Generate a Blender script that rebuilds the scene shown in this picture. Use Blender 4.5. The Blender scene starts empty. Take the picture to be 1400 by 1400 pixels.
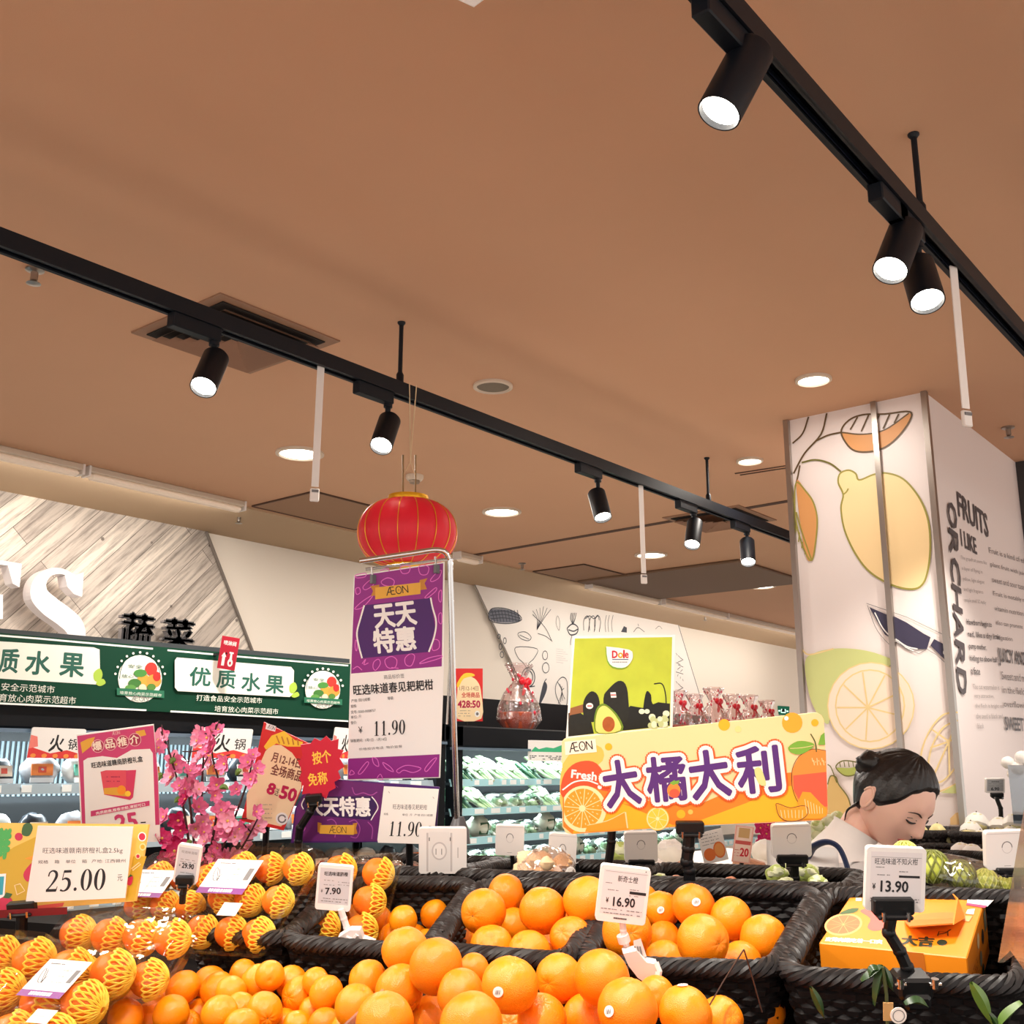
import bpy, math, random
import numpy as np
from mathutils import Vector, Matrix, noise as mnoise

# ------------------------------------------------------------------ camera
FPX = 1474.8
PITCH, ROLL, YAW = [math.radians(a) for a in (13.44, 0.12, 50.86)]
EYE = 1.45
CF = Vector((math.sin(YAW)*math.cos(PITCH), math.cos(YAW)*math.cos(PITCH), math.sin(PITCH)))
_r0 = Vector((math.cos(YAW), -math.sin(YAW), 0))
_u0 = _r0.cross(CF)
CR = _r0*math.cos(ROLL) + _u0*math.sin(ROLL)
CU = _u0*math.cos(ROLL) - _r0*math.sin(ROLL)
CAM = Vector((0, 0, EYE))
scene = bpy.context.scene
COL = scene.collection
_c = bpy.data.cameras.new('camera')
_c.sensor_width = 36
_c.lens = FPX/1400*36
_c.clip_start = 0.05
cam = bpy.data.objects.new('camera', _c)
COL.objects.link(cam)
cam.matrix_world = Matrix(((CR.x, CU.x, -CF.x, 0), (CR.y, CU.y, -CF.y, 0), (CR.z, CU.z, -CF.z, EYE), (0, 0, 0, 1)))
scene.camera = cam

# ------------------------------------------------------------------ world, exposure, large lights
w = bpy.data.worlds.new('store_ambient')
scene.world = w
w.use_nodes = True
w.node_tree.nodes['Background'].inputs[0].default_value = (1.0, 0.94, 0.885, 1)
w.node_tree.nodes['Background'].inputs[1].default_value = 1.18
vs = scene.view_settings
vs.view_transform = 'Standard'
vs.look = 'None'
vs.gamma = 1
vs.use_curve_mapping = False
vs.exposure = 0.25
try:
    scene.cycles.max_bounces = 8
    scene.cycles.transparent_max_bounces = 24
    scene.cycles.sample_clamp_indirect = 4
    scene.cycles.use_denoising = True
except Exception:
    pass

def area(name, loc, direction, sx, sy, power, color=(1, .95, .9)):
    l = bpy.data.lights.new(name, 'AREA')
    l.shape = 'RECTANGLE'
    l.size, l.size_y, l.energy, l.color = sx, sy, power, color
    o = bpy.data.objects.new(name, l)
    COL.objects.link(o)
    o.location = loc
    o.rotation_euler = Vector(direction).to_track_quat('-Z', 'Y').to_euler()
    return o
# LED strips under the canopies of the two chillers
area('case_led', (3.3, 5.38, 1.60), (0, .35, -1), 4.2, .06, 60, (.86, .97, 1))
area('case_led', (8.3, 5.38, 1.60), (0, .35, -1), 5.0, .06, 32, (.82, .98, 1))
area('case_led', (3.3, 5.36, 1.30), (0, .5, -1), 4.2, .05, 26, (.86, .97, 1))
area('case_led', (8.3, 5.36, 1.33), (0, .5, -1), 5.0, .05, 11, (.82, .98, 1))
area('case_led', (8.3, 5.36, 1.12), (0, .5, -1), 5.0, .05, 11, (.82, .98, 1))
area('case_led', (8.3, 5.36, .93), (0, .5, -1), 5.0, .05, 14, (.82, .98, 1))
SPOT_W = 30
DOWN_W = 38

# ------------------------------------------------------------------ pixel <-> place
def ray(x, y):
    return CF + CR*((x-700)/FPX) - CU*((y-700)/FPX)
def dep(x, y, t):
    return CAM + ray(x, y)*t
def onp(x, y, p0, n):
    d = ray(x, y)
    return CAM + d*((p0-CAM).dot(n)/d.dot(n))
def onz(x, y, z):
    return onp(x, y, Vector((0, 0, z)), Vector((0, 0, 1)))
def onx(x, y, X):
    return onp(x, y, Vector((X, 0, 0)), Vector((1, 0, 0)))
def ony(x, y, Y):
    return onp(x, y, Vector((0, Y, 0)), Vector((0, 1, 0)))
# the fruit stand's own axes: UA runs along it, VA up its slope away from the aisle
_a = math.radians(17)
UA = Vector((math.sin(_a), -math.cos(_a), 0))
VA = Vector((math.cos(_a), math.sin(_a), 0))
ZA = Vector((0, 0, 1))
def uv(u, v, z):
    return UA*u + VA*v + ZA*z
def zr(v):
    return 1.17 + .2*(v-1.66)          # height of the basket rims

# ------------------------------------------------------------------ materials
MATS = {}
def s2l(c):
    return tuple(((x/255/12.92) if x/255 <= .04045 else ((x/255+.055)/1.055)**2.4) for x in c)
def mat(name, rgb, rough=.5, metal=0, spec=.5, emit=None, es=1, bump=0, bscale=40, var=0, vscale=8, trans=0, sss=0, alpha=1):
    """rgb 0-255 sRGB"""
    if name in MATS:
        return MATS[name]
    m = bpy.data.materials.new(name)
    m.use_nodes = True
    nt = m.node_tree
    b = nt.nodes['Principled BSDF']
    c = s2l(rgb)
    b.inputs['Base Color'].default_value = (*c, 1)
    b.inputs['Roughness'].default_value = rough
    b.inputs['Metallic'].default_value = metal
    b.inputs['Specular IOR Level'].default_value = spec
    if sss:
        b.inputs['Subsurface Weight'].default_value = sss
        b.inputs['Subsurface Radius'].default_value = (.02, .008, .003)
        b.inputs['Subsurface Scale'].default_value = .5
    if trans:
        b.inputs['Transmission Weight'].default_value = trans
    if emit:
        b.inputs['Emission Color'].default_value = (*s2l(emit), 1)
        b.inputs['Emission Strength'].default_value = es
    if bump or var:
        tc = nt.nodes.new('ShaderNodeTexCoord')
    if bump:
        n = nt.nodes.new('ShaderNodeTexNoise'); n.inputs['Scale'].default_value = bscale
        n.inputs['Detail'].default_value = 3
        bp = nt.nodes.new('ShaderNodeBump'); bp.inputs['Strength'].default_value = bump; bp.inputs['Distance'].default_value = .002
        nt.links.new(tc.outputs['Object'], n.inputs['Vector'])
        nt.links.new(n.outputs['Fac'], bp.inputs['Height'])
        nt.links.new(bp.outputs['Normal'], b.inputs['Normal'])
    if var:
        n = nt.nodes.new('ShaderNodeTexNoise'); n.inputs['Scale'].default_value = vscale
        n.inputs['Detail'].default_value = 4
        mx = nt.nodes.new('ShaderNodeMix'); mx.data_type = 'RGBA'
        mx.inputs['A'].default_value = (*[x*(1-var) for x in c], 1)
        mx.inputs['B'].default_value = (*[min(1, x*(1+var)) for x in c], 1)
        nt.links.new(tc.outputs['Object'], n.inputs['Vector'])
        nt.links.new(n.outputs['Fac'], mx.inputs['Factor'])
        nt.links.new(mx.outputs['Result'], b.inputs['Base Color'])
    MATS[name] = m
    return m
def film(name, tint=(255, 250, 245), gloss=.22, rough=.12, bump=0, bscale=30, haze=0):
    """thin clear plastic: see-through with a glossy coat"""
    if name in MATS:
        return MATS[name]
    m = bpy.data.materials.new(name)
    m.use_nodes = True
    nt = m.node_tree
    nt.nodes.remove(nt.nodes['Principled BSDF'])
    out = nt.nodes['Material Output']
    t = nt.nodes.new('ShaderNodeBsdfTransparent'); t.inputs[0].default_value = (*s2l(tint), 1)
    g = nt.nodes.new('ShaderNodeBsdfGlossy'); g.inputs['Roughness'].default_value = rough
    lw = nt.nodes.new('ShaderNodeLayerWeight'); lw.inputs[0].default_value = .35
    mr = nt.nodes.new('ShaderNodeMapRange'); mr.inputs['To Min'].default_value = gloss*.25; mr.inputs['To Max'].default_value = min(1, gloss*2.2)
    mx = nt.nodes.new('ShaderNodeMixShader')
    nt.links.new(lw.outputs['Facing'], mr.inputs['Value'])
    nt.links.new(mr.outputs['Result'], mx.inputs[0])
    nt.links.new(t.outputs[0], mx.inputs[1])
    nt.links.new(g.outputs[0], mx.inputs[2])
    last = mx
    if haze:
        d = nt.nodes.new('ShaderNodeBsdfDiffuse'); d.inputs[0].default_value = (.9, .88, .86, 1)
        m2 = nt.nodes.new('ShaderNodeMixShader'); m2.inputs[0].default_value = haze
        nt.links.new(mx.outputs[0], m2.inputs[1]); nt.links.new(d.outputs[0], m2.inputs[2])
        last = m2
    if bump:
        tc = nt.nodes.new('ShaderNodeTexCoord')
        n = nt.nodes.new('ShaderNodeTexNoise'); n.inputs['Scale'].default_value = bscale
        bp = nt.nodes.new('ShaderNodeBump'); bp.inputs['Strength'].default_value = bump; bp.inputs['Distance'].default_value = .01
        nt.links.new(tc.outputs['Object'], n.inputs['Vector']); nt.links.new(n.outputs['Fac'], bp.inputs['Height'])
        nt.links.new(bp.outputs['Normal'], g.inputs['Normal'])
    nt.links.new(last.outputs[0], out.inputs[0])
    MATS[name] = m
    return m

# ------------------------------------------------------------------ mesh builder
MW = {}                                   # world matrix of every root built here
def cat_rom(pts, k=6, closed=False):
    pts = [Vector(p) for p in pts]
    n = len(pts)
    if n < 3:
        return pts
    out = []
    rng = range(n) if closed else range(n-1)
    for i in rng:
        if closed:
            p0, p1, p2, p3 = pts[i-1], pts[i], pts[(i+1) % n], pts[(i+2) % n]
        else:
            p1, p2 = pts[i], pts[i+1]
            p0 = pts[i-1] if i else p1*2-p2
            p3 = pts[i+2] if i+2 < n else p2*2-p1
        for j in range(k):
            t = j/k
            out.append(.5*((2*p1)+(p2-p0)*t+(2*p0-5*p1+4*p2-p3)*t*t+(3*p1-p0-3*p2+p3)*t**3))
    if not closed:
        out.append(pts[-1])
    return out
class MB:
    def __init__(s):
        s.v, s.f, s.m, s.mats = [], [], [], []
    def mi(s, m):
        if m not in s.mats:
            s.mats.append(m)
        return s.mats.index(m)
    def add(s, vs_, fs, m):
        o = len(s.v)
        s.v += [Vector(x) for x in vs_]
        i = s.mi(m)
        for f in fs:
            s.f.append([o+k for k in f]); s.m.append(i)
        return s
    def hull8(s, P, m):                    # 8 points: bottom loop 0-3, top loop 4-7
        return s.add(P, [(3, 2, 1, 0), (4, 5, 6, 7), (0, 1, 5, 4), (1, 2, 6, 5), (2, 3, 7, 6), (3, 0, 4, 7)], m)
    def box(s, c, d, m, M=None, bev=0):
        hx, hy, hz = d[0]/2, d[1]/2, d[2]/2
        if bev:
            b = min(bev, hx*.9, hy*.9, hz*.9)
            P = []
            lv = [(-hz, b), (-hz+b, 0), (hz-b, 0), (hz, b)]
            for z, i in lv:
                x, y = hx-i, hy-i
                k = b if not i else b*.5
                P += [(-x+k, -y, z), (x-k, -y, z), (x, -y+k, z), (x, y-k, z), (x-k, y, z), (-x+k, y, z), (-x, y-k, z), (-x, -y+k, z)]
            F = [tuple(range(7, -1, -1)), tuple(range(24, 32))]
            for a in range(3):
                for i in range(8):
                    j = (i+1) % 8
                    F.append((a*8+i, a*8+j, a*8+8+j, a*8+8+i))
        else:
            P = [(-hx, -hy, -hz), (hx, -hy, -hz), (hx, hy, -hz), (-hx, hy, -hz), (-hx, -hy, hz), (hx, -hy, hz), (hx, hy, hz), (-hx, hy, hz)]
            F = [(3, 2, 1, 0), (4, 5, 6, 7), (0, 1, 5, 4), (1, 2, 6, 5), (2, 3, 7, 6), (3, 0, 4, 7)]
        P = [Vector(p)+Vector(c) for p in P]
        if M is not None:
            P = [M @ p for p in P]
        return s.add(P, F, m)
    def tube(s, pts, r, m, n=8, closed=False, flat=1):
        pts = [Vector(p) for p in pts]
        N = len(pts)
        rs = r if isinstance(r, (list, tuple)) else [r]*N
        P = []
        up = None
        for i in range(N):
            if closed:
                t = pts[(i+1) % N]-pts[i-1]
            else:
                t = pts[min(i+1, N-1)]-pts[max(i-1, 0)]
            if t.length < 1e-9:
                t = Vector((0, 0, 1))
            t.normalize()
            if up is None:
                up = Vector((0, 0, 1)) if abs(t.z) < .9 else Vector((1, 0, 0))
            a = up - t*up.dot(t)
            if a.length < 1e-6:
                a = Vector((1, 0, 0)) - t*t.x
            a.normalize()
            up = a
            b = t.cross(a)
            for k in range(n):
                q = 2*math.pi*k/n
                P.append(pts[i]+(a*math.cos(q)*flat+b*math.sin(q))*rs[i])
        F = []
        for i in range(N if closed else N-1):
            j = (i+1) % N
            for k in range(n):
                l = (k+1) % n
                F.append((i*n+k, i*n+l, j*n+l, j*n+k))
        if not closed:
            F.append(tuple(range(n-1, -1, -1)))
            F.append(tuple((N-1)*n+k for k in range(n)))
        return s.add(P, F, m)
    def lathe(s, prof, m, n=32, M=None, capb=True, capt=True, sx=1, sy=1, lobes=0, amp=0):
        P = []
        for r, z in prof:
            for k in range(n):
                q = 2*math.pi*k/n
                rr = r*(1+amp*math.cos(lobes*q)) if lobes else r
                P.append(Vector((rr*math.cos(q)*sx, rr*math.sin(q)*sy, z)))
        F = []
        L = len(prof)
        for i in range(L-1):
            for k in range(n):
                l = (k+1) % n
                F.append((i*n+k, i*n+l, i*n+n+l, i*n+n+k))
        if capb and prof[0][0] > 1e-6:
            F.append(tuple(range(n-1, -1, -1)))
        if capt and prof[-1][0] > 1e-6:
            F.append(tuple((L-1)*n+k for k in range(n)))
        if M is not None:
            P = [M @ p for p in P]
        return s.add(P, F, m)
    def ball(s, c, r, m, nu=16, nv=10, sc=(1, 1, 1), jit=0, fr=4, seed=0, R=None):
        P, F = [], []
        for i in range(nv+1):
            th = math.pi*i/nv
            for k in range(nu):
                q = 2*math.pi*k/nu
                d = Vector((math.sin(th)*math.cos(q), math.sin(th)*math.sin(q), math.cos(th)))
                rr = r
                if jit:
                    rr *= 1+jit*mnoise.noise(d*fr+Vector((seed*7.3, seed*3.1, 0)))
                p = Vector((d.x*sc[0], d.y*sc[1], d.z*sc[2]))*rr
                if R is not None:
                    p = R @ p
                P.append(Vector(c)+p)
        for i in range(nv):
            for k in range(nu):
                l = (k+1) % nu
                F.append((i*nu+k, i*nu+nu+k, i*nu+nu+l, i*nu+l))
        return s.add(P, F, m)
    def prism(s, pts, h, m, M):            # 2-D outline in M's xy plane, extruded z 0..h
        n = len(pts)
        P = [M @ Vector((p[0], p[1], 0)) for p in pts]+[M @ Vector((p[0], p[1], h)) for p in pts]
        F = [tuple(range(n-1, -1, -1)), tuple(range(n, 2*n))]
        for i in range(n):
            j = (i+1) % n
            F.append((i, j, n+j, n+i))
        return s.add(P, F, m)
    def build(s, name, parent=None, smooth=False, origin=None, M=None, ang=40):
        """vertices are in world space; M or origin gives a root its own frame"""
        W = MW.get(parent.name, Matrix()) if parent else (M if M is not None else Matrix.Translation(Vector(origin) if origin is not None else s.base()))
        I = W.inverted()
        me = bpy.data.meshes.new(name)
        me.from_pydata([tuple(I @ x) for x in s.v], [], s.f)
        for m in s.mats:
            me.materials.append(m)
        me.polygons.foreach_set('material_index', s.m)
        if smooth:
            me.polygons.foreach_set('use_smooth', [True]*len(me.polygons))
            me.set_sharp_from_angle(angle=math.radians(ang))
        me.update()
        o = bpy.data.objects.new(name, me)
        COL.objects.link(o)
        if parent:
            o.parent = parent
        else:
            o.matrix_world = W
        MW[o.name] = W
        return o
    def base(s):
        lo = [min(p[i] for p in s.v) for i in range(3)]
        hi = [max(p[i] for p in s.v) for i in range(3)]
        return Vector(((lo[0]+hi[0])/2, (lo[1]+hi[1])/2, lo[2]))

def tag(o, label, cat, group=None, kind=None):
    if label:
        o['label'] = label
    if cat:
        o['category'] = cat
    if group:
        o['group'] = group
    if kind:
        o['kind'] = kind
    return o
def thing(name, label, cat, M=None, loc=None, group=None):
    o = bpy.data.objects.new(name, None)
    o.empty_display_size = .05
    COL.objects.link(o)
    W = M if M is not None else Matrix.Translation(Vector(loc))
    o.matrix_world = W
    MW[o.name] = W
    return tag(o, label, cat, group)
def struct(o):
    o['kind'] = 'structure'
    return o
def copy_tree(o, M, label=None, group=None):
    def rec(a, par):
        c = a.copy()
        COL.objects.link(c)
        if par:
            c.parent = par
        for ch in [x for x in a.children]:
            rec(ch, c)
        return c
    r = rec(o, None)
    r.matrix_world = M
    MW[r.name] = M
    if label:
        r['label'] = label
    if group:
        r['group'] = group
    return r
def frame(origin, ex, ey):
    ex = Vector(ex).normalized()
    ey = Vector(ey)
    ey = (ey-ex*ey.dot(ex)).normalized()
    n = ex.cross(ey)
    return Matrix(((ex.x, ey.x, n.x, origin[0]), (ex.y, ey.y, n.y, origin[1]), (ex.z, ey.z, n.z, origin[2]), (0, 0, 0, 1)))

# ------------------------------------------------------------------ lettering
_TXT = {}
def glyphs(t):
    if t not in _TXT:
        c = bpy.data.curves.new('lettering', 'FONT')
        c.body = t
        c.resolution_u = 2
        o = bpy.data.objects.new('lettering', c)
        COL.objects.link(o)
        me = bpy.data.meshes.new_from_object(o.evaluated_get(bpy.context.evaluated_depsgraph_get()))
        V = [(p.co.x, p.co.y) for p in me.vertices]
        Fc = [tuple(p.vertices) for p in me.polygons]
        bpy.data.objects.remove(o); bpy.data.curves.remove(c); bpy.data.meshes.remove(me)
        xs = [p[0] for p in V] or [0, 1]; ys = [p[1] for p in V] or [0, 1]
        _TXT[t] = (V, Fc, min(xs), max(xs), min(ys), max(ys))
    return _TXT[t]
def arc(cx, cy, rx, ry, a0, a1, n=14):
    return [(cx+rx*math.cos(math.radians(a0+(a1-a0)*i/n)), cy+ry*math.sin(math.radians(a0+(a1-a0)*i/n))) for i in range(n+1)]
SERIF = {                                   # thick-and-thin numerals: list of (path, widths) in a .5 x .7 cell
    '1': [([(.13, .58), (.2, .62), (.26, .68)], [.02, .03, .03]), ([(.26, .69), (.26, .02)], [.11, .11]), ([(.12, .012), (.4, .012)], [.024, .024])],
    '2': [([(.08, .5), (.11, .62), (.22, .68), (.34, .63), (.38, .52), (.33, .38), (.2, .2), (.06, .05)], [.05, .05, .05, .09, .11, .09, .05, .05]), ([(.04, .045), (.42, .045)], [.09, .09]), ([(.41, .02), (.45, .17)], [.04, .02])],
    '5': [([(.14, .645), (.42, .645)], [.085, .085]), ([(.15, .66), (.11, .37)], [.03, .03]), ([(.11, .37), (.22, .42), (.35, .36), (.39, .22), (.33, .08), (.2, .015), (.07, .05)], [.03, .06, .1, .12, .09, .04, .07])],
    '9': [([(.40, .46), (.39, .27), (.3, .1), (.1, .012)], [.11, .11, .07, .025])],
}
class Board(MB):
    """a printed panel: everything drawn on it stays on its plane"""
    EPS = .00005
    def __init__(s, TL, TR, BL, t, M=None, wh=None):
        super().__init__()
        if M is None:
            tt = t if isinstance(t, (tuple, list)) else (t, t, t)
            a, b, c = dep(*TL, tt[0]), dep(*TR, tt[1]), dep(*BL, tt[2])
            ex = (b-a); s.w = ex.length; ex.normalize()
            ey = a-c; ey = ey-ex*ey.dot(ex); s.h = ey.length; ey.normalize()
            s.M = frame(a+ex*s.w/2-ey*s.h/2, ex, ey)
        else:
            s.M = M; s.w, s.h = wh
        s.n = s.M.to_3x3() @ Vector((0, 0, 1))
        s.o = s.M.translation.copy()
        s.I = s.M.inverted()
        s.k = 0
        s.t2 = 0
        s.ppx = s.w/max(1e-6, (Vector(TR)-Vector(TL)).length) if TL else 1
    def P(s, p):
        q = s.I @ onp(p[0], p[1], s.o+s.n*s.t2, s.n)
        return (q.x, q.y)
    def N(s, p):
        return ((p[0]-.5)*s.w, (.5-p[1])*s.h)
    def loc(s, pts, sp):
        return [s.P(p) if sp == 'p' else s.N(p) if sp == 'n' else (p[0], p[1]) for p in pts]
    def up(s):
        s.k += 1
        return s.t2 + s.k*s.EPS
    def W3(s, pts, z):
        return [s.M @ Vector((p[0], p[1], z)) for p in pts]
    def body(s, th, m, rad=0, outline=None, sp='p', back=None):
        if outline is None:
            x, y = s.w/2, s.h/2
            if rad:
                o = []
                for cx, cy, a in ((x-rad, y-rad, 0), (-x+rad, y-rad, 90), (-x+rad, -y+rad, 180), (x-rad, -y+rad, 270)):
                    o += arc(cx, cy, rad, rad, a, a+90, 5)
            else:
                o = [(-x, -y), (x, -y), (x, y), (-x, y)]
        else:
            o = s.loc(outline, sp)
        s.out = o
        s.prism(o, th, m, s.M @ Matrix.Translation((0, 0, -th/2)))
        s.t2 = th/2
        return s
    def poly(s, pts, m, sp='p', sm=0, k=None):
        q = s.loc(pts, sp)
        if sm:
            q = [(p.x, p.y) for p in cat_rom([(a, b, 0) for a, b in q], sm, True)]
        A = sum(q[i-1][0]*q[i][1]-q[i][0]*q[i-1][1] for i in range(len(q)))
        if A < 0:
            q = q[::-1]
        z = s.up() if k is None else s.t2+k*s.EPS
        s.add(s.W3(q, z), [tuple(range(len(q)))], m)
        return s
    def rect(s, x0, y0, x1, y1, m, sp='n', rad=0):
        if rad:
            q = []
            (ax, ay), (bx, by) = s.loc([(x0, y0), (x1, y1)], sp)
            ax, bx, ay, by = min(ax, bx), max(ax, bx), min(ay, by), max(ay, by)
            for cx, cy, a in ((bx-rad, by-rad, 0), (ax+rad, by-rad, 90), (ax+rad, ay+rad, 180), (bx-rad, ay+rad, 270)):
                q += arc(cx, cy, rad, rad, a, a+90, 4)
            return s.poly(q, m, 'l')
        return s.poly([(x0, y0), (x1, y0), (x1, y1), (x0, y1)], m, sp)
    def ell(s, cx, cy, rx, ry, m, sp='p', n=28, rot=0):
        c, d = math.cos(math.radians(rot)), math.sin(math.radians(rot))
        pts = [(cx+rx*math.cos(q)*c-ry*math.sin(q)*d, cy+rx*math.cos(q)*d+ry*math.sin(q)*c) for q in [2*math.pi*i/n for i in range(n)]]
        return s.poly(pts, m, sp)
    def stroke(s, pts, wd, m, sp='p', closed=False, sm=0, k=None):
        """wd: width, or list of widths, in pixels for 'p', in metres otherwise"""
        q = [Vector((a, b, 0)) for a, b in s.loc(pts, sp)]
        ws = list(wd) if isinstance(wd, (list, tuple)) else [wd]*len(q)
        if sp == 'p':
            ws = [x*s.ppx for x in ws]
        if sm:
            ws2 = []
            nn = len(q)
            for i in range(nn if closed else nn-1):
                for j in range(sm):
                    ws2.append(ws[i]+(ws[(i+1) % nn]-ws[i])*j/sm)
            if not closed:
                ws2.append(ws[-1])
            q = cat_rom(q, sm, closed); ws = ws2
        n = len(q)
        A = []
        for i in range(n):
            t = (q[(i+1) % n]-q[i-1]) if closed else q[min(i+1, n-1)]-q[max(i-1, 0)]
            t.normalize()
            nn = Vector((-t.y, t.x, 0))*ws[i]/2
            A += [q[i]+nn, q[i]-nn]
        z = s.up() if k is None else s.t2+k*s.EPS
        F = [(2*i+1, 2*((i+1) % n)+1, 2*((i+1) % n), 2*i) for i in range(n if closed else n-1)]
        s.add(s.W3(A, z), F, m)
        return s
    def glyph_pts(s, V, bb, p0, p1, h, sh=0):
        x0, x1, y0, y1 = bb
        a, b = Vector(p0), Vector(p1)
        e = (b-a).normalized(); f = Vector((-e.y, e.x)); L = (b-a).length
        out = []
        for x, y in V:
            fy = (y-y0)/max(1e-6, y1-y0)*h
            q = a+e*((x-x0)/max(1e-6, x1-x0)*L+sh*fy)+f*fy
            out.append((q.x, q.y))
        return out
    def text(s, t, p0, p1, h, m, bold=0, sp='p', sh=0, nb=8, base=None):
        """lettering whose inked box runs from p0 to p1 (baseline) and is h tall"""
        V, F, x0, x1, y0, y1 = glyphs(t)
        if base is not None:
            y0, y1 = base
        a, b = s.loc([p0, p1], sp)
        hh = h*s.ppx if sp == 'p' else h*s.h if sp == 'n' else h
        q = s.glyph_pts(V, (x0, x1, y0, y1), a, b, hh, sh)
        z = s.up()
        offs = [(0, 0)]
        if bold:
            offs += [(bold*hh*math.cos(2*math.pi*i/nb), bold*hh*math.sin(2*math.pi*i/nb)) for i in range(nb)]
        for i, (dx, dy) in enumerate(offs):
            zz = z-i*s.EPS*.02
            s.add(s.W3([(x+dx, y+dy) for x, y in q], zz), F, m)
        return s
    def serif(s, t, p0, p1, h, m, sp='p', sh=.06):
        adv = {'.': .26}
        W = sum(adv.get(c, .5) for c in t)
        a, b = s.loc([p0, p1], sp)
        hh = h*s.ppx if sp == 'p' else h*s.h
        L = (Vector(b)-Vector(a)).length
        z = s.up()
        x = 0
        bb = (0, W, 0, .7)
        def put(V, F):
            s.add(s.W3(s.glyph_pts(V, bb, a, b, hh, sh), z), F, m)
        for c in t:
            def ring(cx, cy, ro, rio, n=28):
                V, F = [], []
                for i in range(n):
                    q = 2*math.pi*i/n
                    V += [(x+cx+ro[0]*math.cos(q), cy+ro[1]*math.sin(q)), (x+cx+rio[0]*math.cos(q), cy+rio[1]*math.sin(q))]
                F = [(2*i, 2*((i+1) % n), 2*((i+1) % n)+1, 2*i+1) for i in range(n)]
                put(V, F)
            if c == '0':
                ring(.25, .35, (.21, .35), (.09, .325))
            elif c == '.':
                V = [(x+.13+.06*math.cos(i*.6283), .06+.06*math.sin(i*.6283)) for i in range(10)]
                put(V, [tuple(range(10))])
            else:
                if c == '9':
                    ring(.25, .47, (.2, .225), (.09, .2))
                for path, wd in SERIF.get(c, []):
                    pts = [Vector((px, py, 0)) for px, py in path]
                    ws = list(wd)
                    if len(pts) > 2:
                        ws = [ws[min(i//5, len(ws)-2)]+(ws[min(i//5+1, len(ws)-1)]-ws[min(i//5, len(ws)-2)])*(i % 5)/5 for i in range((len(pts)-1)*5)]+[wd[-1]]
                        pts = cat_rom(pts, 5)
                    V = []
                    for i, p in enumerate(pts):
                        tt = pts[min(i+1, len(pts)-1)]-pts[max(i-1, 0)]
                        tt.normalize()
                        nn = Vector((-tt.y, tt.x, 0))*ws[i]/2
                        V += [(x+p.x+nn.x, p.y+nn.y), (x+p.x-nn.x, p.y-nn.y)]
                    put(V, [(2*i+1, 2*i+3, 2*i+2, 2*i) for i in range(len(pts)-1)])
            x += adv.get(c, .5)
        return s
    def aeon(s, p0, p1, h, m, sp='p', wd=.09):
        """the retailer's thin-line mark: slanted joined AE, O with a centre dot, N"""
        a, b = s.loc([p0, p1], sp)
        hh = h*s.ppx if sp == 'p' else h*s.h if sp == 'n' else h
        a, b = Vector(a), Vector(b)
        e = (b-a).normalized(); f = Vector((-e.y, e.x)); L = (b-a).length
        def T(x, y):
            q = a+e*x*L+f*y*hh
            return (q.x, q.y)
        z = s.k+1
        lw = wd*hh
        for P in ([(0, -.08), (.16, 1), (.36, 1)], [(.19, .98), (.22, .02), (.40, .02)], [(.2, .5), (.36, .5)], [(.06, .36), (.2, .36)], [(.74, 0), (.74, 1), (.97, 0), (.97, 1)]):
            for i in range(len(P)-1):
                s.stroke([T(*P[i]), T(*P[i+1])], lw, m, 'l', k=z)
        s.stroke([T(.56+.125*math.cos(q*.3142), .5+.5*math.sin(q*.3142)) for q in range(20)], lw, m, 'l', closed=True, k=z)
        s.stroke([T(.545, .5), T(.575, .5)], lw*1.2, m, 'l', k=z)
        s.k = z
        return s
    def lines(s, x0, y0, x1, y1, n, m, sp='p', wd=.6, seed=1, dens=.8):
        """rows of tiny illegible print, as broken dashes"""
        rnd = random.Random(seed)
        z = s.k+1
        for i in range(n):
            y = y0+(y1-y0)*(i/(max(1, n-1)))
            x = x0
            while x < x1:
                l = (x1-x0)*rnd.uniform(.03, .1)
                if rnd.random() < dens:
                    s.stroke([(x, y), (min(x1, x+l), y)], wd, m, sp, k=z)
                x += l*1.35
        s.k = z
        return s
    def done(s, name, parent=None, **kw):
        return s.build(name, parent, M=s.M, **kw) if parent is None else s.build(name, parent, **kw)
# ================================================================== MATERIALS IN USE
BLACK = mat('black_paint', (11, 17, 26), .5, spec=.3)
BLACKP = mat('black_plastic', (14, 14, 16), .4, spec=.35)
WHITEP = mat('white_plastic', (232, 226, 222), .4)
PAPER = mat('white_paper', (240, 232, 226), .6)
CREAMW = mat('cream_wall_paint', (244, 235, 222), .8)
INK = mat('black_ink', (28, 26, 30), .6)
GREYI = mat('grey_ink', (120, 116, 116), .6)
LGREY = mat('pale_grey_ink', (176, 172, 170), .6)
CHROME = mat('chrome', (215, 215, 215), .18, 1)
STEEL = mat('brushed_steel', (172, 165, 158), .32, 1)
LAMP = mat('lamp_lens', (255, 255, 255), .5, emit=(255, 246, 232), es=9)
GLOWW = mat('downlight_lens', (255, 255, 255), .5, emit=(255, 248, 238), es=5)
RED = mat('red_print', (206, 32, 48), .5)
YEL = mat('yellow_print', (250, 205, 60), .5)
ORG = mat('orange_print', (246, 150, 40), .5)
PURP = mat('purple_print', (146, 40, 134), .5)
DPURP = mat('dark_purple_print', (72, 28, 104), .5)
PINKL = mat('pink_line_print', (226, 110, 200), .5)
GOLD = mat('gold_print', (226, 170, 62), .5)
GREEN = mat('green_print', (2, 60, 41), .55, spec=.2)
WHT = mat('white_print', (244, 240, 236), .55)
CREAM = mat('cream_print', (246, 213, 156), .55)
CLEAR = film('clear_plastic')
Y = 0

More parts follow.
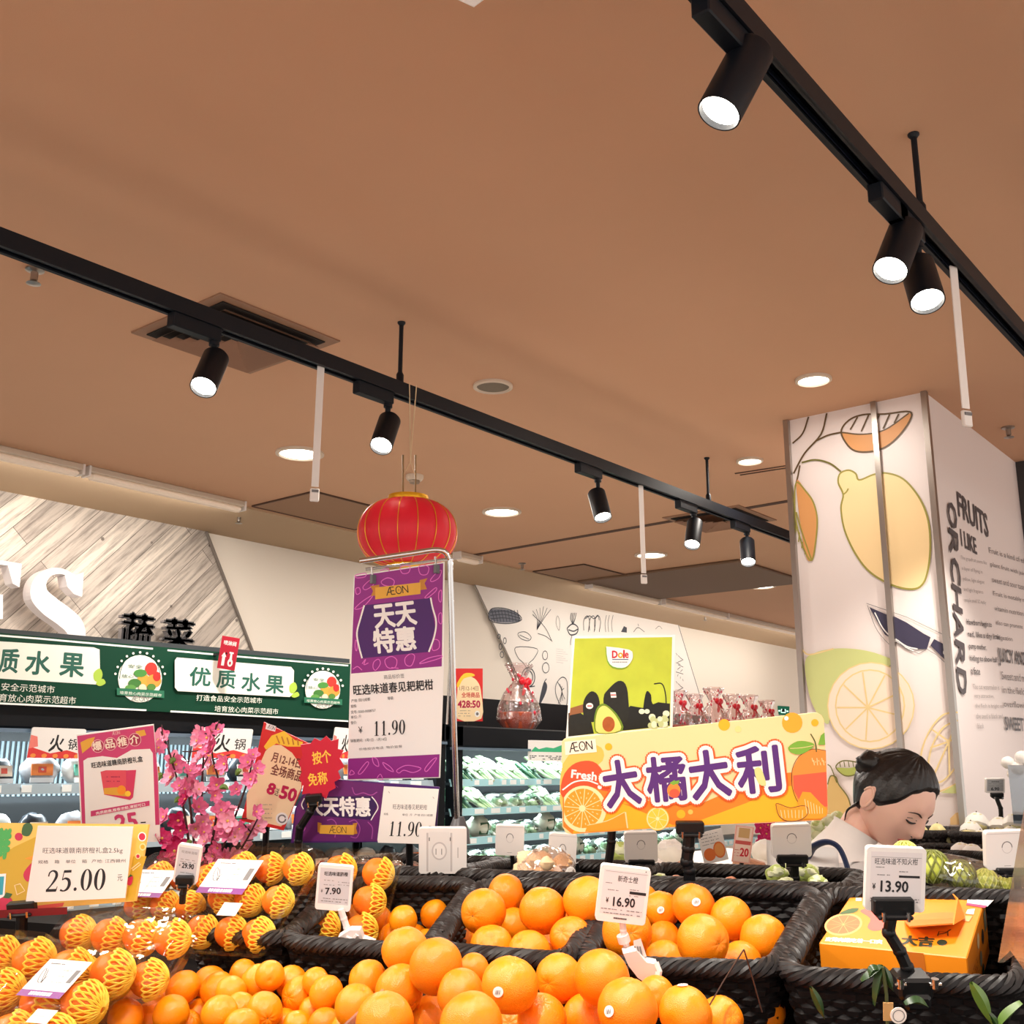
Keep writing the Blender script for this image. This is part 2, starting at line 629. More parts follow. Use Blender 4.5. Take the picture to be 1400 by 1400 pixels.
# ================================================================== ROOM
CEIL = 3.05
WALLY = 6.23
m = MB(); m.box((6, 1.1, -.05), (19, 11, .1), mat('pale_floor_tile', (205, 196, 186), .25, var=.06, vscale=2))
struct(m.build('floor', origin=(6, 1.1, 0)))
m = MB(); m.box((6, 1.1, CEIL+.05), (19, 11, .1), mat('brown_ceiling_paint', (208, 162, 129), .85, var=.05, vscale=1.2, bump=.15, bscale=300))
struct(m.build('ceiling', origin=(6, 1.1, CEIL)))
m = MB(); m.box((6, WALLY+.06, CEIL/2), (19, .12, CEIL), CREAMW)
wall = struct(m.build('wall_back', origin=(6, WALLY, 0)))
# cove strip along the top of the wall, in a paler colour than the ceiling
m = MB(); m.box((6, 5.83, CEIL-.006), (19, .8, .012), mat('pale_cove', (196, 168, 136), .85))
struct(m.build('trim_4', origin=(6, 5.83, CEIL)))

def wallboard(px_list, Yp):
    q = [ony(x, y, Yp) for x, y in px_list]
    return q
# grey-white planking fixed to the wall at a slant
def plank_material():
    m = bpy.data.materials.new('bleached_planks'); m.use_nodes = True
    nt = m.node_tree; b = nt.nodes['Principled BSDF']; L = nt.links.new
    b.inputs['Roughness'].default_value = .7
    uvn = nt.nodes.new('ShaderNodeUVMap')
    br = nt.nodes.new('ShaderNodeTexBrick')
    br.offset = .37; br.inputs['Scale'].default_value = 1
    br.inputs['Brick Width'].default_value = 1.5; br.inputs['Row Height'].default_value = .13
    br.inputs['Mortar Size'].default_value = .0018; br.inputs['Bias'].default_value = .1
    br.inputs['Color1'].default_value = (*s2l((240, 228, 214)), 1)
    br.inputs['Color2'].default_value = (*s2l((182, 170, 160)), 1)
    br.inputs['Mortar'].default_value = (*s2l((96, 86, 80)), 1)
    L(uvn.outputs[0], br.inputs['Vector'])
    mp = nt.nodes.new('ShaderNodeMapping'); mp.inputs['Scale'].default_value = (1.1, 15, 1)
    L(uvn.outputs[0], mp.inputs[0])
    n1 = nt.nodes.new('ShaderNodeTexNoise'); n1.inputs['Scale'].default_value = 2.2; n1.inputs['Detail'].default_value = 8; n1.inputs['Roughness'].default_value = .7
    L(mp.outputs[0], n1.inputs['Vector'])
    cr = nt.nodes.new('ShaderNodeValToRGB')
    cr.color_ramp.elements[0].position = .36; cr.color_ramp.elements[0].color = (.22, .205, .205, 1)
    cr.color_ramp.elements[1].position = .56; cr.color_ramp.elements[1].color = (1, 1, 1, 1)
    L(n1.outputs['Fac'], cr.inputs[0])
    mx = nt.nodes.new('ShaderNodeMix'); mx.data_type = 'RGBA'; mx.blend_type = 'MULTIPLY'; mx.inputs['Factor'].default_value = .72
    L(br.outputs['Color'], mx.inputs['A']); L(cr.outputs[0], mx.inputs['B'])
    v = nt.nodes.new('ShaderNodeTexVoronoi'); v.inputs['Scale'].default_value = 5.2
    L(uvn.outputs[0], v.inputs['Vector'])
    r2 = nt.nodes.new('ShaderNodeValToRGB')
    r2.color_ramp.elements[0].position = .05; r2.color_ramp.elements[0].color = (.12, .1, .1, 1)
    r2.color_ramp.elements[1].position = .085; r2.color_ramp.elements[1].color = (1, 1, 1, 1)
    L(v.outputs['Distance'], r2.inputs[0])
    m3 = nt.nodes.new('ShaderNodeMix'); m3.data_type = 'RGBA'; m3.blend_type = 'MULTIPLY'; m3.inputs['Factor'].default_value = .8
    L(mx.outputs['Result'], m3.inputs['A']); L(r2.outputs[0], m3.inputs['B'])
    L(m3.outputs['Result'], b.inputs['Base Color'])
    return m
PL = plank_material()
q = wallboard([(-260, 610), (282, 727), (353, 910), (353, 1000), (-260, 1000)], 6.2)
q[0].z = q[1].z = 3.04
m = MB()
m.add(q+[p+Vector((0, .03, 0)) for p in q], [(4, 3, 2, 1, 0), (0, 1, 6, 5), (1, 2, 7, 6), (2, 3, 8, 7), (3, 4, 9, 8), (4, 0, 5, 9)], PL)
o = m.build('plank_cladding', wall)
ul = o.data.uv_layers.new(name='UVMap')
ca, sa = math.cos(math.radians(47)), math.sin(math.radians(47))
for lp in o.data.loops:
    c = o.matrix_world @ o.data.vertices[lp.vertex_index].co
    ul.data[lp.index].uv = (c.x*ca+c.z*sa, -c.x*sa+c.z*ca)
m = MB()
a, b = ony(282, 727, 6.19), ony(365, 942, 6.19)
m.tube([a, b], .012, mat('grey_trim', (120, 110, 102), .5), 6)
m.build('edge_trim', wall)

# white mural panel with ink sketches of vegetables
WP = Board((650, 800), (925, 852), None, None, M=frame(ony(800, 880, 6.2), (1, 0, 0), (0, 0, 1)), wh=(4, 1.2))
WP.EPS = .00005
WP.ppx = .0063
WP.body(.02, mat('white_mural_board', (246, 240, 234), .7), outline=[(648, 797), (926, 850), (975, 1010), (748, 1010)])
for p0, p1 in (((648, 797), (748, 1010)), ((926, 850), (975, 1010))):
    WP.stroke([p0, p1], 2.2, mat('grey_trim', (0, 0, 0)))
SK = mat('sketch_ink', (62, 66, 78), .7)
def sk(pts, wd=.8, closed=False, sm=4):
    WP.stroke(pts, wd*1.5, SK, closed=closed, sm=sm, k=40)
# corn cob
WP.poly([(668, 840), (673, 833), (690, 833), (705, 838), (712, 847), (700, 851), (682, 851), (671, 847)], mat('sketch_grey', (112, 116, 130), .7), sm=4)
for i in range(9):
    sk([(672+i*4.4, 834), (676+i*4.2, 850)], .9, sm=0)
for i in range(3):
    sk([(670, 837+i*4.5), (690, 835.5+i*4.7), (711, 842+i*3.4)], .8)
sk([(668, 840), (673, 832), (690, 832), (706, 838), (713, 847), (700, 852), (682, 852), (670, 848)], 1, True)
for k in range(6):                              # wheat
    sk([(734, 861), (738-4+k*2, 845), (728+k*5, 829+abs(k-3)*2)], .6)
sk([(728, 840), (745, 858), (754, 876)], .8); sk([(735, 866), (746, 870), (755, 877)], .7)
sk([(708, 866), (718, 864), (726, 871), (722, 876), (712, 873)], .7, True); sk([(710, 868), (723, 874)], .6)
for x, y, a, c in ((682, 870, 2, 3), (690, 876, 2, 4), (684, 884, 2, 4), (686, 895, 2.4, 4), (745, 896, 3.5, 6), (746, 913, 4.5, 7)):
    sk([(x+a*math.cos(t), y+c*math.sin(t)) for t in [i*.785 for i in range(8)]], .8, True)
sk([(705, 885), (734, 887), (730, 900), (723, 907), (722, 916), (715, 906), (708, 899)], .7, True)
for rx, ry in ((9, 13), (6, 9)):               # ring-handled pot
    sk([(722+rx*math.cos(t), 926+ry*math.sin(t)) for t in [i*.524 for i in range(12)]], 1.3, True)
sk([(712, 941), (731, 938)], 1)
WP.poly([(744, 932), (748, 937), (746, 948), (738, 964), (737, 960), (740, 945)], SK, sm=4)    # chilli
sk([(744, 932), (747, 928)], 1, sm=0)
sk([(768, 926), (775, 932), (775, 962), (768, 966), (760, 950), (760, 936)], .9, True)     # cabbage
for k in range(4):
    sk([(762+k*3, 932+k*3), (768, 945), (763+k*3, 962-k*2)], .7)
sk([(762, 842), (765, 850), (764, 862), (760, 852)], .5, True)
sk([(776, 858), (783, 853), (790, 858), (788, 866), (780, 868), (776, 862)], 1.4, True)   # beet
sk([(777, 861), (784, 863), (790, 860)], 1.3)
for k in range(4):
    sk([(783, 854), (780+k*2, 846), (781+k*2.2, 838)], 1)
sk([(782, 868), (780, 876), (780, 882)], .8)
for x in (800, 808, 815):                       # peppers
    sk([(x-2, 862), (x-2, 848), (x+3, 842), (x+6, 850), (x+4, 864)], .9)
sk([(800, 846), (806, 842), (812, 846), (817, 841), (819, 848)], .9)
for x in (828, 832, 837):
    sk([(x, 864), (x-1, 852), (x+1, 841)], .7)
WP.poly([(849, 864), (853, 856), (857, 858), (857, 865)], SK)
sk([(866, 864), (872, 858), (881, 864)], .7); sk([(873, 856), (872, 853)], .7, sm=0)
sk([(896, 860), (901, 856), (905, 860)], .5)
for i in range(7):
    WP.stroke([(760, 887+i*3), (770+(i % 3)*3, 888.5+i*3)], .5, mat('sketch_pale', (205, 200, 200), .7), k=40)
for i in range(16):
    sk([(924+(i % 4)*3, 893+i*3.2), (926+(i % 3)*4, 896+i*3.2)], .7, sm=0)
WP.build('sketch_mural', wall)

# ceiling joints
DK = mat('dark_joint', (84, 58, 44), .8)
def seam(n, p0, p1, wd, z=CEIL-.004):
    a, b = onz(*p0, z), onz(*p1, z)
    d = (b-a).normalized(); s_ = Vector((-d.y, d.x, 0))*wd/2
    m = MB(); m.hull8([a-s_, b-s_, b+s_, a+s_]+[p+Vector((0, 0, .01)) for p in (a-s_, b-s_, b+s_, a+s_)], DK)
    struct(m.build(n))
seam('trim_1', (632, 762), (1110, 680), .05)
seam('trim_2', (1005, 648), (1110, 632), .012)
seam('trim_3', (1012, 650), (1110, 635), .012)

# ------------------------------------------------------------------ column clad in printed panels
CX, CY0, CY1 = 4.57, 1.41, 2.05
colr = MB(); colr.box(((CX+6.0)/2, (CY0+CY1)/2, CEIL/2), (6.0-CX, CY1-CY0, CEIL), mat('column_print_base', (240, 228, 224), .45))
column = struct(colr.build('column', origin=((CX+6)/2, (CY0+CY1)/2, 0)))
CF_ = Board((1076, 573), (1272, 540), None, None, M=frame(Vector((CX-.003, (CY0+CY1)/2, 1.5)), (0, -1, 0), (0, 0, 1)), wh=(.64, 3))
CF_.EPS = .00012; CF_.ppx = .0033
OLV = mat('olive_outline', (156, 148, 66), .5); BRN = mat('brown_outline', (98, 74, 40), .5)
LEM = mat('lemon_fill', (252, 220, 164), .5); AMB = mat('amber_fill', (222, 158, 96), .5)
def z4(p):      # zoom-tile coordinates -> photo pixels (tile at 1050,540, 4x)
    return (1050+p[0]/4, 540+p[1]/4)
def z5(p):
    return (1050+p[0]/4, 850+p[1]/4)
def cs(pts, wd, m, closed=False, sm=5, f=z4):
    CF_.stroke([f(p) for p in pts], wd, m, closed=closed, sm=sm)
def cpo(pts, m, sm=5, f=z4):
    CF_.poly([f(p) for p in pts], m, sm=sm)
leafA = [(400, 205), (440, 140), (520, 108), (640, 104), (775, 92), (770, 150), (700, 240), (620, 295), (520, 312), (450, 290)]
cpo([(400, 205), (520, 215), (640, 190), (772, 100), (768, 160), (700, 240), (620, 295), (520, 312), (450, 290)], AMB)
cs(leafA, 2.4, BRN, True)
cs([(400, 205), (520, 215), (640, 190), (770, 100)], 2, BRN)
for a, b in (((450, 190), (490, 120)), ((510, 200), (550, 110)), ((570, 200), (610, 108)), ((630, 185), (665, 106)), ((690, 155), (715, 104))):
    cs([a, b], 2.2, BRN, sm=0)
cs([(135, 265), (190, 210), (222, 120)], 2.4, BRN); cs([(140, 430), (200, 320), (290, 215), (322, 100)], 2.6, BRN)
cs([(265, 250), (330, 220), (400, 205)], 2.4, BRN); cs([(150, 500), (165, 440), (175, 385)], 2.4, BRN)
lemon = [(500, 465), (580, 435), (650, 428), (740, 460), (820, 550), (870, 660), (888, 790), (880, 930), (850, 1030), (790, 1062), (680, 1040), (560, 970), (480, 870), (420, 740), (400, 620), (412, 545), (385, 480), (395, 430), (440, 412), (480, 430)]
cpo(lemon, LEM); cs(lemon, 2.4, OLV, True)
cs([(412, 545), (430, 530), (440, 512)], 2.2, OLV)
cs([(185, 370), (260, 355), (340, 375), (400, 420)], 2.4, mat('olive_outline2', (112, 108, 46)))
leafB = [(155, 480), (210, 530), (250, 590), (270, 680), (262, 800), (240, 905), (200, 850), (160, 720), (148, 620)]
cpo(leafB[:7], AMB); cs(leafB, 2.2, OLV, True)
cs([(155, 640), (190, 760), (240, 905)], 2, OLV)
for i in range(4):
    cs([(158+i*16, 700+i*52), (150+i*18, 770+i*34)], 1.8, OLV, sm=0)
NAVY = mat('knife_navy', (58, 54, 78), .5)
cs([(540, 1140), (760, 1215), (1000, 1330)], .7, GREYI, sm=0)
cpo([(555, 1160), (680, 1215), (890, 1325), (870, 1390), (760, 1390), (640, 1310)], NAVY, 0)
cpo([(700, 860-1240+1240), (702, 860)], NAVY, 0) if 0 else None
cs([(585, 1190), (640, 1290), (740, 1370), (800, 1400)], 1.6, WHT); cs([(545, 1150), (600, 1290), (700, 1400)], .7, GREYI)
cpo([(695, 60), (820, 150), (870, 110), (890, 90), (760, 5), (690, -30)], NAVY, 0, z5)
cs([(690, 90), (760, 150), (828, 175), (870, 150), (920, 180), (1000, 250)], .7, GREYI, sm=0, f=z5)
cpo([(890, 130), (910, 95), (995, 140), (1000, 235), (950, 190)], NAVY, 0, z5)
CF_.ell(*z5((975, 168)), 4, 4.6, WHT)
cs([(700, 95), (760, 135), (820, 150)], 1.6, WHT, f=z5)
# halved limes lower down
LIME = mat('lime_fill', (206, 212, 140), .5); LIM2 = mat('lime_line', (240, 214, 152), .5); PITH = mat('pith_fill', (250, 228, 206), .5)
cpo([(205, 220), (260, 170), (360, 148), (480, 150), (600, 175), (690, 225), (560, 280), (420, 350), (350, 470), (330, 560), (270, 500), (225, 390)], LIME, f=z5)
cs([(190, 155), (230, 180), (360, 148)], 2, LIM2, f=z5)
CF_.ell(*z5((565, 460)), 59, 59, PITH); CF_.stroke([(z5((565, 460))[0]+59*math.cos(i*.2618), z5((565, 460))[1]+59*math.sin(i*.2618)) for i in range(24)], 1.6, LIM2, closed=True)
CF_.stroke([(z5((560, 460))[0]+47*math.cos(i*.2618), z5((560, 460))[1]+49*math.sin(i*.2618)) for i in range(24)], 2, LIM2, closed=True)
for i in range(9):
    q_ = i*.698+.3
    cs([(548, 470), (560+180*math.cos(q_), 460+188*math.sin(q_))], 2, LIM2, sm=0, f=z5)
cs([(1040, 495), (960, 510), (890, 590), (845, 700), (840, 800), (870, 890), (930, 930), (1045, 880)], 2, LIM2, f=z5)
cs([(1040, 540), (960, 580), (900, 680), (880, 790), (900, 870), (960, 870), (1045, 780)], 2, LIM2, f=z5)
for b in ((900, 590), (890, 690), (900, 860), (995, 830), (1030, 560), (1040, 630)):
    cs([(992, 655), b], 2, LIM2, sm=0, f=z5)
cpo([(950, 935), (1045, 880), (1048, 940)], LIME, 0, z5)
# pear and leaf
PEAR = mat('pear_fill', (212, 178, 112), .5)
cpo([(330, 890), (345, 845), (375, 850), (390, 890), (440, 960), (460, 1040), (450, 1100), (330, 1100)], PEAR, f=z5)
cs([(330, 890), (345, 845), (375, 850), (390, 890), (440, 960), (460, 1040), (455, 1090)], 1.6, mat('olive_outline2', (0, 0, 0)), f=z5)
cpo([(375, 800), (420, 840), (480, 835), (525, 785), (450, 800)], mat('leaf_fill', (170, 180, 90), .5), f=z5)
cs([(375, 795), (420, 840), (480, 835), (525, 785), (470, 765), (410, 762)], 1.6, mat('olive_outline2', (0, 0, 0)), True, f=z5)
for i in range(5):
    cs([(395+i*24, 765), (400+i*24, 795)], 1.2, mat('olive_outline2', (0, 0, 0)), sm=0, f=z5)
cs([(380, 880), (350, 800), (330, 780)], 1.4, mat('olive_outline2', (0, 0, 0)), f=z5)
cpo([(1000, 1075), (1030, 1045), (1060, 1040), (1060, 1110), (1000, 1110)], mat('peach_fill', (240, 200, 140), .5), 0, z5)
CF_.build('fruit_mural', column)
# side face with the lettering
CS = Board((1280, 545), (1394, 632), None, None, M=frame(Vector(((CX+6)/2, CY0-.003, 1.5)), (1, 0, 0), (0, 0, 1)), wh=(1.4, 3))
CS.EPS = .00012; CS.ppx = .0031
TXT = mat('charcoal_print', (70, 62, 66), .5)
FT = mat('faint_print', (176, 168, 166), .6)
def cst(t, x0, y0, x1, y1, h, m, b=0):
    CS.text(t, (x0, y0), (x1, y1), h, m, b)
cst('FRUITS', 1311, 705, 1352, 735, 36, TXT, .035)
cst('I LIKE', 1315, 746, 1336, 758, 24, TXT, .03)
rows = ['Fruit is a kind of edible', 'plant fruit with juicy and', 'sweet and sour taste', 'Fruit is notably rich in', 'vitamin nutrition, but', 'also can promote', 'digestion']
for i, r in enumerate(rows):
    x0 = 1353+i*1.9; y0 = 756+i*20
    wd = len(r)*2.25
    cst(r, x0, y0, x0+wd, y0+wd*(.30-.028*i), 9, mat('mid_print', (128, 120, 120), .6))
rows = ['The grapefruit seems like', 'a layer of flying in', 'yellow, light elegant', 'and light fragrance', 'people smell SC today']
for i, r in enumerate(rows):
    x0 = 1314+i*1.2; y0 = 766+i*14.5
    cst(r, x0, y0, x0+len(r)*1.4, y0+len(r)*(.30-.03*i), 7, FT)
rows = ['Hawthorn begin to', 'red, like a dry little', 'pump mother,', 'hiding to show half', 'a face']
for i, r in enumerate(rows):
    x0 = 1322+i*1.4; y0 = 856+i*16.5
    cst(r, x0, y0, x0+len(r)*2.0, y0+len(r)*(.22-.03*i), 10, TXT, .02)
rows = ['The cut watermelon is', 'very attractive,', 'the flesh is bright red', 'the seed is black and', 'black']
for i, r in enumerate(rows):
    x0 = 1330+i*1.5; y0 = 942+i*13.5
    cst(r, x0, y0, x0+len(r)*1.7, y0+len(r)*(.06-.02*i), 7, FT)
cst('JUICY AND FRESH', 1366, 910, 1425, 918, 26, TXT, .03)
for i, r in enumerate(['Sweet and mellow', 'in the field, fruit', 'overflowing and']):
    x0 = 1369+i*1.6; y0 = 929+i*20
    cst(r, x0, y0, x0+45, y0+5-i, 12, mat('mid_print', (0, 0, 0)))
cst('SWEET FRESH', 1374, 998, 1422, 1001, 19, TXT, .03)
# ORCHARD reads down the edge, letter by letter, each turned a quarter
for i, ch in enumerate('ORCHARD'):
    y0 = 685+i*38.2; x0 = 1294+i*2.1
    CS.text(ch, (x0, y0-2), (x0+2.2, y0+32), 38, TXT, .03)
CS.build('lettering_panel', column)
m = MB()
for yy in (CY1, 1.632, CY0):
    m.box((CX-.008, yy, CEIL/2), (.03, .024, CEIL-.004), STEEL)
m.build('steel_trim', column)
m = MB(); m.box((6.03, 1.40, CEIL/2), (.1, .08, CEIL), mat('dark_post_paint', (52, 50, 52), .5))
m.build('corner_post', column)
m = MB(); m.box((9.5, 1.5, CEIL/2), (6.8, .1, CEIL), mat('grey_wall_paint', (176, 168, 166), .8))
struct(m.build('wall_right', origin=(9.5, 1.5, 0)))

# ================================================================== CEILING FITTINGS
def downlight(px, py, label, r=.125, group='round recessed ceiling lights', lit=True, power=None):
    c = onz(px, py, CEIL)
    t = thing('recessed_downlight' if lit else 'ceiling_speaker', label, 'ceiling light' if lit else 'speaker', loc=c, group=group if lit else None)
    m = MB(); m.lathe([(r*.80, -.004), (r*.86, -.014), (r, -.010), (r*1.0, 0), (r*.8, 0)], mat('cream_rim', (214, 196, 176), .4), 36, Matrix.Translation(c), capb=False, capt=False)
    m.build('rim', t, smooth=True)
    m = MB(); m.lathe([(.0001, -.006), (r*.82, -.006), (r*.82, -.002)], GLOWW if lit else mat('speaker_mesh', (128, 116, 100), .8, bump=.8, bscale=500), 32, Matrix.Translation(c))
    m.build('lens' if lit else 'grille', t)
    if lit:
        l = bpy.data.lights.new('downlight_and_fill_lamp', 'AREA'); l.shape = 'DISK'; l.size = r*1.5; l.energy = power or DOWN_W; l.color = (1, .93, .84)
        o = bpy.data.objects.new('downlight_and_fill_lamp', l); COL.objects.link(o); o.parent = t; o.location = (0, 0, -.02)
    return t
downlight(410, 619, 'lit round downlight crossed by the white strip, left of the red lantern')
downlight(686, 699, 'lit round downlight just right of the red lantern')
downlight(890, 758, 'lit round downlight crossed by the white strip, over the vegetable chiller', power=24)
downlight(1042, 801, 'lit round downlight beside the column, lowest in view', .12, power=20)
downlight(1025, 629, 'small lit downlight left of the column top, between two ceiling joints', .07, power=5)
downlight(1112, 518, 'small lit downlight just in front of the column top', .075, power=4)
downlight(674, 527, 'unlit round grey ceiling speaker above the track', .085, lit=False)
for X in (-1.0, 1.2, 3.4):                     # unseen lamps without fixtures, added behind the viewer as front fill for the signs
    for Yy in (-1.3, -3.0):
        c = Vector((X, Yy, CEIL))
        l = bpy.data.lights.new('downlight_and_fill_lamp', 'AREA'); l.shape = 'DISK'; l.size = .3; l.energy = 9; l.color = (1, .94, .87)
        o = bpy.data.objects.new('downlight_and_fill_lamp', l); COL.objects.link(o); o.location = c-Vector((0, 0, .02))

# air diffusers
def vent(n, c, sx, sy, label, mcol, dark):
    t = thing('air_vent', label, 'air vent', loc=c)
    m = MB(); m.box(c+Vector((0, 0, -.003)), (sx+.05, sy+.05, .006), mat('vent_frame_paint', mcol, .6)); m.build('frame', t)
    m = MB()
    for k in range(6):
        a, b = sx/2-.03-.036*k*(sx/.5), sy/2-.03-.036*k*(sy/.5)
        if a < .015 or b < .015: break
        mm = mat('vent_slat_paint', (150, 112, 88), .6)
        ring = [(-a, -b), (a, -b), (a, b), (-a, b)]
        a2, b2 = a-.024, b-.024
        r2 = [(-a2, -b2), (a2, -b2), (a2, b2), (-a2, b2)]
        P = [c+Vector((x, y, -.032)) for x, y in ring]+[c+Vector((x, y, -.013)) for x, y in r2]
        m.add(P, [(i, (i+1) % 4, 4+(i+1) % 4, 4+i) for i in range(4)], mm)
    m.build('slats', t)
    m = MB(); m.box(c+Vector((0, 0, -.009)), (sx-.03, sy-.03, .004), mat('vent_dark', dark, .9)); m.build('backing', t)
    return t
vent('air_vent', Vector((2.31, 3.23, CEIL)), .5, .5, 'square slatted ceiling air vent behind the left track', (150, 112, 86), (26, 18, 14))
vent('air_vent', Vector((6.18, 3.28, CEIL)), .48, .5, 'square ceiling air vent partly behind the end of the track, near the column', (140, 108, 84), (60, 44, 34))
# cassette panel and access hatch
q = [onz(x, y, CEIL) for x, y in ((804, 795), (1005, 760), (1085, 790), (905, 820))]
c = sum(q, Vector())/4
m = MB(); m.box(c+Vector((0, 0, -.012)), (1.25, 1.55, .024), mat('cassette_panel', (120, 94, 74), .7), bev=.008)
tag(m.build('ceiling_panel', origin=c), 'large brown square ceiling panel above the vegetable chiller', 'ceiling panel')
def hatch(pts, label):
    q = [onz(x, y, CEIL) for x, y in pts]
    x0, x1 = min(p.x for p in q), max(p.x for p in q); y0, y1 = min(p.y for p in q), max(p.y for p in q)
    m = MB(); c = Vector(((x0+x1)/2, (y0+y1)/2, CEIL))
    m.box(c+Vector((0, 0, -.003)), (x1-x0, y1-y0, .006), mat('hatch_paint', (158, 122, 94), .8))
    for a, b, d in ((x0, (y0+y1)/2, (.012, y1-y0, .009)), (x1, (y0+y1)/2, (.012, y1-y0, .009)), ((x0+x1)/2, y0, (x1-x0, .012, .009)), ((x0+x1)/2, y1, (x1-x0, .012, .009))):
        m.box((a, b, CEIL-.0045), d, DK)
    tag(m.build('access_hatch', origin=c), label, 'ceiling hatch')
hatch([(345, 691), (430, 671), (560, 705), (500, 720)], 'flush ceiling access hatch behind the white hanging strip, left of the lantern')
hatch([(735, 782), (797, 771), (855, 785)], 'small flush ceiling access hatch left of the large ceiling panel')

# batten lights along the wall
def batten(p0, p1, label, ends=True):
    a, b = onz(*p0, CEIL-.03), onz(*p1, CEIL-.03)
    a.y = b.y = 5.36
    c = (a+b)/2; L = (b-a).length
    t = thing('batten_light', label, 'batten light', loc=c+Vector((0, 0, .03)), group=None)
    m = MB(); m.box(c+Vector((0, 0, .012)), (L, .075, .036), mat('batten_paint', (206, 190, 172), .5), bev=.006); m.build('housing', t)
    m = MB(); m.box(c+Vector((0, .0, -.022)), (L-.03, .06, .034), mat('batten_diffuser', (232, 214, 196), .5, emit=(255, 226, 196), es=.1), bev=.012); m.build('diffuser', t)
    m = MB()
    for e in (a, b):
        m.box((e.x, e.y, CEIL-.03), (.012, .08, .058), WHITEP)
    m.build('end_cap', t)
    l = bpy.data.lights.new('batten_lamp', 'AREA'); l.shape = 'RECTANGLE'; l.size = L; l.size_y = .05; l.energy = (9 if c.x < 6 else 5)*L; l.color = (1, .92, .82)
    o = bpy.data.objects.new('batten_lamp', l); COL.objects.link(o); o.parent = t; o.location = (0, .03, -.075); o.rotation_euler = (math.radians(35), 0, 0)
batten((-300, 541), (120, 640), 'pale batten light along the wall top, cut off by the left photo edge')
batten((128, 642), (343, 690), 'pale batten light along the wall top, ending left of the white hanging strip')
batten((640, 757), (668, 764), 'short white batten light end just right of the red lantern')
batten((806, 800), (895, 822), 'batten light along the wall top starting at the large ceiling panel')
batten((903, 823), (985, 843), 'middle batten light of the run above the vegetable chiller')
batten((988, 843), (1120, 874), 'batten light of the wall-top run nearest the column')
# sprinklers and a smoke detector
def sprinkler(px, py, label):
    c = onz(px, py, CEIL)
    t = thing('sprinkler_head', label, 'sprinkler', loc=c)
    m = MB(); m.lathe([(.03, 0), (.03, -.006), (.012, -.012), (.012, -.04), (.006, -.045)], STEEL, 16, Matrix.Translation(c)); m.build('body', t, smooth=True)
    m = MB(); m.lathe([(.022, -.05), (.024, -.052), (.004, -.056)], STEEL, 12, Matrix.Translation(c)); m.build('deflector', t)
sprinkler(48, 368, 'small sprinkler head under the left end of the track')
sprinkler(1378, 584, 'small sprinkler head right of the column top')
sprinkler(714, 770, 'small sprinkler head right of the lantern above the mural')
sprinkler(964, 842, 'small sprinkler head beside the batten run left of the column') 
sprinkler(327, 705, 'small sprinkler head below the end of the left batten light')
c = onz(567, 650, CEIL)
t = thing('smoke_detector', 'round smoke detector on the ceiling above the red lantern', 'smoke detector', loc=c)
m = MB(); m.lathe([(.05, 0), (.05, -.015), (.04, -.03)], mat('cream_rim', (0, 0, 0)), 20, Matrix.Translation(c)); m.build('base', t, smooth=True)
m = MB(); m.lathe([(.03, -.03), (.028, -.045), (.01, -.05)], mat('detector_grey', (150, 130, 110)), 16, Matrix.Translation(c)); m.build('sensor', t, smooth=True)

# ------------------------------------------------------------------ lighting tracks
TZ = 2.785
def track(n, y, x0, x1, rods, label):
    t = thing('light_track', label, 'light track', loc=((x0+x1)/2, y, TZ))
    L = x1-x0; cx = (x0+x1)/2
    m = MB()
    m.box((cx, y-.022, TZ), (L, .006, .05), BLACK); m.box((cx, y+.022, TZ), (L, .006, .05), BLACK); m.box((cx, y, TZ+.022), (L, .04, .008), BLACK)
    m.box((cx, y-.016, TZ-.022), (L, .008, .006), BLACK); m.box((cx, y+.016, TZ-.022), (L, .008, .006), BLACK)
    m.build('rail', t)
    m = MB(); m.box((cx, y-.010, TZ-.010), (L, .003, .012), mat('copper_dark', (40, 52, 74), .3, .6)); m.box((cx, y+.010, TZ-.010), (L, .003, .012), mat('copper_dark', (0, 0, 0))); m.build('conductor', t)
    for x in (x0, x1):
        m = MB(); m.box((x, y, TZ), (.02, .054, .056), BLACK, bev=.004); m.build('end_cap', t)
    for rx in rods:
        m = MB(); m.tube([(rx, y, TZ+.03), (rx, y, CEIL)], .008, BLACK, 8)
        m.lathe([(.014, TZ+.02), (.014, TZ+.06), (.009, TZ+.07)], BLACK, 10, Matrix.Translation((rx, y, 0)))
        m.lathe([(.009, CEIL-.012), (.015, CEIL-.004), (.015, CEIL)], BLACK, 12, Matrix.Translation((rx, y, 0)))
        m.build('hanger_rod', t, smooth=True)
    return t
Y1, Y2 = 2.65, .765
track('light_track', Y1, -.6, 5.90, (.3, 2.61, 4.88), 'long black light track running from the left edge to the column')
track('light_track', Y2, -.6, 6.4, (.4, 2.58, 4.8), 'black light track at upper right of the photo')

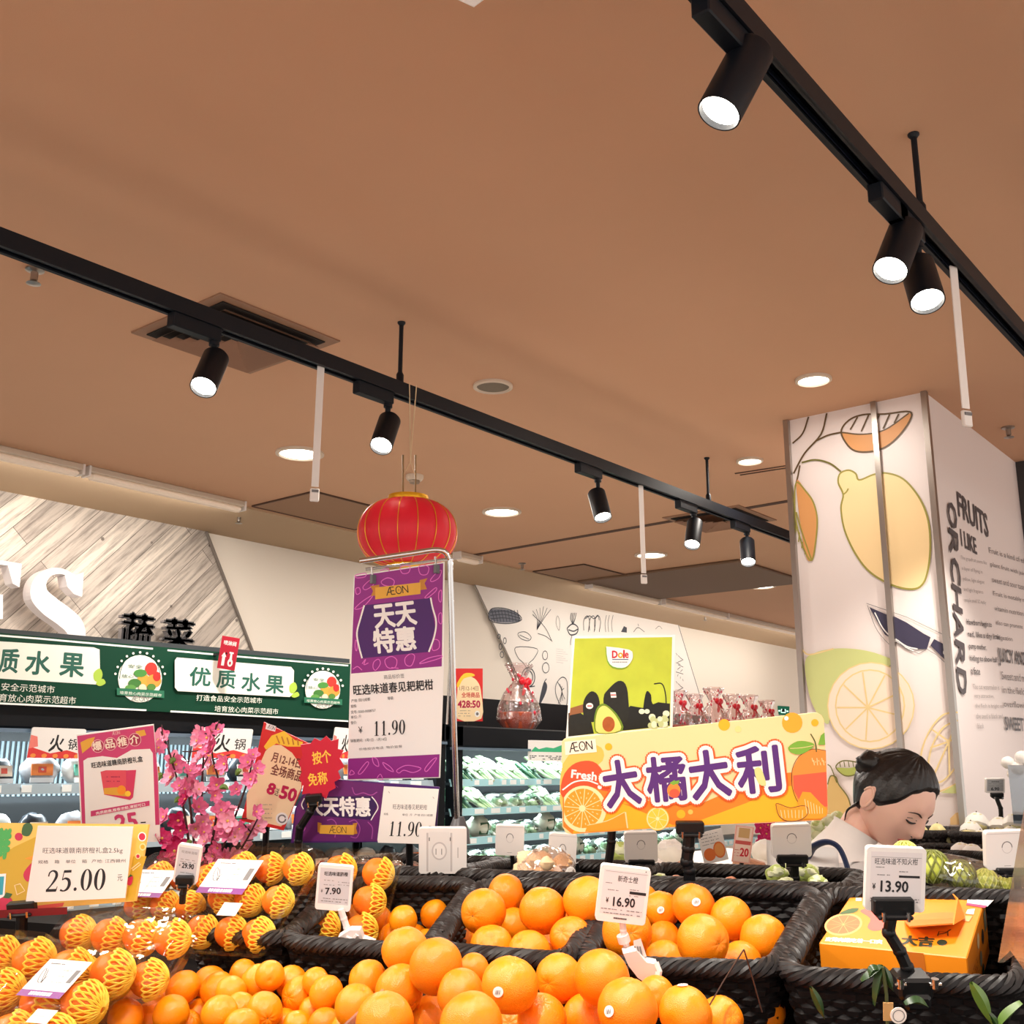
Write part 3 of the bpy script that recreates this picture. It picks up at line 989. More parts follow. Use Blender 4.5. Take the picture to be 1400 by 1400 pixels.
def spotlight(y, ax, label, head_px, aim_px, t_hint, L=.17, r=.043, power=None, angle=62, copy=None, adapter=.17, dirv=None, hang=None):
    """adapter box on the rail at x = ax; the head's axis runs from head_px (rear end) to aim_px (lens)"""
    t = thing('track_spotlight', label, 'spotlight', loc=(ax, y, TZ-.025), group='black track spotlights')
    m = MB(); m.box((ax, y, TZ-.045), (adapter, .036, .045), BLACK, bev=.003); m.box((ax+adapter*.38, y, TZ-.02), (adapter*.3, .03, .02), BLACK); m.build('adapter', t)
    px = ax+adapter*.42
    piv = Vector((px, y, TZ-.07))
    d = Vector(dirv).normalized()
    if hang is None: hang = .05
    top = piv+Vector((0, 0, -hang))
    m = MB(); m.tube([piv+Vector((0, 0, .03)), top], .010, BLACK, 10); m.lathe([(.016, 0), (.016, .012)], BLACK, 12, Matrix.Translation(piv+Vector((0, 0, -.01)))); m.build('arm', t, smooth=True)
    c0 = top-d*L*.30
    q = d.to_track_quat('Z', 'Y').to_matrix().to_4x4()
    Mx = Matrix.Translation(c0) @ q
    m = MB(); m.lathe([(.0001, 0), (r*.9, 0), (r, .006), (r, L), (r*.93, L), (r*.88, L-.016)], BLACK, 32, Mx, capt=False); h = m.build('housing', t, smooth=True)
    m = MB(); m.lathe([(.0001, L-.012), (r*.9, L-.012)], LAMP, 28, Mx); m.build('lens', h)
    l = bpy.data.lights.new('spot_lamp', 'SPOT'); l.energy = power or SPOT_W; l.spot_size = math.radians(angle); l.spot_blend = .7; l.shadow_soft_size = .04; l.color = (1, .93, .83)
    o = bpy.data.objects.new('spot_lamp', l); COL.objects.link(o)
    o.parent = h
    o.matrix_basis = MW[h.name].inverted() @ (Matrix.Translation(c0+d*(L+.01)) @ d.to_track_quat('-Z', 'Y').to_matrix().to_4x4())
    return t
for ax, lab, dv, hg, LL in ((1.744, 'black track spotlight hanging below the air vent', (-.539, -.356, -1), .074, .156),
                    (2.483, 'black track spotlight to the left of the lantern strings', (-.635, -.337, -1), .084, .156),
                    (3.794, 'black track spotlight midway between lantern and column', (-.214, -.412, -1), .092, .144),
                    (4.646, 'black track spotlight just left of the hanger rod near the column', (-.575, -.158, -1), .076, .157),
                    (5.224, 'black track spotlight pointing straight down at the end of the left track', (-.5, -.262, -1), .079, .155)):
    spotlight(Y1, ax, lab, None, None, None, dirv=dv, L=LL, r=.040, hang=hg)
for ax, lab, dv, hg, LL in ((1.535, 'largest black spotlight at top right of the photo', (-.412, .315, -1), .018, .162),
                    (2.338, 'black spotlight tilted left on the upper right track, in front of its neighbour', (-.618, .14, -1), .037, .16),
                    (2.453, 'black spotlight hanging just behind its neighbour on the upper right track', (-.402, -.264, -1), .082, .141)):
    spotlight(Y2, ax, lab, None, None, None, dirv=dv, L=LL, r=.041, hang=hg)
# the track's remaining heads, outside the picture, that light the fruit stand
for ax, dv in ((-.2, (.85, .25, -1)), (.15, (.78, .05, -1)), (.5, (.62, .3, -1)), (.82, (.45, -.2, -1))):
    spotlight(Y2, ax, 'black spotlight on the upper right track, aimed at the fruit stand', None, None, None, dirv=dv, power=SPOT_W*1.35)
for ax, dv in ((-.3, (.8, -.75, -1)), (.15, (.7, -.6, -1)), (.6, (.5, -.6, -1))):
    spotlight(Y1, ax, 'black spotlight on the left track, aimed at the fruit stand', None, None, None, dirv=dv, power=SPOT_W*1.3)
for ax, dv in ((4.0, (.55, .75, -1)), (3.75, (.75, .6, -1))):
    spotlight(Y2, ax, 'black spotlight on the upper right track, aimed at the column', None, None, None, dirv=dv, power=SPOT_W*1.0)
# white strips that hang from the tracks
def strip(px, y, top_py, bot_py, label, lean=0):
    a = ony(px, top_py, y); b = ony(px+lean, bot_py, y)
    a.z = TZ-.02
    t = thing('hanging_strip', label, 'hanging strip', loc=a, group='white strips hanging from the tracks')
    dx = (b.x-a.x)
    Mx = frame((a+b)/2, Vector((1, -.6, 0)), a-b)
    L = (a-b).length
    m = MB(); m.box((0, 0, .02), (.026, L-.05, .003), mat('white_strip', (236, 228, 222), .4), Mx) if False else m.box((0, .025, 0), (.024, L-.05, .003), mat('white_strip', (236, 228, 222), .4), Mx)
    m.build('band', t)
    m = MB(); m.box((0, -L/2+.022, 0), (.03, .044, .012), mat('white_strip', (0, 0, 0)), Mx, bev=.003); m.box((0, -L/2+.034, .007), (.022, .008, .004), GREYI, Mx); m.build('clip', t)
strip(435, Y1, 512, 686, 'white hanging strip with clip left of the lantern', -2)
strip(878, Y1, 678, 798, 'white hanging strip with clip midway along the left track', 1)
strip(1303, Y2, 385, 584, 'white hanging strip with clip in front of the column', 22)
# corner of a white card overhead
q = [dep(560, -30, 1.9), dep(648, 10, 1.9), dep(649, -60, 1.9)]
ex = (q[1]-q[0]).normalized()
m = MB(); m.prism([(0, 0), (.14, 0), (.19, .12), (0, .16)], .003, mat('white_card', (250, 246, 242), .5, emit=None), frame(q[1]-ex*.14, ex, Vector((0, 0, 1))))
tag(m.build('hanging_card'), 'corner of a white hanging card at the top edge of the photo', 'hanging card')
# ================================================================== WALL LETTERS
def smooth_path(path, wd, k=6):
    pts = cat_rom([(a, b, 0) for a, b in path], k)
    ws = []
    for i in range(len(wd)-1):
        for j in range(k):
            ws.append(wd[i]+(wd[i+1]-wd[i])*j/k)
    ws.append(wd[-1])
    A, B = [], []
    for i, p in enumerate(pts):
        t = pts[min(i+1, len(pts)-1)]-pts[max(i-1, 0)]
        t.normalize()
        n = Vector((-t.y, t.x, 0))*ws[i]/2
        A.append(p+n); B.append(p-n)
    return A, B
def ribbon_prism(mb, path, wd, h, m, M, k=6):
    A, B = smooth_path(path, wd, k)
    n = len(A)
    P = []
    for z in (0, h):
        for p in A+B:
            P.append(M @ Vector((p.x, p.y, z)))
    F = []
    for i in range(n-1):
        F.append((2*n+i, 2*n+n+i, 2*n+n+i+1, 2*n+i+1))
        F.append((i+1, n+i+1, n+i, i))
        F.append((i, 2*n+i, 2*n+i+1, i+1))
        F.append((n+i+1, 2*n+n+i+1, 2*n+n+i, n+i))
    F.append((0, n, 3*n, 2*n)); F.append((n-1, 2*n+n-1, 3*n+n-1, 2*n-1))
    mb.add(P, F, m)
WL = mat('white_letter', (244, 238, 238), .45)
LY = 6.1
def lp(x, y):
    return ony(x, y, LY)
# S: path in photo pixels on the plane of the wall letters
def LM():
    return Matrix(((1, 0, 0, 0), (0, 0, -1, LY), (0, 1, 0, 0), (0, 0, 0, 1)))
def l2(x, y):
    q = lp(x, y); return (q.x, q.z)
PXM = (lp(60, 820)-lp(59, 820)).length
s = MB()
path = [(98, 800), (88, 790), (72, 783), (55, 786), (44, 799), (44, 816), (58, 831), (76, 844), (90, 857), (95, 873), (88, 890), (70, 902), (50, 902), (36, 890)]
wd = [4, 6, 7, 10, 18, 25, 27, 27, 27, 23, 16, 8, 7, 5]
ribbon_prism(s, [l2(*p) for p in path], [x*PXM for x in wd], .09, WL, LM())
s.prism([l2(*p) for p in ((103, 785), (101, 818), (90, 814), (81, 804), (78, 789), (90, 791))], .0925, WL, LM())
s.prism([l2(*p) for p in ((34, 905), (34, 874), (42, 878), (50, 898))], .0925, WL, LM())
tag(s.build('wall_letter', smooth=False), 'big white serif letter S on the wood-plank wall', 'wall letter')
s = MB()
for k_, P in enumerate(([(-62, 760), (-38, 762), (-38, 905), (-62, 902)], [(-80, 758), (18, 773), (18, 778), (-80, 764)], [(0, 774), (19, 774), (16, 805), (7, 800)], [(-40, 826), (-10, 828), (-10, 834), (-40, 832)], [(-14, 815), (-7, 815), (-7, 848), (-14, 848)], [(-80, 900), (30, 908), (30, 902), (-80, 894)], [(10, 905), (37, 866), (34, 906)])):
    s.prism([l2(*p) for p in P], .088+.0012*k_, WL, LM())
tag(s.build('wall_letter'), 'big white serif letter E cut off by the left photo edge', 'wall letter')
def raised_glyph(ch, x0, y0, x1, y1, label):
    V, F, a0, a1, b0, b1 = glyphs(ch)
    p, q = lp(x0, y1), lp(x1, y0)
    s = MB()
    sx, sy = (q.x-p.x)/(a1-a0), (q.z-p.z)/(b1-b0)
    fm, sm_ = mat('black_letter', (34, 32, 36), .4), mat('grey_letter_side', (150, 146, 148), .5)
    for dx, dy in ((0, 0), (.012, 0), (-.012, 0), (0, .008), (0, -.008)):
        P = [Vector((p.x+(x-a0)*sx+dx, LY-.06, p.z+(y-b0)*sy+dy)) for x, y in V]
        s.add(P, F, fm)
        Q = [v_+Vector((0, .06, 0)) for v_ in P]
        s.add(P+Q, [e for f in F for e in [(f[i], f[i-1], f[i-1]+len(P), f[i]+len(P)) for i in range(len(f))]] if dx == 0 and dy == 0 else [], sm_)
    tag(s.build('wall_letter'), label, 'wall letter')
raised_glyph('蔬', 157, 843, 205, 884, 'black raised Chinese character left of the pair on the plank wall')
raised_glyph('菜', 215, 850, 259, 888, 'black raised Chinese character right of the pair on the plank wall')

# ================================================================== CHILLER WITH GREEN HEADER
FY = 5.2
NAVYB = mat('chiller_black', (9, 12, 17), .45, spec=.2)
FWHITE = mat('chiller_back', (226, 238, 238), .4)
SHELF = mat('shelf_steel', (196, 216, 220), .35)
RAIL = mat('price_rail', (150, 196, 204), .3)
RAIL2 = mat('price_rail_grey', (150, 168, 178), .3)
LED = mat('led_tube', (255, 255, 255), .5, emit=(225, 248, 255), es=4)
def chiller(name, label, x0, x1, rails, topz, canopy, posts, rail_m, back_m, shelf_m):
    cx, L = (x0+x1)/2, x1-x0
    t = thing(name, label, 'chiller', loc=(cx, FY+.45, 0))
    m = MB(); m.box((cx, FY+.93, topz/2), (L, .06, topz), NAVYB); m.box((cx, FY+.894, topz/2), (L-.04, .012, topz-.1), back_m); m.build('back_panel', t)
    m = MB(); m.box((cx, FY+.45, .2), (L, .96, .4), NAVYB); m.build('base', t)
    m = MB(); m.box((cx, FY+.46, topz-.05), (L, .88, .10), NAVYB); m.box((cx, FY+.03, topz-canopy/2), (L, .06, canopy), NAVYB, bev=.01); m.build('canopy', t)
    m = MB(); m.tube([(x0+.05, FY+.16, topz-canopy+.03), (x1-.05, FY+.16, topz-canopy+.03)], .014, LED, 8); m.build('led_tube', t)
    m = MB()
    m.box((cx, FY-.005, topz-canopy-.01), (L, .03, .018), mat('canopy_trim', (110, 130, 150), .3, .5)); m.build('trim_strip', t)
    for z in rails:
        m = MB(); m.box((cx, FY+.36, z-.012), (L-.06, .66, .018), shelf_m); f = m.build('shelf', t)
        m = MB(); m.hull8([Vector((x, y, zz)) for zz, y0_ in ((z-.03, FY+.03), (z+.02, FY+.045)) for x, y in ((x0+.03, y0_-.012), (x1-.03, y0_-.012), (x1-.03, y0_), (x0+.03, y0_))], rail_m)
        rnd = random.Random(int(z*100))
        x = x0+.1
        while x < x1-.15:
            ww = rnd.choice((.05, .07, .1))
            m.box((x, FY+.021, z-.004), (ww, .004, .034), mat('rail_label', (232, 240, 240), .4))
            x += ww+rnd.uniform(.03, .2)
        m.build('price_rail', f)
    for px in posts:
        m = MB(); m.box((px, FY+.04, topz/2), (.09, .08, topz-.004), NAVYB); m.build('post', t)
    return t
ch1 = chiller('wall_chiller', 'long open chiller under the green Chinese header sign', .6, 5.66, (1.36, 1.08, .80), 1.77, .13, (.65, 5.62), RAIL2, mat('chiller_back_grey', (30, 38, 44), .4), mat('shelf_grey', (70, 86, 94), .35))
ch2 = chiller('wall_chiller', 'long open vegetable chiller with dark canopy right of the hanging poster', 5.72, 11.2, (1.365, 1.165, .965, .775), 1.755, .15, (5.80,), RAIL, mat('chiller_back_dark', (34, 42, 46), .4), mat('shelf_dark', (44, 54, 58), .4))
m = MB(); m.box((8.4, FY+.99, 1.89), (5.6, .05, .32), NAVYB)
m.build('upstand', ch2)
m = MB()
for i in range(150):
    x = 1.0+i*.03
    m.box((x, FY+.885, 1.45), (.014, .008, .3), mat('grille_bar', (150, 172, 182), .4))
m.build('rear_grille', ch1)

# the green header sign
H = Board((0, 862), (475, 906), None, None, M=frame(Vector((3.0, FY-.002, 1.927)), (1, 0, 0), (0, 0, 1)), wh=(3.56, .355))
H.EPS = .0002; H.ppx = .0037
H.body(.06, GREEN)
hx = Board.P
H.poly([(-150, 852), (478, 907), (478, 901), (-150, 846)], mat('header_trim', (50, 58, 62), .4))
GLIT = mat('header_light', (248, 250, 246), .5)
for a, b in (((-100, 861), (52, 873)), ((52, 873), (209, 887)), ((229, 889), (330, 898)), ((330, 898), (476, 910))):
    H.stroke([a, b], 2.4, GLIT, k=3)
for a, b in (((-100, 957), (200, 971)), ((233, 972.5), (476, 986))):
    H.stroke([a, b], 2.4, GLIT, k=3)
H.k = 3
HT = mat('header_text_green', (24, 92, 76), .5); HW = mat('header_white', (238, 240, 228), .5)
H.poly([(-60, 873), (128, 885), (136, 888), (137, 930), (133, 936), (-60, 924)], HW)
H.text('质', (-2, 918), (23, 920), 30, HT, .03); H.text('水', (34, 921), (67, 923), 30, HT, .03); H.text('果', (81, 924), (113, 926), 31, HT, .03); H.text('优', (-50, 915), (-20, 917), 30, HT, .03)
LF = mat('lime_leaf', (168, 200, 70), .5)
H.poly([(129, 930), (128, 920), (136, 914), (140, 922), (136, 932)], LF, sm=4); H.poly([(131, 934), (140, 928), (144, 934), (136, 938)], LF, sm=4)
H.text('安全示范城市', (1, 944), (74, 948), 10, HW); H.text('打造食品', (-55, 940), (-4, 943.5), 10, HW); H.text('育放心肉菜示范超市', (-2, 959), (103, 963), 10, HW)
def medal(cx, cy, r):
    H.ell(cx, cy, r, r*1.08, HW)
    H.stroke([(cx-r*.93*math.cos(a), cy-r*1.22*math.sin(a)) for a in [i*.26 for i in range(13)]], 1, GREEN)
    for i in range(11):
        a = math.pi*(.06+.088*i)
        H.ell(cx-r*1.14*math.cos(a), cy-r*1.2*math.sin(a), 1.8, 1.8, HW, n=6)
    H.text('安全', (cx-r*.55, cy-r*.5), (cx+r*.1, cy-r*.46), 5, HT)
    H.text('放心', (cx-r*.85, cy-r*.05), (cx-r*.3, cy-r*.02), 5, HT)
    for dx, dy, a, b, c in ((.5, -.45, .28, .3, (206, 50, 40)), (.15, .1, .3, .32, (220, 160, 60)), (.62, .1, .34, .3, (230, 150, 60)), (-.25, .2, .3, .2, (60, 120, 50)), (0, -.25, .3, .18, (70, 140, 60)), (.75, -.1, .18, .22, (190, 40, 36)), (-.45, .42, .25, .15, (90, 150, 70)), (.1, .42, .18, .18, (220, 210, 180)), (.5, .38, .2, .16, (80, 130, 50))):
        H.ell(cx+dx*r, cy+dy*r, a*r, b*r, mat('veg_%d_%d_%d' % c, c, .5), n=14)
    H.poly([(cx-r*1.08, cy+r*.42), (cx+r*1.08, cy+r*.55), (cx+r*1.08, cy+r*.88), (cx-r*1.08, cy+r*.74)], mat('ribbon_green', (30, 110, 80), .5))
    H.text('培育放心肉菜示范超市', (cx-r*.95, cy+r*.70), (cx+r*.95, cy+r*.83), 4.5, HW)
    H.aeon((cx-r*.42, cy+r*1.0), (cx+r*.38, cy+r*1.04), 7, GREYI, wd=.12)
medal(191, 928, 30); medal(440, 943, 24)
H.poly([(240, 899), (396, 912), (400, 917), (399, 949), (394, 953), (241, 945), (237, 940), (237, 903)], HW)
for ch, a, b, y in (('优', 257, 285, 937), ('质', 294, 319, 940), ('水', 328, 353, 944), ('果', 361, 385, 947)):
    H.text(ch, (a, y), (b, y+1.6), 27, HT, .03)
H.poly([(394, 946), (394, 937), (401, 933), (404, 941), (399, 948)], LF, sm=4); H.poly([(396, 951), (404, 946), (407, 951), (400, 954)], LF, sm=4)
H.text('打造食品安全示范城市', (266, 958), (356, 962), 9, HW); H.text('培育放心肉菜示范超市', (291, 973), (378, 977), 9, HW)
hs = H.build('header_sign', M=H.M)
tag(hs, 'long dark green header sign with white Chinese lettering over the left chiller', 'sign')

# red hose-valve notice on the header
B = Board((304, 869), (328, 873), (296, 913), (ony(312, 890, FY-.16)-CAM).dot(CF))
B.body(.004, mat('notice_red', (190, 24, 52), .5))
B.text('喷淋阀', (.16, .26), (.86, .26), .14, WHT, .02, sp='n')
B.poly([(.2, .9), (.36, .9), (.36, .62), (.42, .62), (.28, .48), (.14, .62), (.2, .62)], WHT, 'n')
B.ell(.68, .78, .15, .12, WHT, 'n'); B.poly([(.6, .75), (.63, .5), (.56, .5), (.56, .45), (.8, .45), (.8, .5), (.73, .5), (.76, .75)], WHT, 'n'); B.ell(.68, .79, .06, .05, mat('notice_red', (0, 0, 0)), 'n')
nt_ = B.done('notice_sign')
_c = nt_.matrix_world.translation
m = MB(); m.box((_c.x, (_c.y+FY-.03)/2+.004, _c.z), (.02, FY-.03-_c.y, .012), BLACKP); m.build('bracket', nt_)
tag(nt_, 'small red notice with white arrow and valve symbol above the green header', 'sign')

# ================================================================== GOODS IN THE CHILLERS
def ordinal(i):
    o = ['first', 'second', 'third', 'fourth', 'fifth', 'sixth', 'seventh', 'eighth', 'ninth', 'tenth', 'eleventh', 'twelfth', 'thirteenth', 'fourteenth', 'fifteenth', 'sixteenth', 'seventeenth', 'eighteenth', 'nineteenth', 'twentieth', 'twenty-first', 'twenty-second', 'twenty-third', 'twenty-fourth', 'twenty-fifth', 'twenty-sixth', 'twenty-seventh', 'twenty-eighth']
    return o[i]
VG = [mat('veg_pale_green', (176, 206, 160), .5, var=.3, vscale=30), mat('veg_dark_green', (44, 92, 62), .5, var=.35, vscale=30), mat('veg_white', (226, 232, 214), .5, var=.12, vscale=20)]
STK = mat('price_sticker', (246, 250, 250), .5)
VFILM = film('pack_film', (244, 252, 250), .35, .15, bump=.8, bscale=60)
def veg_bundle(seed, ma, mb_):
    t = thing('vegetable_pack', 'x', 'vegetable pack', loc=(0, 0, 0))
    rnd = random.Random(seed)
    m = MB()
    for i in range(16):
        x = rnd.uniform(-.07, .07); z = rnd.uniform(.015, .075); r = rnd.uniform(.006, .011)
        m.tube([(x*.8, -.11, z*.6+.008), (x, 0, z), (x*1.15+rnd.uniform(-.02, .02), .1, z+.02)], [r, r, r*1.8], rnd.choice((ma, ma, mb_)), 6)
    for i in range(14):
        m.ball((rnd.uniform(-.08, .08), rnd.uniform(.03, .14), rnd.uniform(.04, .11)), rnd.uniform(.02, .034), rnd.choice((ma, mb_)), 7, 5, (1, 1.3, .5), .4, 3, i+seed)
    m.build('greens', t, smooth=True)
    m = MB(); m.box((rnd.uniform(-.03, .03), -.075, .075), (.045, .05, .003), STK, Matrix.Rotation(-.5, 4, 'X')); m.build('price_sticker', t)
    return t
def veg_tray(seed, ma, mb_):
    t = thing('vegetable_pack', 'x', 'vegetable pack', loc=(0, 0, 0))
    rnd = random.Random(seed)
    m = MB(); m.box((0, 0, .012), (.165, .2, .024), mat('foam_tray', (236, 240, 236), .5), bev=.01); m.build('tray', t)
    m = MB()
    for i in range(9):
        m.ball((rnd.uniform(-.055, .055), rnd.uniform(-.06, .06), rnd.uniform(.035, .07)), rnd.uniform(.024, .034), rnd.choice((ma, mb_)), 9, 6, (1, 1.2, .8), .2, 3, seed+i)
    m.build('produce', t, smooth=True)
    m = MB(); m.ball((0, 0, .045), .1, VFILM, 14, 8, (.92, 1.1, .62), .15, 3, seed); m.build('wrap', t, smooth=True)
    m = MB(); m.box((.03, -.07, .085), (.05, .04, .003), STK, Matrix.Rotation(-.6, 4, 'X')); m.build('price_sticker', t)
    return t
def veg_bag(seed, ma, mb_):
    t = thing('vegetable_pack', 'x', 'vegetable pack', loc=(0, 0, 0))
    m = MB(); m.ball((0, 0, .07), .085, ma, 14, 9, (1, .75, .85), .25, 2.5, seed); m.build('bag', t, smooth=True)
    m = MB(); m.box((0, -.066, .075), (.07, .004, .07), mb_, Matrix.Rotation(-.15, 4, 'X')); m.build('print_panel', t)
    m = MB(); m.box((.0, -.07, .03), (.1, .004, .022), STK); m.build('price_sticker', t)
    return t
PROTO = [veg_bundle(1, VG[0], VG[2]), veg_bundle(5, VG[1], VG[0]), veg_tray(9, VG[2], VG[0]), veg_tray(14, VG[1], VG[0]), veg_bag(3, VG[2], VG[1])]
KIND = ['bundle of pale leafy greens', 'bundle of dark leafy greens', 'wrapped tray of white vegetables', 'wrapped tray of dark green vegetables', 'white bag of vegetables']
used = set()
def put(i, M, label, group):
    if i in used:
        return copy_tree(PROTO[i], M, label, group)
    used.add(i)
    o = PROTO[i]; o.matrix_world = M; o['label'] = label; o['group'] = group
    return o
rr = random.Random(4)
for k, (z, pat, nm) in enumerate(((1.365, (1, 0, 0, 0), 'top'), (1.165, (0, 3, 2, 2), 'second'), (.965, (2, 4, 3, 2), 'third'), (.775, (4, 2, 2, 3), 'lowest'))):
    x = 5.98; i = 0
    while x < 9.5 and i < 18:
        p = pat[(i*7+k) % 4] if i else 1
        if k == 3 and i > 15: break
        M = Matrix.Translation((x, FY+.17+rr.uniform(-.01, .01), z)) @ Matrix.Rotation(rr.uniform(-.2, .2), 4, 'Z') @ Matrix.Rotation(.35, 4, 'X') @ Matrix.Scale(rr.uniform(1.05, 1.2), 4)
        put(p, M, '%s, %s from the dark post, %s chiller shelf' % (KIND[p], ordinal(i), nm), 'packed vegetables in the right chiller')
        x += .2; i += 1
# left chiller goods: white pouches and printed bags
BAGS = []
def pouch(seed, ma, mb_, mc):
    t = thing('food_pouch', 'x', 'food pouch', loc=(0, 0, 0))
    m = MB(); m.ball((0, 0, .085), .1, ma, 16, 10, (1, .5, .85), .18, 2.2, seed); m.build('bag', t, smooth=True)
    m = MB(); m.box((0, -.048, .085), (.11, .006, .06), mb_); m.box((.0, -.051, .085), (.04, .004, .03), mc); m.build('print_panel', t)
    m = MB(); m.box((0, -.05, .03), (.12, .006, .026), STK); m.build('price_sticker', t)
    return t
BAGS = [pouch(2, mat('pouch_white', (236, 238, 234), .4), mat('pouch_green', (90, 170, 150), .5), mat('pouch_pink', (220, 60, 120), .5)),
        pouch(6, mat('pouch_grey', (170, 172, 176), .35, var=.5, vscale=25), mat('pouch_orange', (232, 130, 60), .5), mat('pouch_red', (200, 70, 50), .5)),
        pouch(8, mat('pouch_black', (50, 54, 60), .35, var=.6, vscale=40), mat('pouch_cream', (236, 220, 200), .5), mat('pouch_red', (0, 0, 0)))]
BK = ['white food pouch with green print', 'grey food pouch with orange label', 'dark food pouch with cream label']
ub = set()
for k, z in enumerate((1.36, 1.08, .80)):
    for i in range(17):
        x = 2.2+i*.205
        p = (0, 1, 2, 1, 0, 2, 1)[(i+k*2) % 7]
        if k == 0 and i < 2: p = i % 2*0
        M = Matrix.Translation((x, FY+.13, z)) @ Matrix.Rotation(rr.uniform(-.25, .25), 4, 'Z') @ Matrix.Rotation(-.15, 4, 'X') @ Matrix.Scale(rr.uniform(.85, 1.0), 4)
        lab = '%s, %s from the left on the %s left-chiller shelf' % (BK[p], ordinal(i), ('top', 'middle', 'lowest')[k])
        if p in ub:
            copy_tree(BAGS[p], M, lab, 'pouches in the left chiller')
        else:
            ub.add(p); o = BAGS[p]; o.matrix_world = M; o['label'] = lab; o['group'] = 'pouches in the left chiller'
# dark bottles behind the blossom
def bottle(x, label):
    t = thing('sauce_bottle', label, 'bottle', loc=(x, FY+.36, 1.36), group='dark bottles in the left chiller')
    Mx = Matrix.Translation((x, FY+.36, 1.36))
    m = MB(); m.lathe([(.03, 0), (.034, .01), (.034, .10), (.014, .15), (.013, .19)], mat('dark_glass', (30, 34, 38), .15), 16, Mx); m.build('body', t, smooth=True)
    m = MB(); m.lathe([(.035, .03), (.035, .085)], STK, 16, Mx, False, False); m.build('label_band', t, smooth=True)
    m = MB(); m.lathe([(.016, .185), (.016, .21), (.001, .212)], NAVYB, 12, Mx); m.build('cap', t, smooth=True)
for i, x in enumerate((3.98, 4.12, 4.27)):
    bottle(x, '%s of the three dark bottles in the left chiller' % ('left', 'middle', 'right')[i])
# printed hotpot banners hanging at the chiller's upper edge
for i, (x0, x1) in enumerate(((38, 118), (262, 346), (452, 492))):
    _y = FY-.04
    B = Board((x0+6, 994), (x1, 997), (x0-2, 1036), tuple((ony(a_, 1010, _y)-CAM).dot(CF) for a_ in (x0+6, x1, x0-2)))
    B.body(.006, WHT, .01)
    B.poly([(0, .62), (.15, .7), (.4, .84), (.7, .72), (1, .86), (1, 1), (0, 1)], mat('banner_red', (222, 60, 60), .5), 'n')
    B.poly([(0, .25), (.12, .3), (.16, .62), (0, .7)], mat('banner_pink', (240, 130, 120), .5), 'n')
    B.text('火', (.36, .78), (.62, .78), .55, INK, .02, sp='n'); B.text('锅', (.7, .7), (.9, .7), .36, INK, .01, sp='n')
    for k in range(5):
        B.ell(.1+k*.2, .92, .05, .07, mat('banner_orange', (240, 150, 70), .5), 'n', n=12)
    tag(B.done('shelf_banner'), ('white and red printed banner at the left end of the left chiller', 'white and red printed banner behind the peach blossom', 'white and red printed banner beside the red starburst sign')[i], 'banner')
B = Board((722, 1012), (772, 1013), (716, 1040), (ony(745, 1025, FY-.10)-CAM).dot(CF))
B.body(.006, WHT)
B.poly([(.1, .5), (.2, .3), (.3, .42), (.5, .32), (.7, .36), (.92, .2), (.98, .55), (.1, .55)], mat('banner_green', (60, 180, 130), .5), 'n')
B.lines(.05, .75, .95, .9, 3, INK, 'n', wd=.006, seed=3)
tag(B.done('shelf_banner'), 'white and green card on the top shelf of the vegetable chiller', 'banner')

# ------------------------------------------------------------------ on top of the chiller
CELL = film('cellophane', (255, 238, 238), .5, .1, bump=1.2, bscale=35, haze=.04)
HEART = mat('red_heart_print', (206, 30, 60), .4)
def gift_bag(px, py_bot, hpx, yy, label, full=True, seed=0):
    b = ony(px, py_bot, yy); b.z = 1.757
    h = (ony(px, py_bot-hpx, yy)-ony(px, py_bot, yy)).z
    t = thing('gift_basket', label, 'gift basket', loc=b, group='cellophane gift baskets on the chiller')
    r = h*.33
    Mx = Matrix.Translation(b)
    m = MB(); m.lathe([(r*.75, 0), (r*.95, h*.1), (r*1.02, h*.24), (r*.96, h*.26), (r*.9, h*.22), (.001, h*.2)], mat('woven_basket_brown', (176, 74, 40), .6, var=.5, vscale=90, bump=.8, bscale=150), 28, Mx, sy=.8); m.build('basket', t, smooth=True)
    prof = [(r*.8, .004), (r*1.12, h*.14), (r*1.04, h*.34), (r*.75, h*.55), (r*.34, h*.70), (r*.30, h*.74), (r*.5, h*.86), (r*.72, h*.97), (r*.66, h*1.0)]
    m = MB(); m.lathe(prof, CELL, 36, Mx, capt=False, sy=.8, lobes=7, amp=.10)
    rnd = random.Random(seed)
    for i in range(26):
        a = rnd.uniform(0, 6.28); k = rnd.uniform(.25, .95); 
        zi = h*k
        rad = np.interp(zi, [p[1] for p in prof], [p[0] for p in prof])*1.03
        p = b+Vector((rad*math.cos(a), rad*.8*math.sin(a), zi))
        m.ball(p, h*.028, HEART, 8, 5, (1, .4, 1))
    m.build('cellophane_wrap', t, smooth=True)
    m = MB()
    c = b+Vector((r*.12, -r*.32, h*.71))
    for sx in (-1, 1):
        m.ball(c+Vector((sx*h*.075, 0, h*.02)), h*.075, mat('red_ribbon', (214, 20, 40), .3), 12, 8, (1, .5, .8), .2, 3, 1)
        m.tube([c, c+Vector((sx*h*.05, -.01, -h*.1)), c+Vector((sx*h*.09, -.01, -h*.2))], [h*.03, h*.035, h*.02], mat('red_ribbon', (0, 0, 0)), 6, flat=.3)
    m.ball(c, h*.045, mat('red_ribbon', (0, 0, 0)), 10, 6)
    m.build('ribbon_bow', t, smooth=True)
gift_bag(709, 993, 90, 5.42, 'cellophane gift basket with red bow standing alone left of the green avocado sign', seed=1)
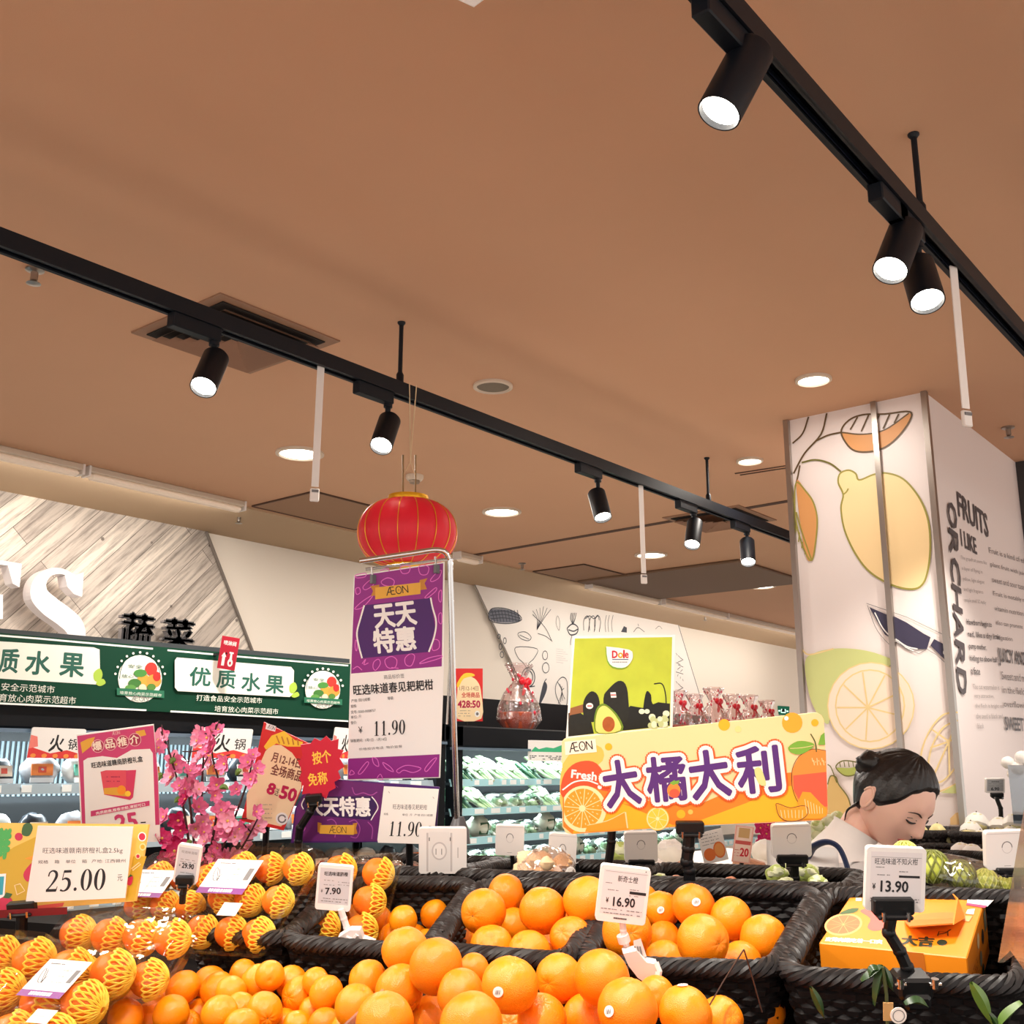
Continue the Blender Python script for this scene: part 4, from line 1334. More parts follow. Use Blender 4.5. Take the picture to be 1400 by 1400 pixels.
for i, (px, nm) in enumerate(((928, 'leftmost, behind the avocado sign edge'), (951, 'second'), (977, 'third and tallest'), (1002, 'fourth'), (1026, 'fifth'), (1050, 'last, beside the exit sign'))):
    gift_bag(px, 1000, (64, 60, 70, 62, 62, 56)[i], 5.45, 'cellophane gift basket in the row above the orange sign, '+nm, seed=i+3)
_t = (ony(640, 985, FY+.25)-CAM).dot(CF)
B = Board((623, 914), (660, 914), (624, 986), (_t, _t, _t))
def sale_print(B, promo=('428', '50')):
    B.rect(0, 0, 1, 1, mat('sale_red', (214, 44, 42), .5))
    B.poly([(.1, .3), (.3, .17), (.6, .16), (.85, .28), (.95, .5), (.95, .95), (.06, .95), (.06, .45)], mat('sale_cream', (250, 222, 178), .5), 'n', sm=3)
    B.poly([(.05, .28), (.3, .1), (.6, .09), (.7, .14), (.3, .19), (.1, .36)], YEL, 'n', sm=3)
for_sale = sale_print
B.body(.005, mat('sale_red', (214, 44, 42), .5)); sale_print(B)
B.text('1月12-14日', (.14, .42), (.84, .42), .09, mat('sale_dark', (120, 60, 50), .5), sp='n'); B.text('全场商品', (.22, .55), (.88, .55), .1, RED, .02, sp='n')
B.text('428:50', (.08, .74), (.9, .74), .13, mat('sale_magenta', (190, 24, 80), .5), .05, sp='n')
B.lines(.1, .8, .55, .9, 3, GREYI, 'n', wd=.004, seed=2); B.ell(.8, .86, .1, .06, WHT, 'n'); B.ell(.8, .86, .05, .03, GREYI, 'n')
sg = B.done('sale_sign')
_c = sg.matrix_world.translation
m = MB(); m.box((_c.x, _c.y+.03, 1.765), (.16, .09, .016), BLACKP); m.box((_c.x+.03, _c.y+.05, 1.81), (.02, .012, .10), BLACKP); m.build('stand', sg)
tag(sg, 'small red sale sign on the chiller top beside the chrome pole', 'sign')
# illuminated exit sign far behind
_t = (ony(1071, 970, WALLY-.05)-CAM).dot(CF)
B = Board((1063, 965), (1079, 966), (1063, 977), _t)
B.body(.03, mat('exit_green', (10, 76, 60), .5, emit=(20, 110, 80), es=.4))
B.rect(.3, .3, .7, .75, mat('exit_white', (220, 250, 240), .5, emit=(210, 255, 240), es=1)); B.rect(.08, .45, .24, .6, mat('exit_white', (0, 0, 0))); B.rect(.76, .45, .92, .6, mat('exit_white', (0, 0, 0)))
ex_ = B.done('exit_sign')
_c = ex_.matrix_world.translation
m = MB(); m.box((_c.x, WALLY-.03, _c.z), (.05, .08, .04), BLACK); m.build('wall_bracket', ex_)
tag(ex_, 'tiny green lit exit sign beside the column', 'exit sign')
# ================================================================== LANTERN AND POSTER STAND
c = ony(557, 729, Y1)
sc_ = (c-CAM).dot(CF)/FPX
R = 68*sc_
t = thing('paper_lantern', 'round red lantern with gold ribs hanging from the left track', 'lantern', loc=c)
NL = 16
prof = []
for i in range(21):
    a = -78+156*i/20
    prof.append((R*math.cos(math.radians(a))**.62, R*.66*math.sin(math.radians(a))/math.sin(math.radians(78))))
m = MB(); m.lathe(prof, mat('lantern_red', (236, 24, 50), .5, sss=.15), 64, Matrix.Translation(c), lobes=NL, amp=.008); body = m.build('lantern_body', t, smooth=True)
for k in range(NL):
    q = 2*math.pi*(k+.5)/NL
    m = MB(); m.tube([c+Vector((math.cos(q)*p[0]*1.0, math.sin(q)*p[0]*1.0, p[1])) for p in prof], R*.010, mat('gold_wire', (236, 170, 50), .3, .6), 5); m.build('rib', t, smooth=True)
m = MB(); m.lathe([(R*.40, R*.58), (R*.42, R*.62), (R*.41, R*.76), (R*.36, R*.77), (R*.36, R*.62)], mat('gold_foil', (226, 168, 34), .3, .7, bump=.8, bscale=60), 40, Matrix.Translation(c), capb=False, capt=False); m.build('top_cap', t, smooth=True)
m = MB(); m.lathe([(R*.36, -R*.76), (R*.40, -R*.74), (R*.40, -R*.62)], mat('gold_foil', (0, 0, 0)), 40, Matrix.Translation(c), capt=False); m.build('bottom_cap', t, smooth=True)
m = MB()
hk = ony(560, 652, Y1)
for px in (551, 568):
    m.tube([ony(px, 684, Y1), ony(px, 622, Y1)], .0035, mat('bronze_wire', (140, 110, 70), .4, .6), 6)
m.build('wire_hanger', t)
m = MB()
for a, b in (((559, 556), (561, 632)), ((569, 546), (561, 632))):
    p, q = ony(*a, Y1-.03), ony(*b, Y1)
    p.z = TZ+.03
    m.tube([p, q], .0022, mat('string', (226, 200, 160), .7), 5)
m.tube([ony(551, 650, Y1), ony(561, 632, Y1), ony(568, 650, Y1)], .0022, mat('string', (0, 0, 0)), 5)
m.build('string', t)

TP = 2.5
pb = dep(627, 1180, TP)
t = thing('poster_stand', 'tall chrome pole stand with a bent top arm', 'poster stand', loc=pb)
m = MB()
corner = cat_rom([dep(621, 1000, TP), dep(616, 790, TP), dep(613.5, 763, TP), dep(600, 752, TP-.005), dep(560, 757, TP), dep(492, 767, TP)], 6)
m.tube([pb]+corner, .0068, CHROME, 10); m.build('pole', t, smooth=True)
m = MB(); m.tube([dep(611, 990, TP+.03), dep(615, 910, TP+.03), dep(616, 775, TP+.03)], .003, CHROME, 6); m.build('support_rod', t, smooth=True)
m = MB(); m.tube([dep(500, 778, TP+.01), dep(560, 771, TP+.01), dep(616, 764, TP+.01)], .0035, CHROME, 8); m.build('cross_rod', t, smooth=True)
m = MB(); m.lathe([(.028, -.03), (.024, 0), (.012, .03)], mat('grey_plastic', (92, 92, 96), .4), 14, Matrix.Translation(dep(627, 1135, TP))); m.tube([dep(627, 1135, TP), pb-Vector((0, 0, .25))], .009, CHROME, 8); m.build('foot', t, smooth=True)

def zA(p): return (400+p[0]/4, 650+p[1]/4)
def zB(p): return (400+p[0]/4.667, 950+p[1]/4.667)
B = Board((485, 787), (608, 768), (475, 1067), TP)
B.body(.006, WHT, outline=[(484, 787), (608, 768), (607, 910), (602, 1063), (475, 1067), (479, 922)])

def panel(B, pts):
    B.poly(pts, PURP)
panel(B, [(485, 788), (606, 770), (604, 911), (480, 921)])
def veg(B, pts, closed=True, f=zA, wd=1.1):
    B.stroke([f(p) for p in pts], wd, PINKL, closed=closed, sm=4, k=2)
for P in ([(345, 545), (400, 535), (395, 555), (350, 560)], [(385, 610), (420, 575), (445, 570), (440, 600), (400, 625)], [(590, 500), (640, 495), (635, 530), (600, 535)], [(690, 500), (720, 490), (745, 505), (735, 540), (700, 540)], [(755, 570), (790, 530), (815, 520), (800, 560), (765, 580)], [(485, 580), (520, 560), (555, 575), (545, 605), (500, 600)], [(340, 730), (380, 690), (440, 655), (385, 720)], [(725, 665), (780, 615), (785, 630), (740, 668)], [(800, 760), (815, 755), (815, 810), (800, 800)], [(770, 900), (800, 905), (800, 945), (765, 955)], [(345, 900), (355, 920), (350, 960), (342, 940)], [(445, 1020), (470, 1005), (480, 1030), (455, 1065), (440, 1050)], [(505, 1010), (540, 990), (570, 1010), (560, 1050), (520, 1050)], [(615, 1000), (645, 975), (668, 990), (650, 1040), (620, 1035)], [(695, 1030), (740, 1000), (810, 985), (805, 1000)], [(345, 620), (365, 615), (370, 640), (350, 650)], [(800, 640), (815, 630), (812, 690), (800, 680)]):
    veg(B, P)
for P in ([(380, 1030), (400, 1005), (390, 1035), (415, 1025)], [(480, 520), (520, 510), (530, 525)], [(330, 1060), (355, 1045), (380, 1065)], [(580, 1055), (540, 1050)]):
    veg(B, P, False)
B.k = 2
B.poly([zA(p) for p in ((390, 710), (352, 850), (378, 1000), (745, 965), (780, 830), (752, 670))], DPURP, sm=0)
B.stroke([zA(p) for p in ((392, 710), (372, 780), (352, 860), (362, 930), (380, 1000))], 2.2, WHT, sm=5)
B.stroke([zA(p) for p in ((755, 668), (765, 720), (785, 800), (775, 880), (745, 965))], 2.2, WHT, sm=5)
B.poly([zA(p) for p in ((425, 605), (475, 597), (470, 655), (428, 660), (440, 632))], mat('gold_shade', (196, 130, 46), .5)); B.poly([zA(p) for p in ((695, 572), (738, 562), (722, 590), (735, 622), (690, 628))], mat('gold_shade', (0, 0, 0)))
B.poly([zA(p) for p in ((452, 613), (700, 585), (700, 648), (452, 678))], GOLD)
B.aeon(zA((515, 655)), zA((636, 640)), 10, INK, wd=.12)
B.text('天天', zA((455, 838)), zA((680, 812)), 31, WHT, .035); B.text('特惠', zA((450, 972)), zA((676, 952)), 32, WHT, .035)
B.text('商品标价签', zA((500, 1115)), zA((612, 1107)), 6, GREYI)
B.text('旺选味道春见耙耙柑', zA((335, 1203)), zA((770, 1170)), 14, INK, .02)
B.text('产地: 四川成都', zA((322, 1242)), zA((425, 1232)), 4.5, INK); B.text('等级:', zA((520, 1228)), zA((555, 1225)), 4.5, INK); B.text('规格:', zA((320, 1272)), zA((352, 1268)), 4.5, INK); B.text('货号: 0303-0008757', zA((320, 1304)), zA((455, 1292)), 4.5, INK); B.text('单位: 斤', zA((320, 1332)), zA((378, 1325)), 4.5, INK); B.text('售价:', zA((320, 1362)), zA((352, 1358)), 4.5, INK)
B.text('¥', zB((422, 245)), zB((448, 243)), 9, INK); B.serif('11.90', zB((512, 262)), zB((722, 250)), 20, INK)
B.text('销售期间:  1月1日 - 1月14日', zB((370, 303)), zB((600, 292)), 4.5, INK)
B.lines(430, 1026, 592, 1020, 1, GREYI, wd=.9, seed=6) if 0 else B.text('价格投诉电话  物价监督', zB((425, 355)), zB((700, 335)), 3.6, GREYI)
B.poly([(476, 1037), (601, 1031), (600, 1062), (476, 1065)], PURP)
kk = B.k+1
for P in ([(375, 480), (395, 500), (365, 510)], [(420, 495), (470, 430), (485, 440), (440, 500)], [(510, 400), (520, 440), (550, 455), (540, 410)], [(575, 430), (620, 455), (645, 490), (600, 470)], [(665, 480), (720, 450), (780, 455), (820, 470), (770, 495), (710, 480), (680, 498)], [(845, 470), (890, 415), (920, 405), (860, 485)], [(540, 535), (560, 505), (575, 540)]):
    B.stroke([zB(p) for p in P], 1.1, PINKL, closed=True, sm=4, k=kk)
tag(B.done('price_poster'), 'tall purple price poster reading 11.90 hanging under the red lantern', 'poster')
for i, px in enumerate(((508, 780), (595, 766))):
    a = dep(px[0], px[1]-5, TP); b = dep(px[0]+2, px[1]+12, TP-.008)
    m = MB(); m.tube([a, (a+b)/2+Vector((0, 0, -.005)), b], .0025, CHROME, 6); m.box(b, (.012, .008, .02), mat('grey_plastic', (0, 0, 0)))
    tag(m.build('poster_clip'), ('left', 'right')[i]+' metal clip holding the top of the tall purple poster', 'clip')

# ================================================================== SIGNS ABOVE THE FRUIT
SUP = BLACKP
def jaw(parent, px, py, t, wpx, hpx, name='clip', m_=None, roll=0):
    """a wide spring clip: plate, two chrome spring ends"""
    m_ = m_ or SUP
    s_ = t/FPX
    c = dep(px, py, t)
    Mx = frame(c, CR*math.cos(roll)+CU*math.sin(roll), CU*math.cos(roll)-CR*math.sin(roll))
    m = MB(); m.box((0, 0, 0), (wpx*s_, hpx*s_, .016), m_, Mx, bev=.002)
    m.box((0, -hpx*s_*.55, .004), (wpx*s_*.86, hpx*s_*.3, .022), m_, Mx, bev=.002)
    o = m.build(name, parent)
    m = MB()
    for sx in (-1, 1):
        m.tube([Mx @ Vector((sx*wpx*s_*.3, -hpx*s_*.75, .014)), Mx @ Vector((sx*wpx*s_*.3, -hpx*s_*.2, .014))], wpx*s_*.05, CHROME, 8)
    m.build('spring', o)
    return o
def arm(parent, pts, t, wpx, name='arm', m_=None):
    s_ = t/FPX
    q = [dep(x, y, t) for x, y in pts]
    m = MB()
    m.tube(q, wpx*s_/2, m_ or SUP, 8)
    for p in q[1:-1]:
        m.ball(p, wpx*s_*.56, m_ or SUP, 10, 6)
    return m.build(name, parent, smooth=True)

# --- big orange banner
TB = 2.0
t_ = None
B = Board((768, 1010), (1124, 975), (772, 1140), (2.02, 1.98, 2.02))

out = [(768, 1014), (772, 1010), (1116, 974), (1123, 978), (1126, 984), (1132, 1108), (1130, 1116), (1122, 1121), (940, 1129), (782, 1140), (774, 1138), (769, 1130)]
root = thing('promotion_sign', 'wide orange promotion banner with four big purple Chinese characters', 'sign', M=B.M)
B.body(.005, CREAM, outline=out)
B.rect(.002, .01, .998, .99, CREAM) if 0 else None
OR1, OR2, OR3 = mat('banner_amber', (250, 178, 40), .5), mat('banner_orange2', (244, 130, 40), .5), mat('banner_redorange', (232, 84, 48), .5)
B.poly([(769, 1045), (800, 1020), (822, 1022), (824, 1040), (800, 1060), (769, 1110)], mat('banner_peach', (248, 190, 90), .5), sm=3)
B.poly([(769, 1072), (800, 1072), (850, 1085), (905, 1100), (960, 1098), (1030, 1068), (1060, 1058), (1129, 1052), (1131, 1112), (1122, 1121), (940, 1129), (782, 1140), (770, 1130)], OR2)
B.poly([(845, 1090), (890, 1108), (940, 1128), (1020, 1098), (1070, 1075), (1130, 1072), (1131, 1110), (1122, 1120), (940, 1128.5), (783, 1139), (800, 1100)], OR1)
B.poly([(850, 1098), (905, 1108), (950, 1108), (1010, 1085), (950, 1122), (920, 1128)], OR2)
B.poly([(769, 1064), (782, 1046), (800, 1040), (816, 1044), (828, 1062), (832, 1082), (800, 1075), (769, 1090)], OR3, sm=3)
B.poly([(860, 1135), (885, 1126), (912, 1130)], OR3, sm=0) if 0 else None
for cx, cy, r, m_ in ((832, 1021, 5, OR1), (990, 991, 8, OR1), (1009, 997, 4.5, LIME), (1083, 988, 14, mat('banner_amber2', (244, 168, 50), .5)), (1114, 988, 5, OR1), (931, 1113, 6, OR1), (944, 1110, 3.5, mat('banner_peach', (0, 0, 0))), (1075, 982, 3, WHT), (820, 1076, 3, WHT)):
    B.ell(cx, cy, r, r, m_, n=18)
B.poly([(772, 1014), (814, 1010), (816, 1028), (773, 1032)], mat('banner_cream_light', (255, 240, 214), .5))
B.aeon((779, 1028), (811, 1024), 12, INK, wd=.13)
B.text('Fresh', (781, 1063), (815, 1067), 11, WHT, .05, sh=0)
# orange halves
def cut(B, cx, cy, r, rind, flesh, n=10, pit=True):
    B.ell(cx, cy, r, r*1.02, rind); B.ell(cx, cy, r*.93, r*.95, mat('pith_cream', (255, 226, 170), .5)); B.ell(cx, cy, r*.84, r*.86, flesh)
    k = B.k+1
    for i in range(n):
        a = 2*math.pi*i/n+.2
        B.stroke([(cx, cy), (cx+r*.85*math.cos(a), cy+r*.86*math.sin(a))], max(.5, r*.04), mat('pith_cream', (0, 0, 0)), k=k)
    B.k = k
    B.ell(cx, cy, r*.15, r*.15, mat('pith_cream', (0, 0, 0)), n=12)
B.stroke([(769, 1080), (785, 1069), (803, 1067), (818, 1072)], 2, WHT, sm=4)
FLE = mat('orange_flesh', (250, 156, 44), .5); RIN = mat('orange_rind', (238, 130, 30), .5)
B.poly([(769+29+31*math.cos(a), 1106+32*math.sin(a)) for a in [2*math.pi*i/36 for i in range(36)] if 769+29+31*math.cos(a) > 769.5 and 1106+32*math.sin(a) < 1138], mat('pith_cream', (255, 226, 170), .5))
B.ell(797, 1105, 26, 27, FLE)
k_ = B.k+1
for i in range(12):
    a = 2*math.pi*i/12+.1
    B.stroke([(797, 1105), (797+26*math.cos(a), 1105+27*math.sin(a))], 1, mat('pith_cream', (0, 0, 0)), k=k_)
    for r_ in (.5, .75):
        B.stroke([(797+26*r_*math.cos(a+.25), 1105+27*r_*math.sin(a+.25)), (797+26*(r_+.1)*math.cos(a+.25), 1105+27*(r_+.1)*math.sin(a+.25))], 1.2, CREAM, k=k_)
B.k = k_
B.ell(796, 1105, 4.5, 4.5, mat('pith_cream', (0, 0, 0)), n=14)
B.poly([(800, 1137), (803, 1128), (830, 1122), (853, 1110), (857, 1132), (830, 1136)], FLE, sm=0); B.stroke([(855, 1110), (858, 1132)], 2, CREAM); B.stroke([(803, 1128), (830, 1122), (854, 1110)], .8, mat('pith_cream', (0, 0, 0)), sm=3)
cut(B, 899, 1119, 16, mat('orange_rind2', (248, 190, 60), .5), mat('lemon_flesh', (252, 200, 70), .5), 8)
# fruit at right
FR1, FR2 = mat('mandarin_fill', (248, 140, 60), .5), mat('mandarin_blush', (236, 92, 66), .5)
rim_ = [(1129, 1026), (1110, 1024), (1092, 1034), (1083, 1052), (1083, 1076), (1092, 1098), (1110, 1108), (1131, 1106)]
B.poly(rim_, FR1); B.poly([(1129.5, 1055), (1084, 1060), (1085, 1080), (1096, 1100), (1110, 1106), (1131, 1102)], FR2)
B.stroke(rim_, .9, mat('brown_outline', (0, 0, 0)), sm=3)
for i in range(9):
    B.stroke([(1110+i*2.2, 1036+(i % 3)*3), (1111+i*2.2, 1041+(i % 2)*5)], 1, CREAM, k=B.k+1)
B.k += 1
B.stroke([(1116, 1028), (1114, 1014), (1108, 1003)], 1.6, mat('stem_green', (70, 90, 40), .5), sm=3)
GL = mat('leaf_green', (120, 172, 62), .5)
B.poly([(1077, 1022), (1090, 1013), (1106, 1014), (1113, 1019), (1098, 1030), (1084, 1030)], GL, sm=3); B.poly([(1118, 1018), (1122, 1005), (1127, 1001), (1128, 1018)], GL, sm=0)
B.stroke([(1080, 1023), (1096, 1022), (1112, 1019)], .7, CREAM, sm=3)
B.poly([(1090, 1097), (1097, 1082), (1108, 1083), (1122, 1098), (1131, 1106), (1130, 1114), (1122, 1119), (1098, 1119)], FLE, sm=0)
B.poly([(1061, 1102), (1063, 1098), (1080, 1104), (1096, 1101), (1104, 1104), (1103, 1114), (1092, 1121), (1076, 1122), (1065, 1115)], FLE, sm=3); B.stroke([(1061, 1102), (1063, 1098), (1080, 1104), (1096, 1101), (1104, 1104), (1103, 1114), (1092, 1121), (1076, 1122), (1065, 1115)], 1, mat('brown_outline', (0, 0, 0)), closed=True, sm=3)
k_ = B.k+1
for i in range(7):
    B.stroke([(1067+i*5, 1107), (1069+i*4.6, 1118)], .9, CREAM, k=k_)
    B.stroke([(1100+i*4, 1092+i*2), (1103+i*3.5, 1112)], .9, CREAM, k=k_)
B.k = k_
# the four characters with white and orange surrounds
VIO = mat('violet_letter', (84, 44, 120), .5)
ORL = mat('orange_outline', (226, 92, 40), .5)
CH = (('大', (832, 1104), (877, 1097), 62), ('橘', (888, 1096), (940, 1092), 60), ('大', (949, 1093), (1000, 1086), 64), ('利', (1012, 1085), (1068, 1080), 62))
base_k = B.k
for m_, bo, nb in ((ORL, .155, 18), (WHT, .118, 16), (VIO, .03, 10)):
    for ch, a, b, h in CH:
        B.text(ch, a, b, h, m_, bo, nb=nb)
B.ell(921, 1080, 9, 10, FR1); B.ell(922, 1084, 7, 6, FR2); B.poly([(915, 1070), (922, 1066), (926, 1071), (920, 1073)], GL); B.poly([(921, 1068), (929, 1066), (927, 1072)], GL)
B.poly([(1031, 1052), (1040, 1050), (1047, 1072), (1037, 1071)], LIME, sm=3)
B.build('panel', root)
jaw(root, 943, 1131, 1.985, 38, 16)
arm(root, [(943, 1138), (941, 1160), (939, 1178), (943, 1190), (942, 1232)], 1.99, 17, 'post')

# --- green avocado sign
B = Board((783, 870), (921, 868), (774, 1012), (2.1, 2.1, 2.1))
root = thing('avocado_sign', 'square green sign picturing avocados, standing above the orange banner', 'sign', M=B.M)
B.body(.005, WHT, outline=[(783, 870), (923, 868), (919, 1000), (916, 1060), (770, 1120), (774, 1005)])

LG = mat('sign_lime', (190, 202, 62), .5, var=.2, vscale=22)
B.poly([(786, 873), (919, 871), (916, 993), (777, 1007)], LG)
AV, AV2 = mat('avocado_skin', (30, 32, 30), .5, var=.4, vscale=120), mat('avocado_skin2', (20, 24, 26), .5)
B.poly([(777, 975), (790, 972), (808, 985), (812, 1003), (777, 1007)], AV); B.poly([(776.5, 990), (780, 968), (800, 962), (798, 974), (779, 978)], mat('net_brown', (150, 96, 60), .5))
B.poly([(850, 975), (862, 965), (880, 968), (900, 960), (916, 962), (915.5, 992), (850, 999)], AV2, sm=0)
B.poly([(880, 963), (884, 945), (890, 950), (892, 962), (905, 968), (900, 985), (880, 985)], AV2, sm=3)
B.stroke([(894, 935), (905, 935), (910, 950), (911, 975)], 1.6, AV2, sm=4)
B.poly([(797, 965), (801, 952), (809, 945), (817, 950), (820, 965), (816, 985), (800, 985)], AV, sm=3)
B.poly([(825, 955), (832, 942), (845, 931), (855, 935), (859, 955), (857, 985), (830, 990)], AV, sm=3)
B.poly([(812, 990), (815, 970), (823, 962), (833, 966), (846, 980), (851, 999), (818, 1003)], mat('avocado_rim', (110, 140, 40), .5), sm=3)
B.poly([(814, 990), (817, 972), (824, 965), (832, 968), (844, 982), (848, 998.5), (819, 1002)], mat('avocado_flesh', (244, 222, 120), .5), sm=3)
B.ell(832, 990, 8.5, 10.5, mat('avocado_stone', (172, 90, 46), .4, var=.3, vscale=90))
FLO = mat('white_flowers', (232, 236, 206), .5)
rnd = random.Random(2)
for i in range(16):
    B.ell(878+rnd.uniform(-2, 34), 986+rnd.uniform(-14, 8), rnd.uniform(3, 5.5), rnd.uniform(3, 5), FLO if i % 2 else mat('green_flowers', (196, 206, 150), .5), n=10)
B.ell(806, 965, 5, 4.2, WHT, n=14); B.ell(838.5, 950, 5.5, 5, WHT, n=4, rot=40)
B.stroke([(803, 965), (809, 965)], 1.6, mat('sticker_red', (190, 60, 50)), k=B.k+1); B.stroke([(835, 950), (842, 950)], 1.6, mat('sticker_red', (0, 0, 0)), k=B.k+1); B.k += 1
lg = [(829, 886), (832, 884), (860, 888), (865, 894), (864, 902), (858, 910), (850, 913), (838, 911), (831, 903)]
B.poly([(x-1, y+1.5) for x, y in lg], GL, sm=2); B.poly(lg, WHT, sm=2)
DR = mat('logo_red', (200, 24, 44), .5)
for ch, a, b, h in (('D', 837, 844, 9.5), ('l', 852.2, 853.6, 10.5), ('e', 854.5, 859, 7)):
    B.text(ch, (a, 899.3), (b, 899.3), h, DR, .05)
B.ell(848.2, 895.8, 3.6, 3.8, mat('logo_orange', (240, 160, 30), .5), n=14); B.ell(848.2, 895.8, 1.7, 1.9, WHT, n=10)
B.stroke([(837, 901.4), (859, 901.4)], 1.1, mat('logo_blue', (30, 50, 110), .5)); B.lines(837, 905, 858, 905, 1, GREYI, wd=1.2, seed=3, dens=1)
B.build('panel', root)
arm(root, [(838, 1100), (836, 1150), (832, 1182), (830, 1240)], 2.09, 12, 'post')

# --- purple shelf board with white card
B = Board((405, 1066), (600, 1078), (402, 1150), (2.34, 2.3, 2.34))
root = thing('price_board', 'purple board with white 11.90 card, low behind the packed oranges', 'sign', M=B.M)
B.body(.005, DPURP, outline=[(428, 1062), (470, 1066), (601, 1076), (596, 1150), (398, 1152), (404, 1105)])
B.poly([(430, 1064), (525, 1072), (516, 1150), (400, 1150), (406, 1105)], mat('board_purple', (104, 34, 108), .5))
kk = B.k+1
for P in ([(380, 590), (400, 635), (450, 625), (500, 640), (540, 620)], [(480, 810), (510, 850), (505, 920)], [(60, 820), (80, 850), (70, 870)], [(220, 800), (255, 795), (280, 830), (270, 910)], [(360, 810), (400, 800), (430, 850), (410, 910), (370, 905)], [(250, 560), (290, 590)]):
    B.stroke([zB(p) for p in P], 1.2, mat('board_line', (170, 80, 160), .5), sm=4, k=kk)
B.k = kk
B.poly([zB(p) for p in ((85, 650), (500, 645), (540, 700), (505, 800), (90, 765), (60, 700))], mat('board_dark', (56, 26, 84), .5))
B.stroke([zB(p) for p in ((505, 650), (530, 680), (545, 720), (520, 765), (500, 800))], 1.4, WHT, sm=4); B.stroke([zB(p) for p in ((75, 660), (58, 700), (70, 730))], 1.4, WHT, sm=4)
B.text('天天特惠', zB((100, 768)), zB((495, 775)), 25, WHT, .035)
B.poly([zB(p) for p in ((160, 812), (185, 818), (180, 880), (160, 875))], mat('gold_shade', (0, 0, 0))); B.poly([zB(p) for p in ((385, 820), (415, 815), (405, 850), (415, 885), (390, 890))], mat('gold_shade', (0, 0, 0)))
B.poly([zB(p) for p in ((175, 830), (395, 830), (390, 893), (172, 885))], GOLD); B.aeon(zB((235, 878)), zB((345, 882)), 8.5, INK)
B.build('panel', root)
C_ = Board((524, 1075), (600, 1079), (516, 1152), (2.295, 2.285, 2.295))
C_.body(.002, PAPER, outline=[(525, 1075), (600, 1079), (592, 1154), (517, 1152), (516, 1148)])
C_.text('旺选味道春见耙耙柑', zB((640, 730)), zB((858, 734)), 7, INK); C_.text('规格', zB((582, 768)), zB((610, 768)), 3.2, INK); C_.text('单位  斤  产地 四川成都', zB((700, 772)), zB((895, 776)), 3.2, INK)
C_.serif('11.90', zB((605, 900)), zB((822, 905)), 20, INK, sh=.12); C_.stroke([zB((870, 838)), zB((885, 839))], 1, INK)
for p in ((612, 615), (895, 650), (880, 920)):
    C_.stroke([zB(p), zB((p[0]+8, p[1]+12))], .6, GREYI)
C_.build('price_card', root)
arm(root, [(560, 1150), (560, 1240)], 2.33, 10, 'post')

# --- red sale sign and red starburst
B = Board((363, 988), (432, 1024), (344, 1115), (2.42, 2.42, 2.42))
root = thing('sale_sign', 'tilted red and cream sale sign reading 50 beside the red starburst', 'sign', M=B.M)
B.body(.004, mat('sale_red', (0, 0, 0)), outline=[(361, 987), (430, 1020), (412, 1080), (388, 1135), (330, 1122), (345, 1060)])
zD = lambda p: (200+p[0]/4.667, 950+p[1]/4.667)
B.poly([zD(p) for p in ((760, 360), (800, 320), (860, 320), (930, 370), (985, 450), (990, 590), (900, 800), (860, 840), (640, 790), (640, 640))], mat('sale_cream', (0, 0, 0)))
B.poly([zD(p) for p in ((750, 330), (800, 260), (880, 230), (950, 290), (1000, 300), (990, 330), (900, 330), (830, 310), (765, 350))], YEL); 
k_ = B.k+1
for i in range(5):
    B.stroke([zD((830+i*34, 260+i*6)), zD((850+i*30, 310+i*3))], 2, mat('gold_shade', (0, 0, 0)), k=k_)
B.k = k_
B.poly([zD(p) for p in ((768, 180), (828, 200), (822, 235), (760, 218))], WHT); B.aeon(zD((772, 212)), zD((818, 226)), 5, INK, wd=.1)
B.text('月12-14日', zD((795, 425)), zD((978, 470)), 13, mat('sale_dark', (0, 0, 0)), .02); B.text('全场商品', zD((790, 505)), zD((985, 555)), 15, mat('sale_dark', (0, 0, 0)), .02)
B.text('8', zD((765, 625)), zD((808, 640)), 15, mat('sale_magenta', (0, 0, 0)), .06); B.text('送', zD((815, 640)), zD((840, 647)), 11, INK); B.text('50', zD((848, 655)), zD((945, 682)), 17, mat('sale_magenta', (0, 0, 0)), .06)
B.ell(*zD((866, 790)), 8.5, 8.5, WHT); B.stroke([(zD((866, 790))[0]+5*math.cos(i*.5), zD((866, 790))[1]+5*math.sin(i*.5)) for i in range(13)], 2, GREYI)
B.lines(351, 1100, 372, 1118, 4, GREYI, wd=.7, seed=9)
B.build('panel', root)
arm(root, [(365, 1120), (360, 1200)], 2.43, 9, 'post')
B = Board((412, 1006), (462, 1006), (412, 1088), (2.3, 2.3, 2.3))
root = thing('starburst_sign', 'red starburst sign with four yellow Chinese characters', 'sign', M=B.M)
sp = [(446, 1006), (453, 1013), (463, 1010), (462, 1024), (470, 1026), (464, 1036), (471, 1048), (462, 1054), (466, 1064), (457, 1069), (459, 1077), (450, 1082), (446, 1092), (437, 1085), (428, 1092), (424, 1084), (413, 1086), (415, 1074), (409, 1064), (414, 1052), (408, 1044), (414, 1032), (411, 1018), (425, 1016), (430, 1009), (438, 1013)]
B.body(.004, mat('starburst_red', (196, 24, 52), .5), outline=sp)
YB = mat('burst_yellow', (246, 196, 70), .5)
B.text('按个', zB((132, 445)), zB((250, 428)), 17, YB, .02); B.text('免称', zB((105, 583)), zB((226, 566)), 17, YB, .02)
B.build('panel', root)
jaw(root, 429, 1092, 2.29, 22, 12, roll=.1)
arm(root, [(430, 1098), (424, 1110), (410, 1132), (408, 1150), (410, 1230)], 2.29, 11, 'post')

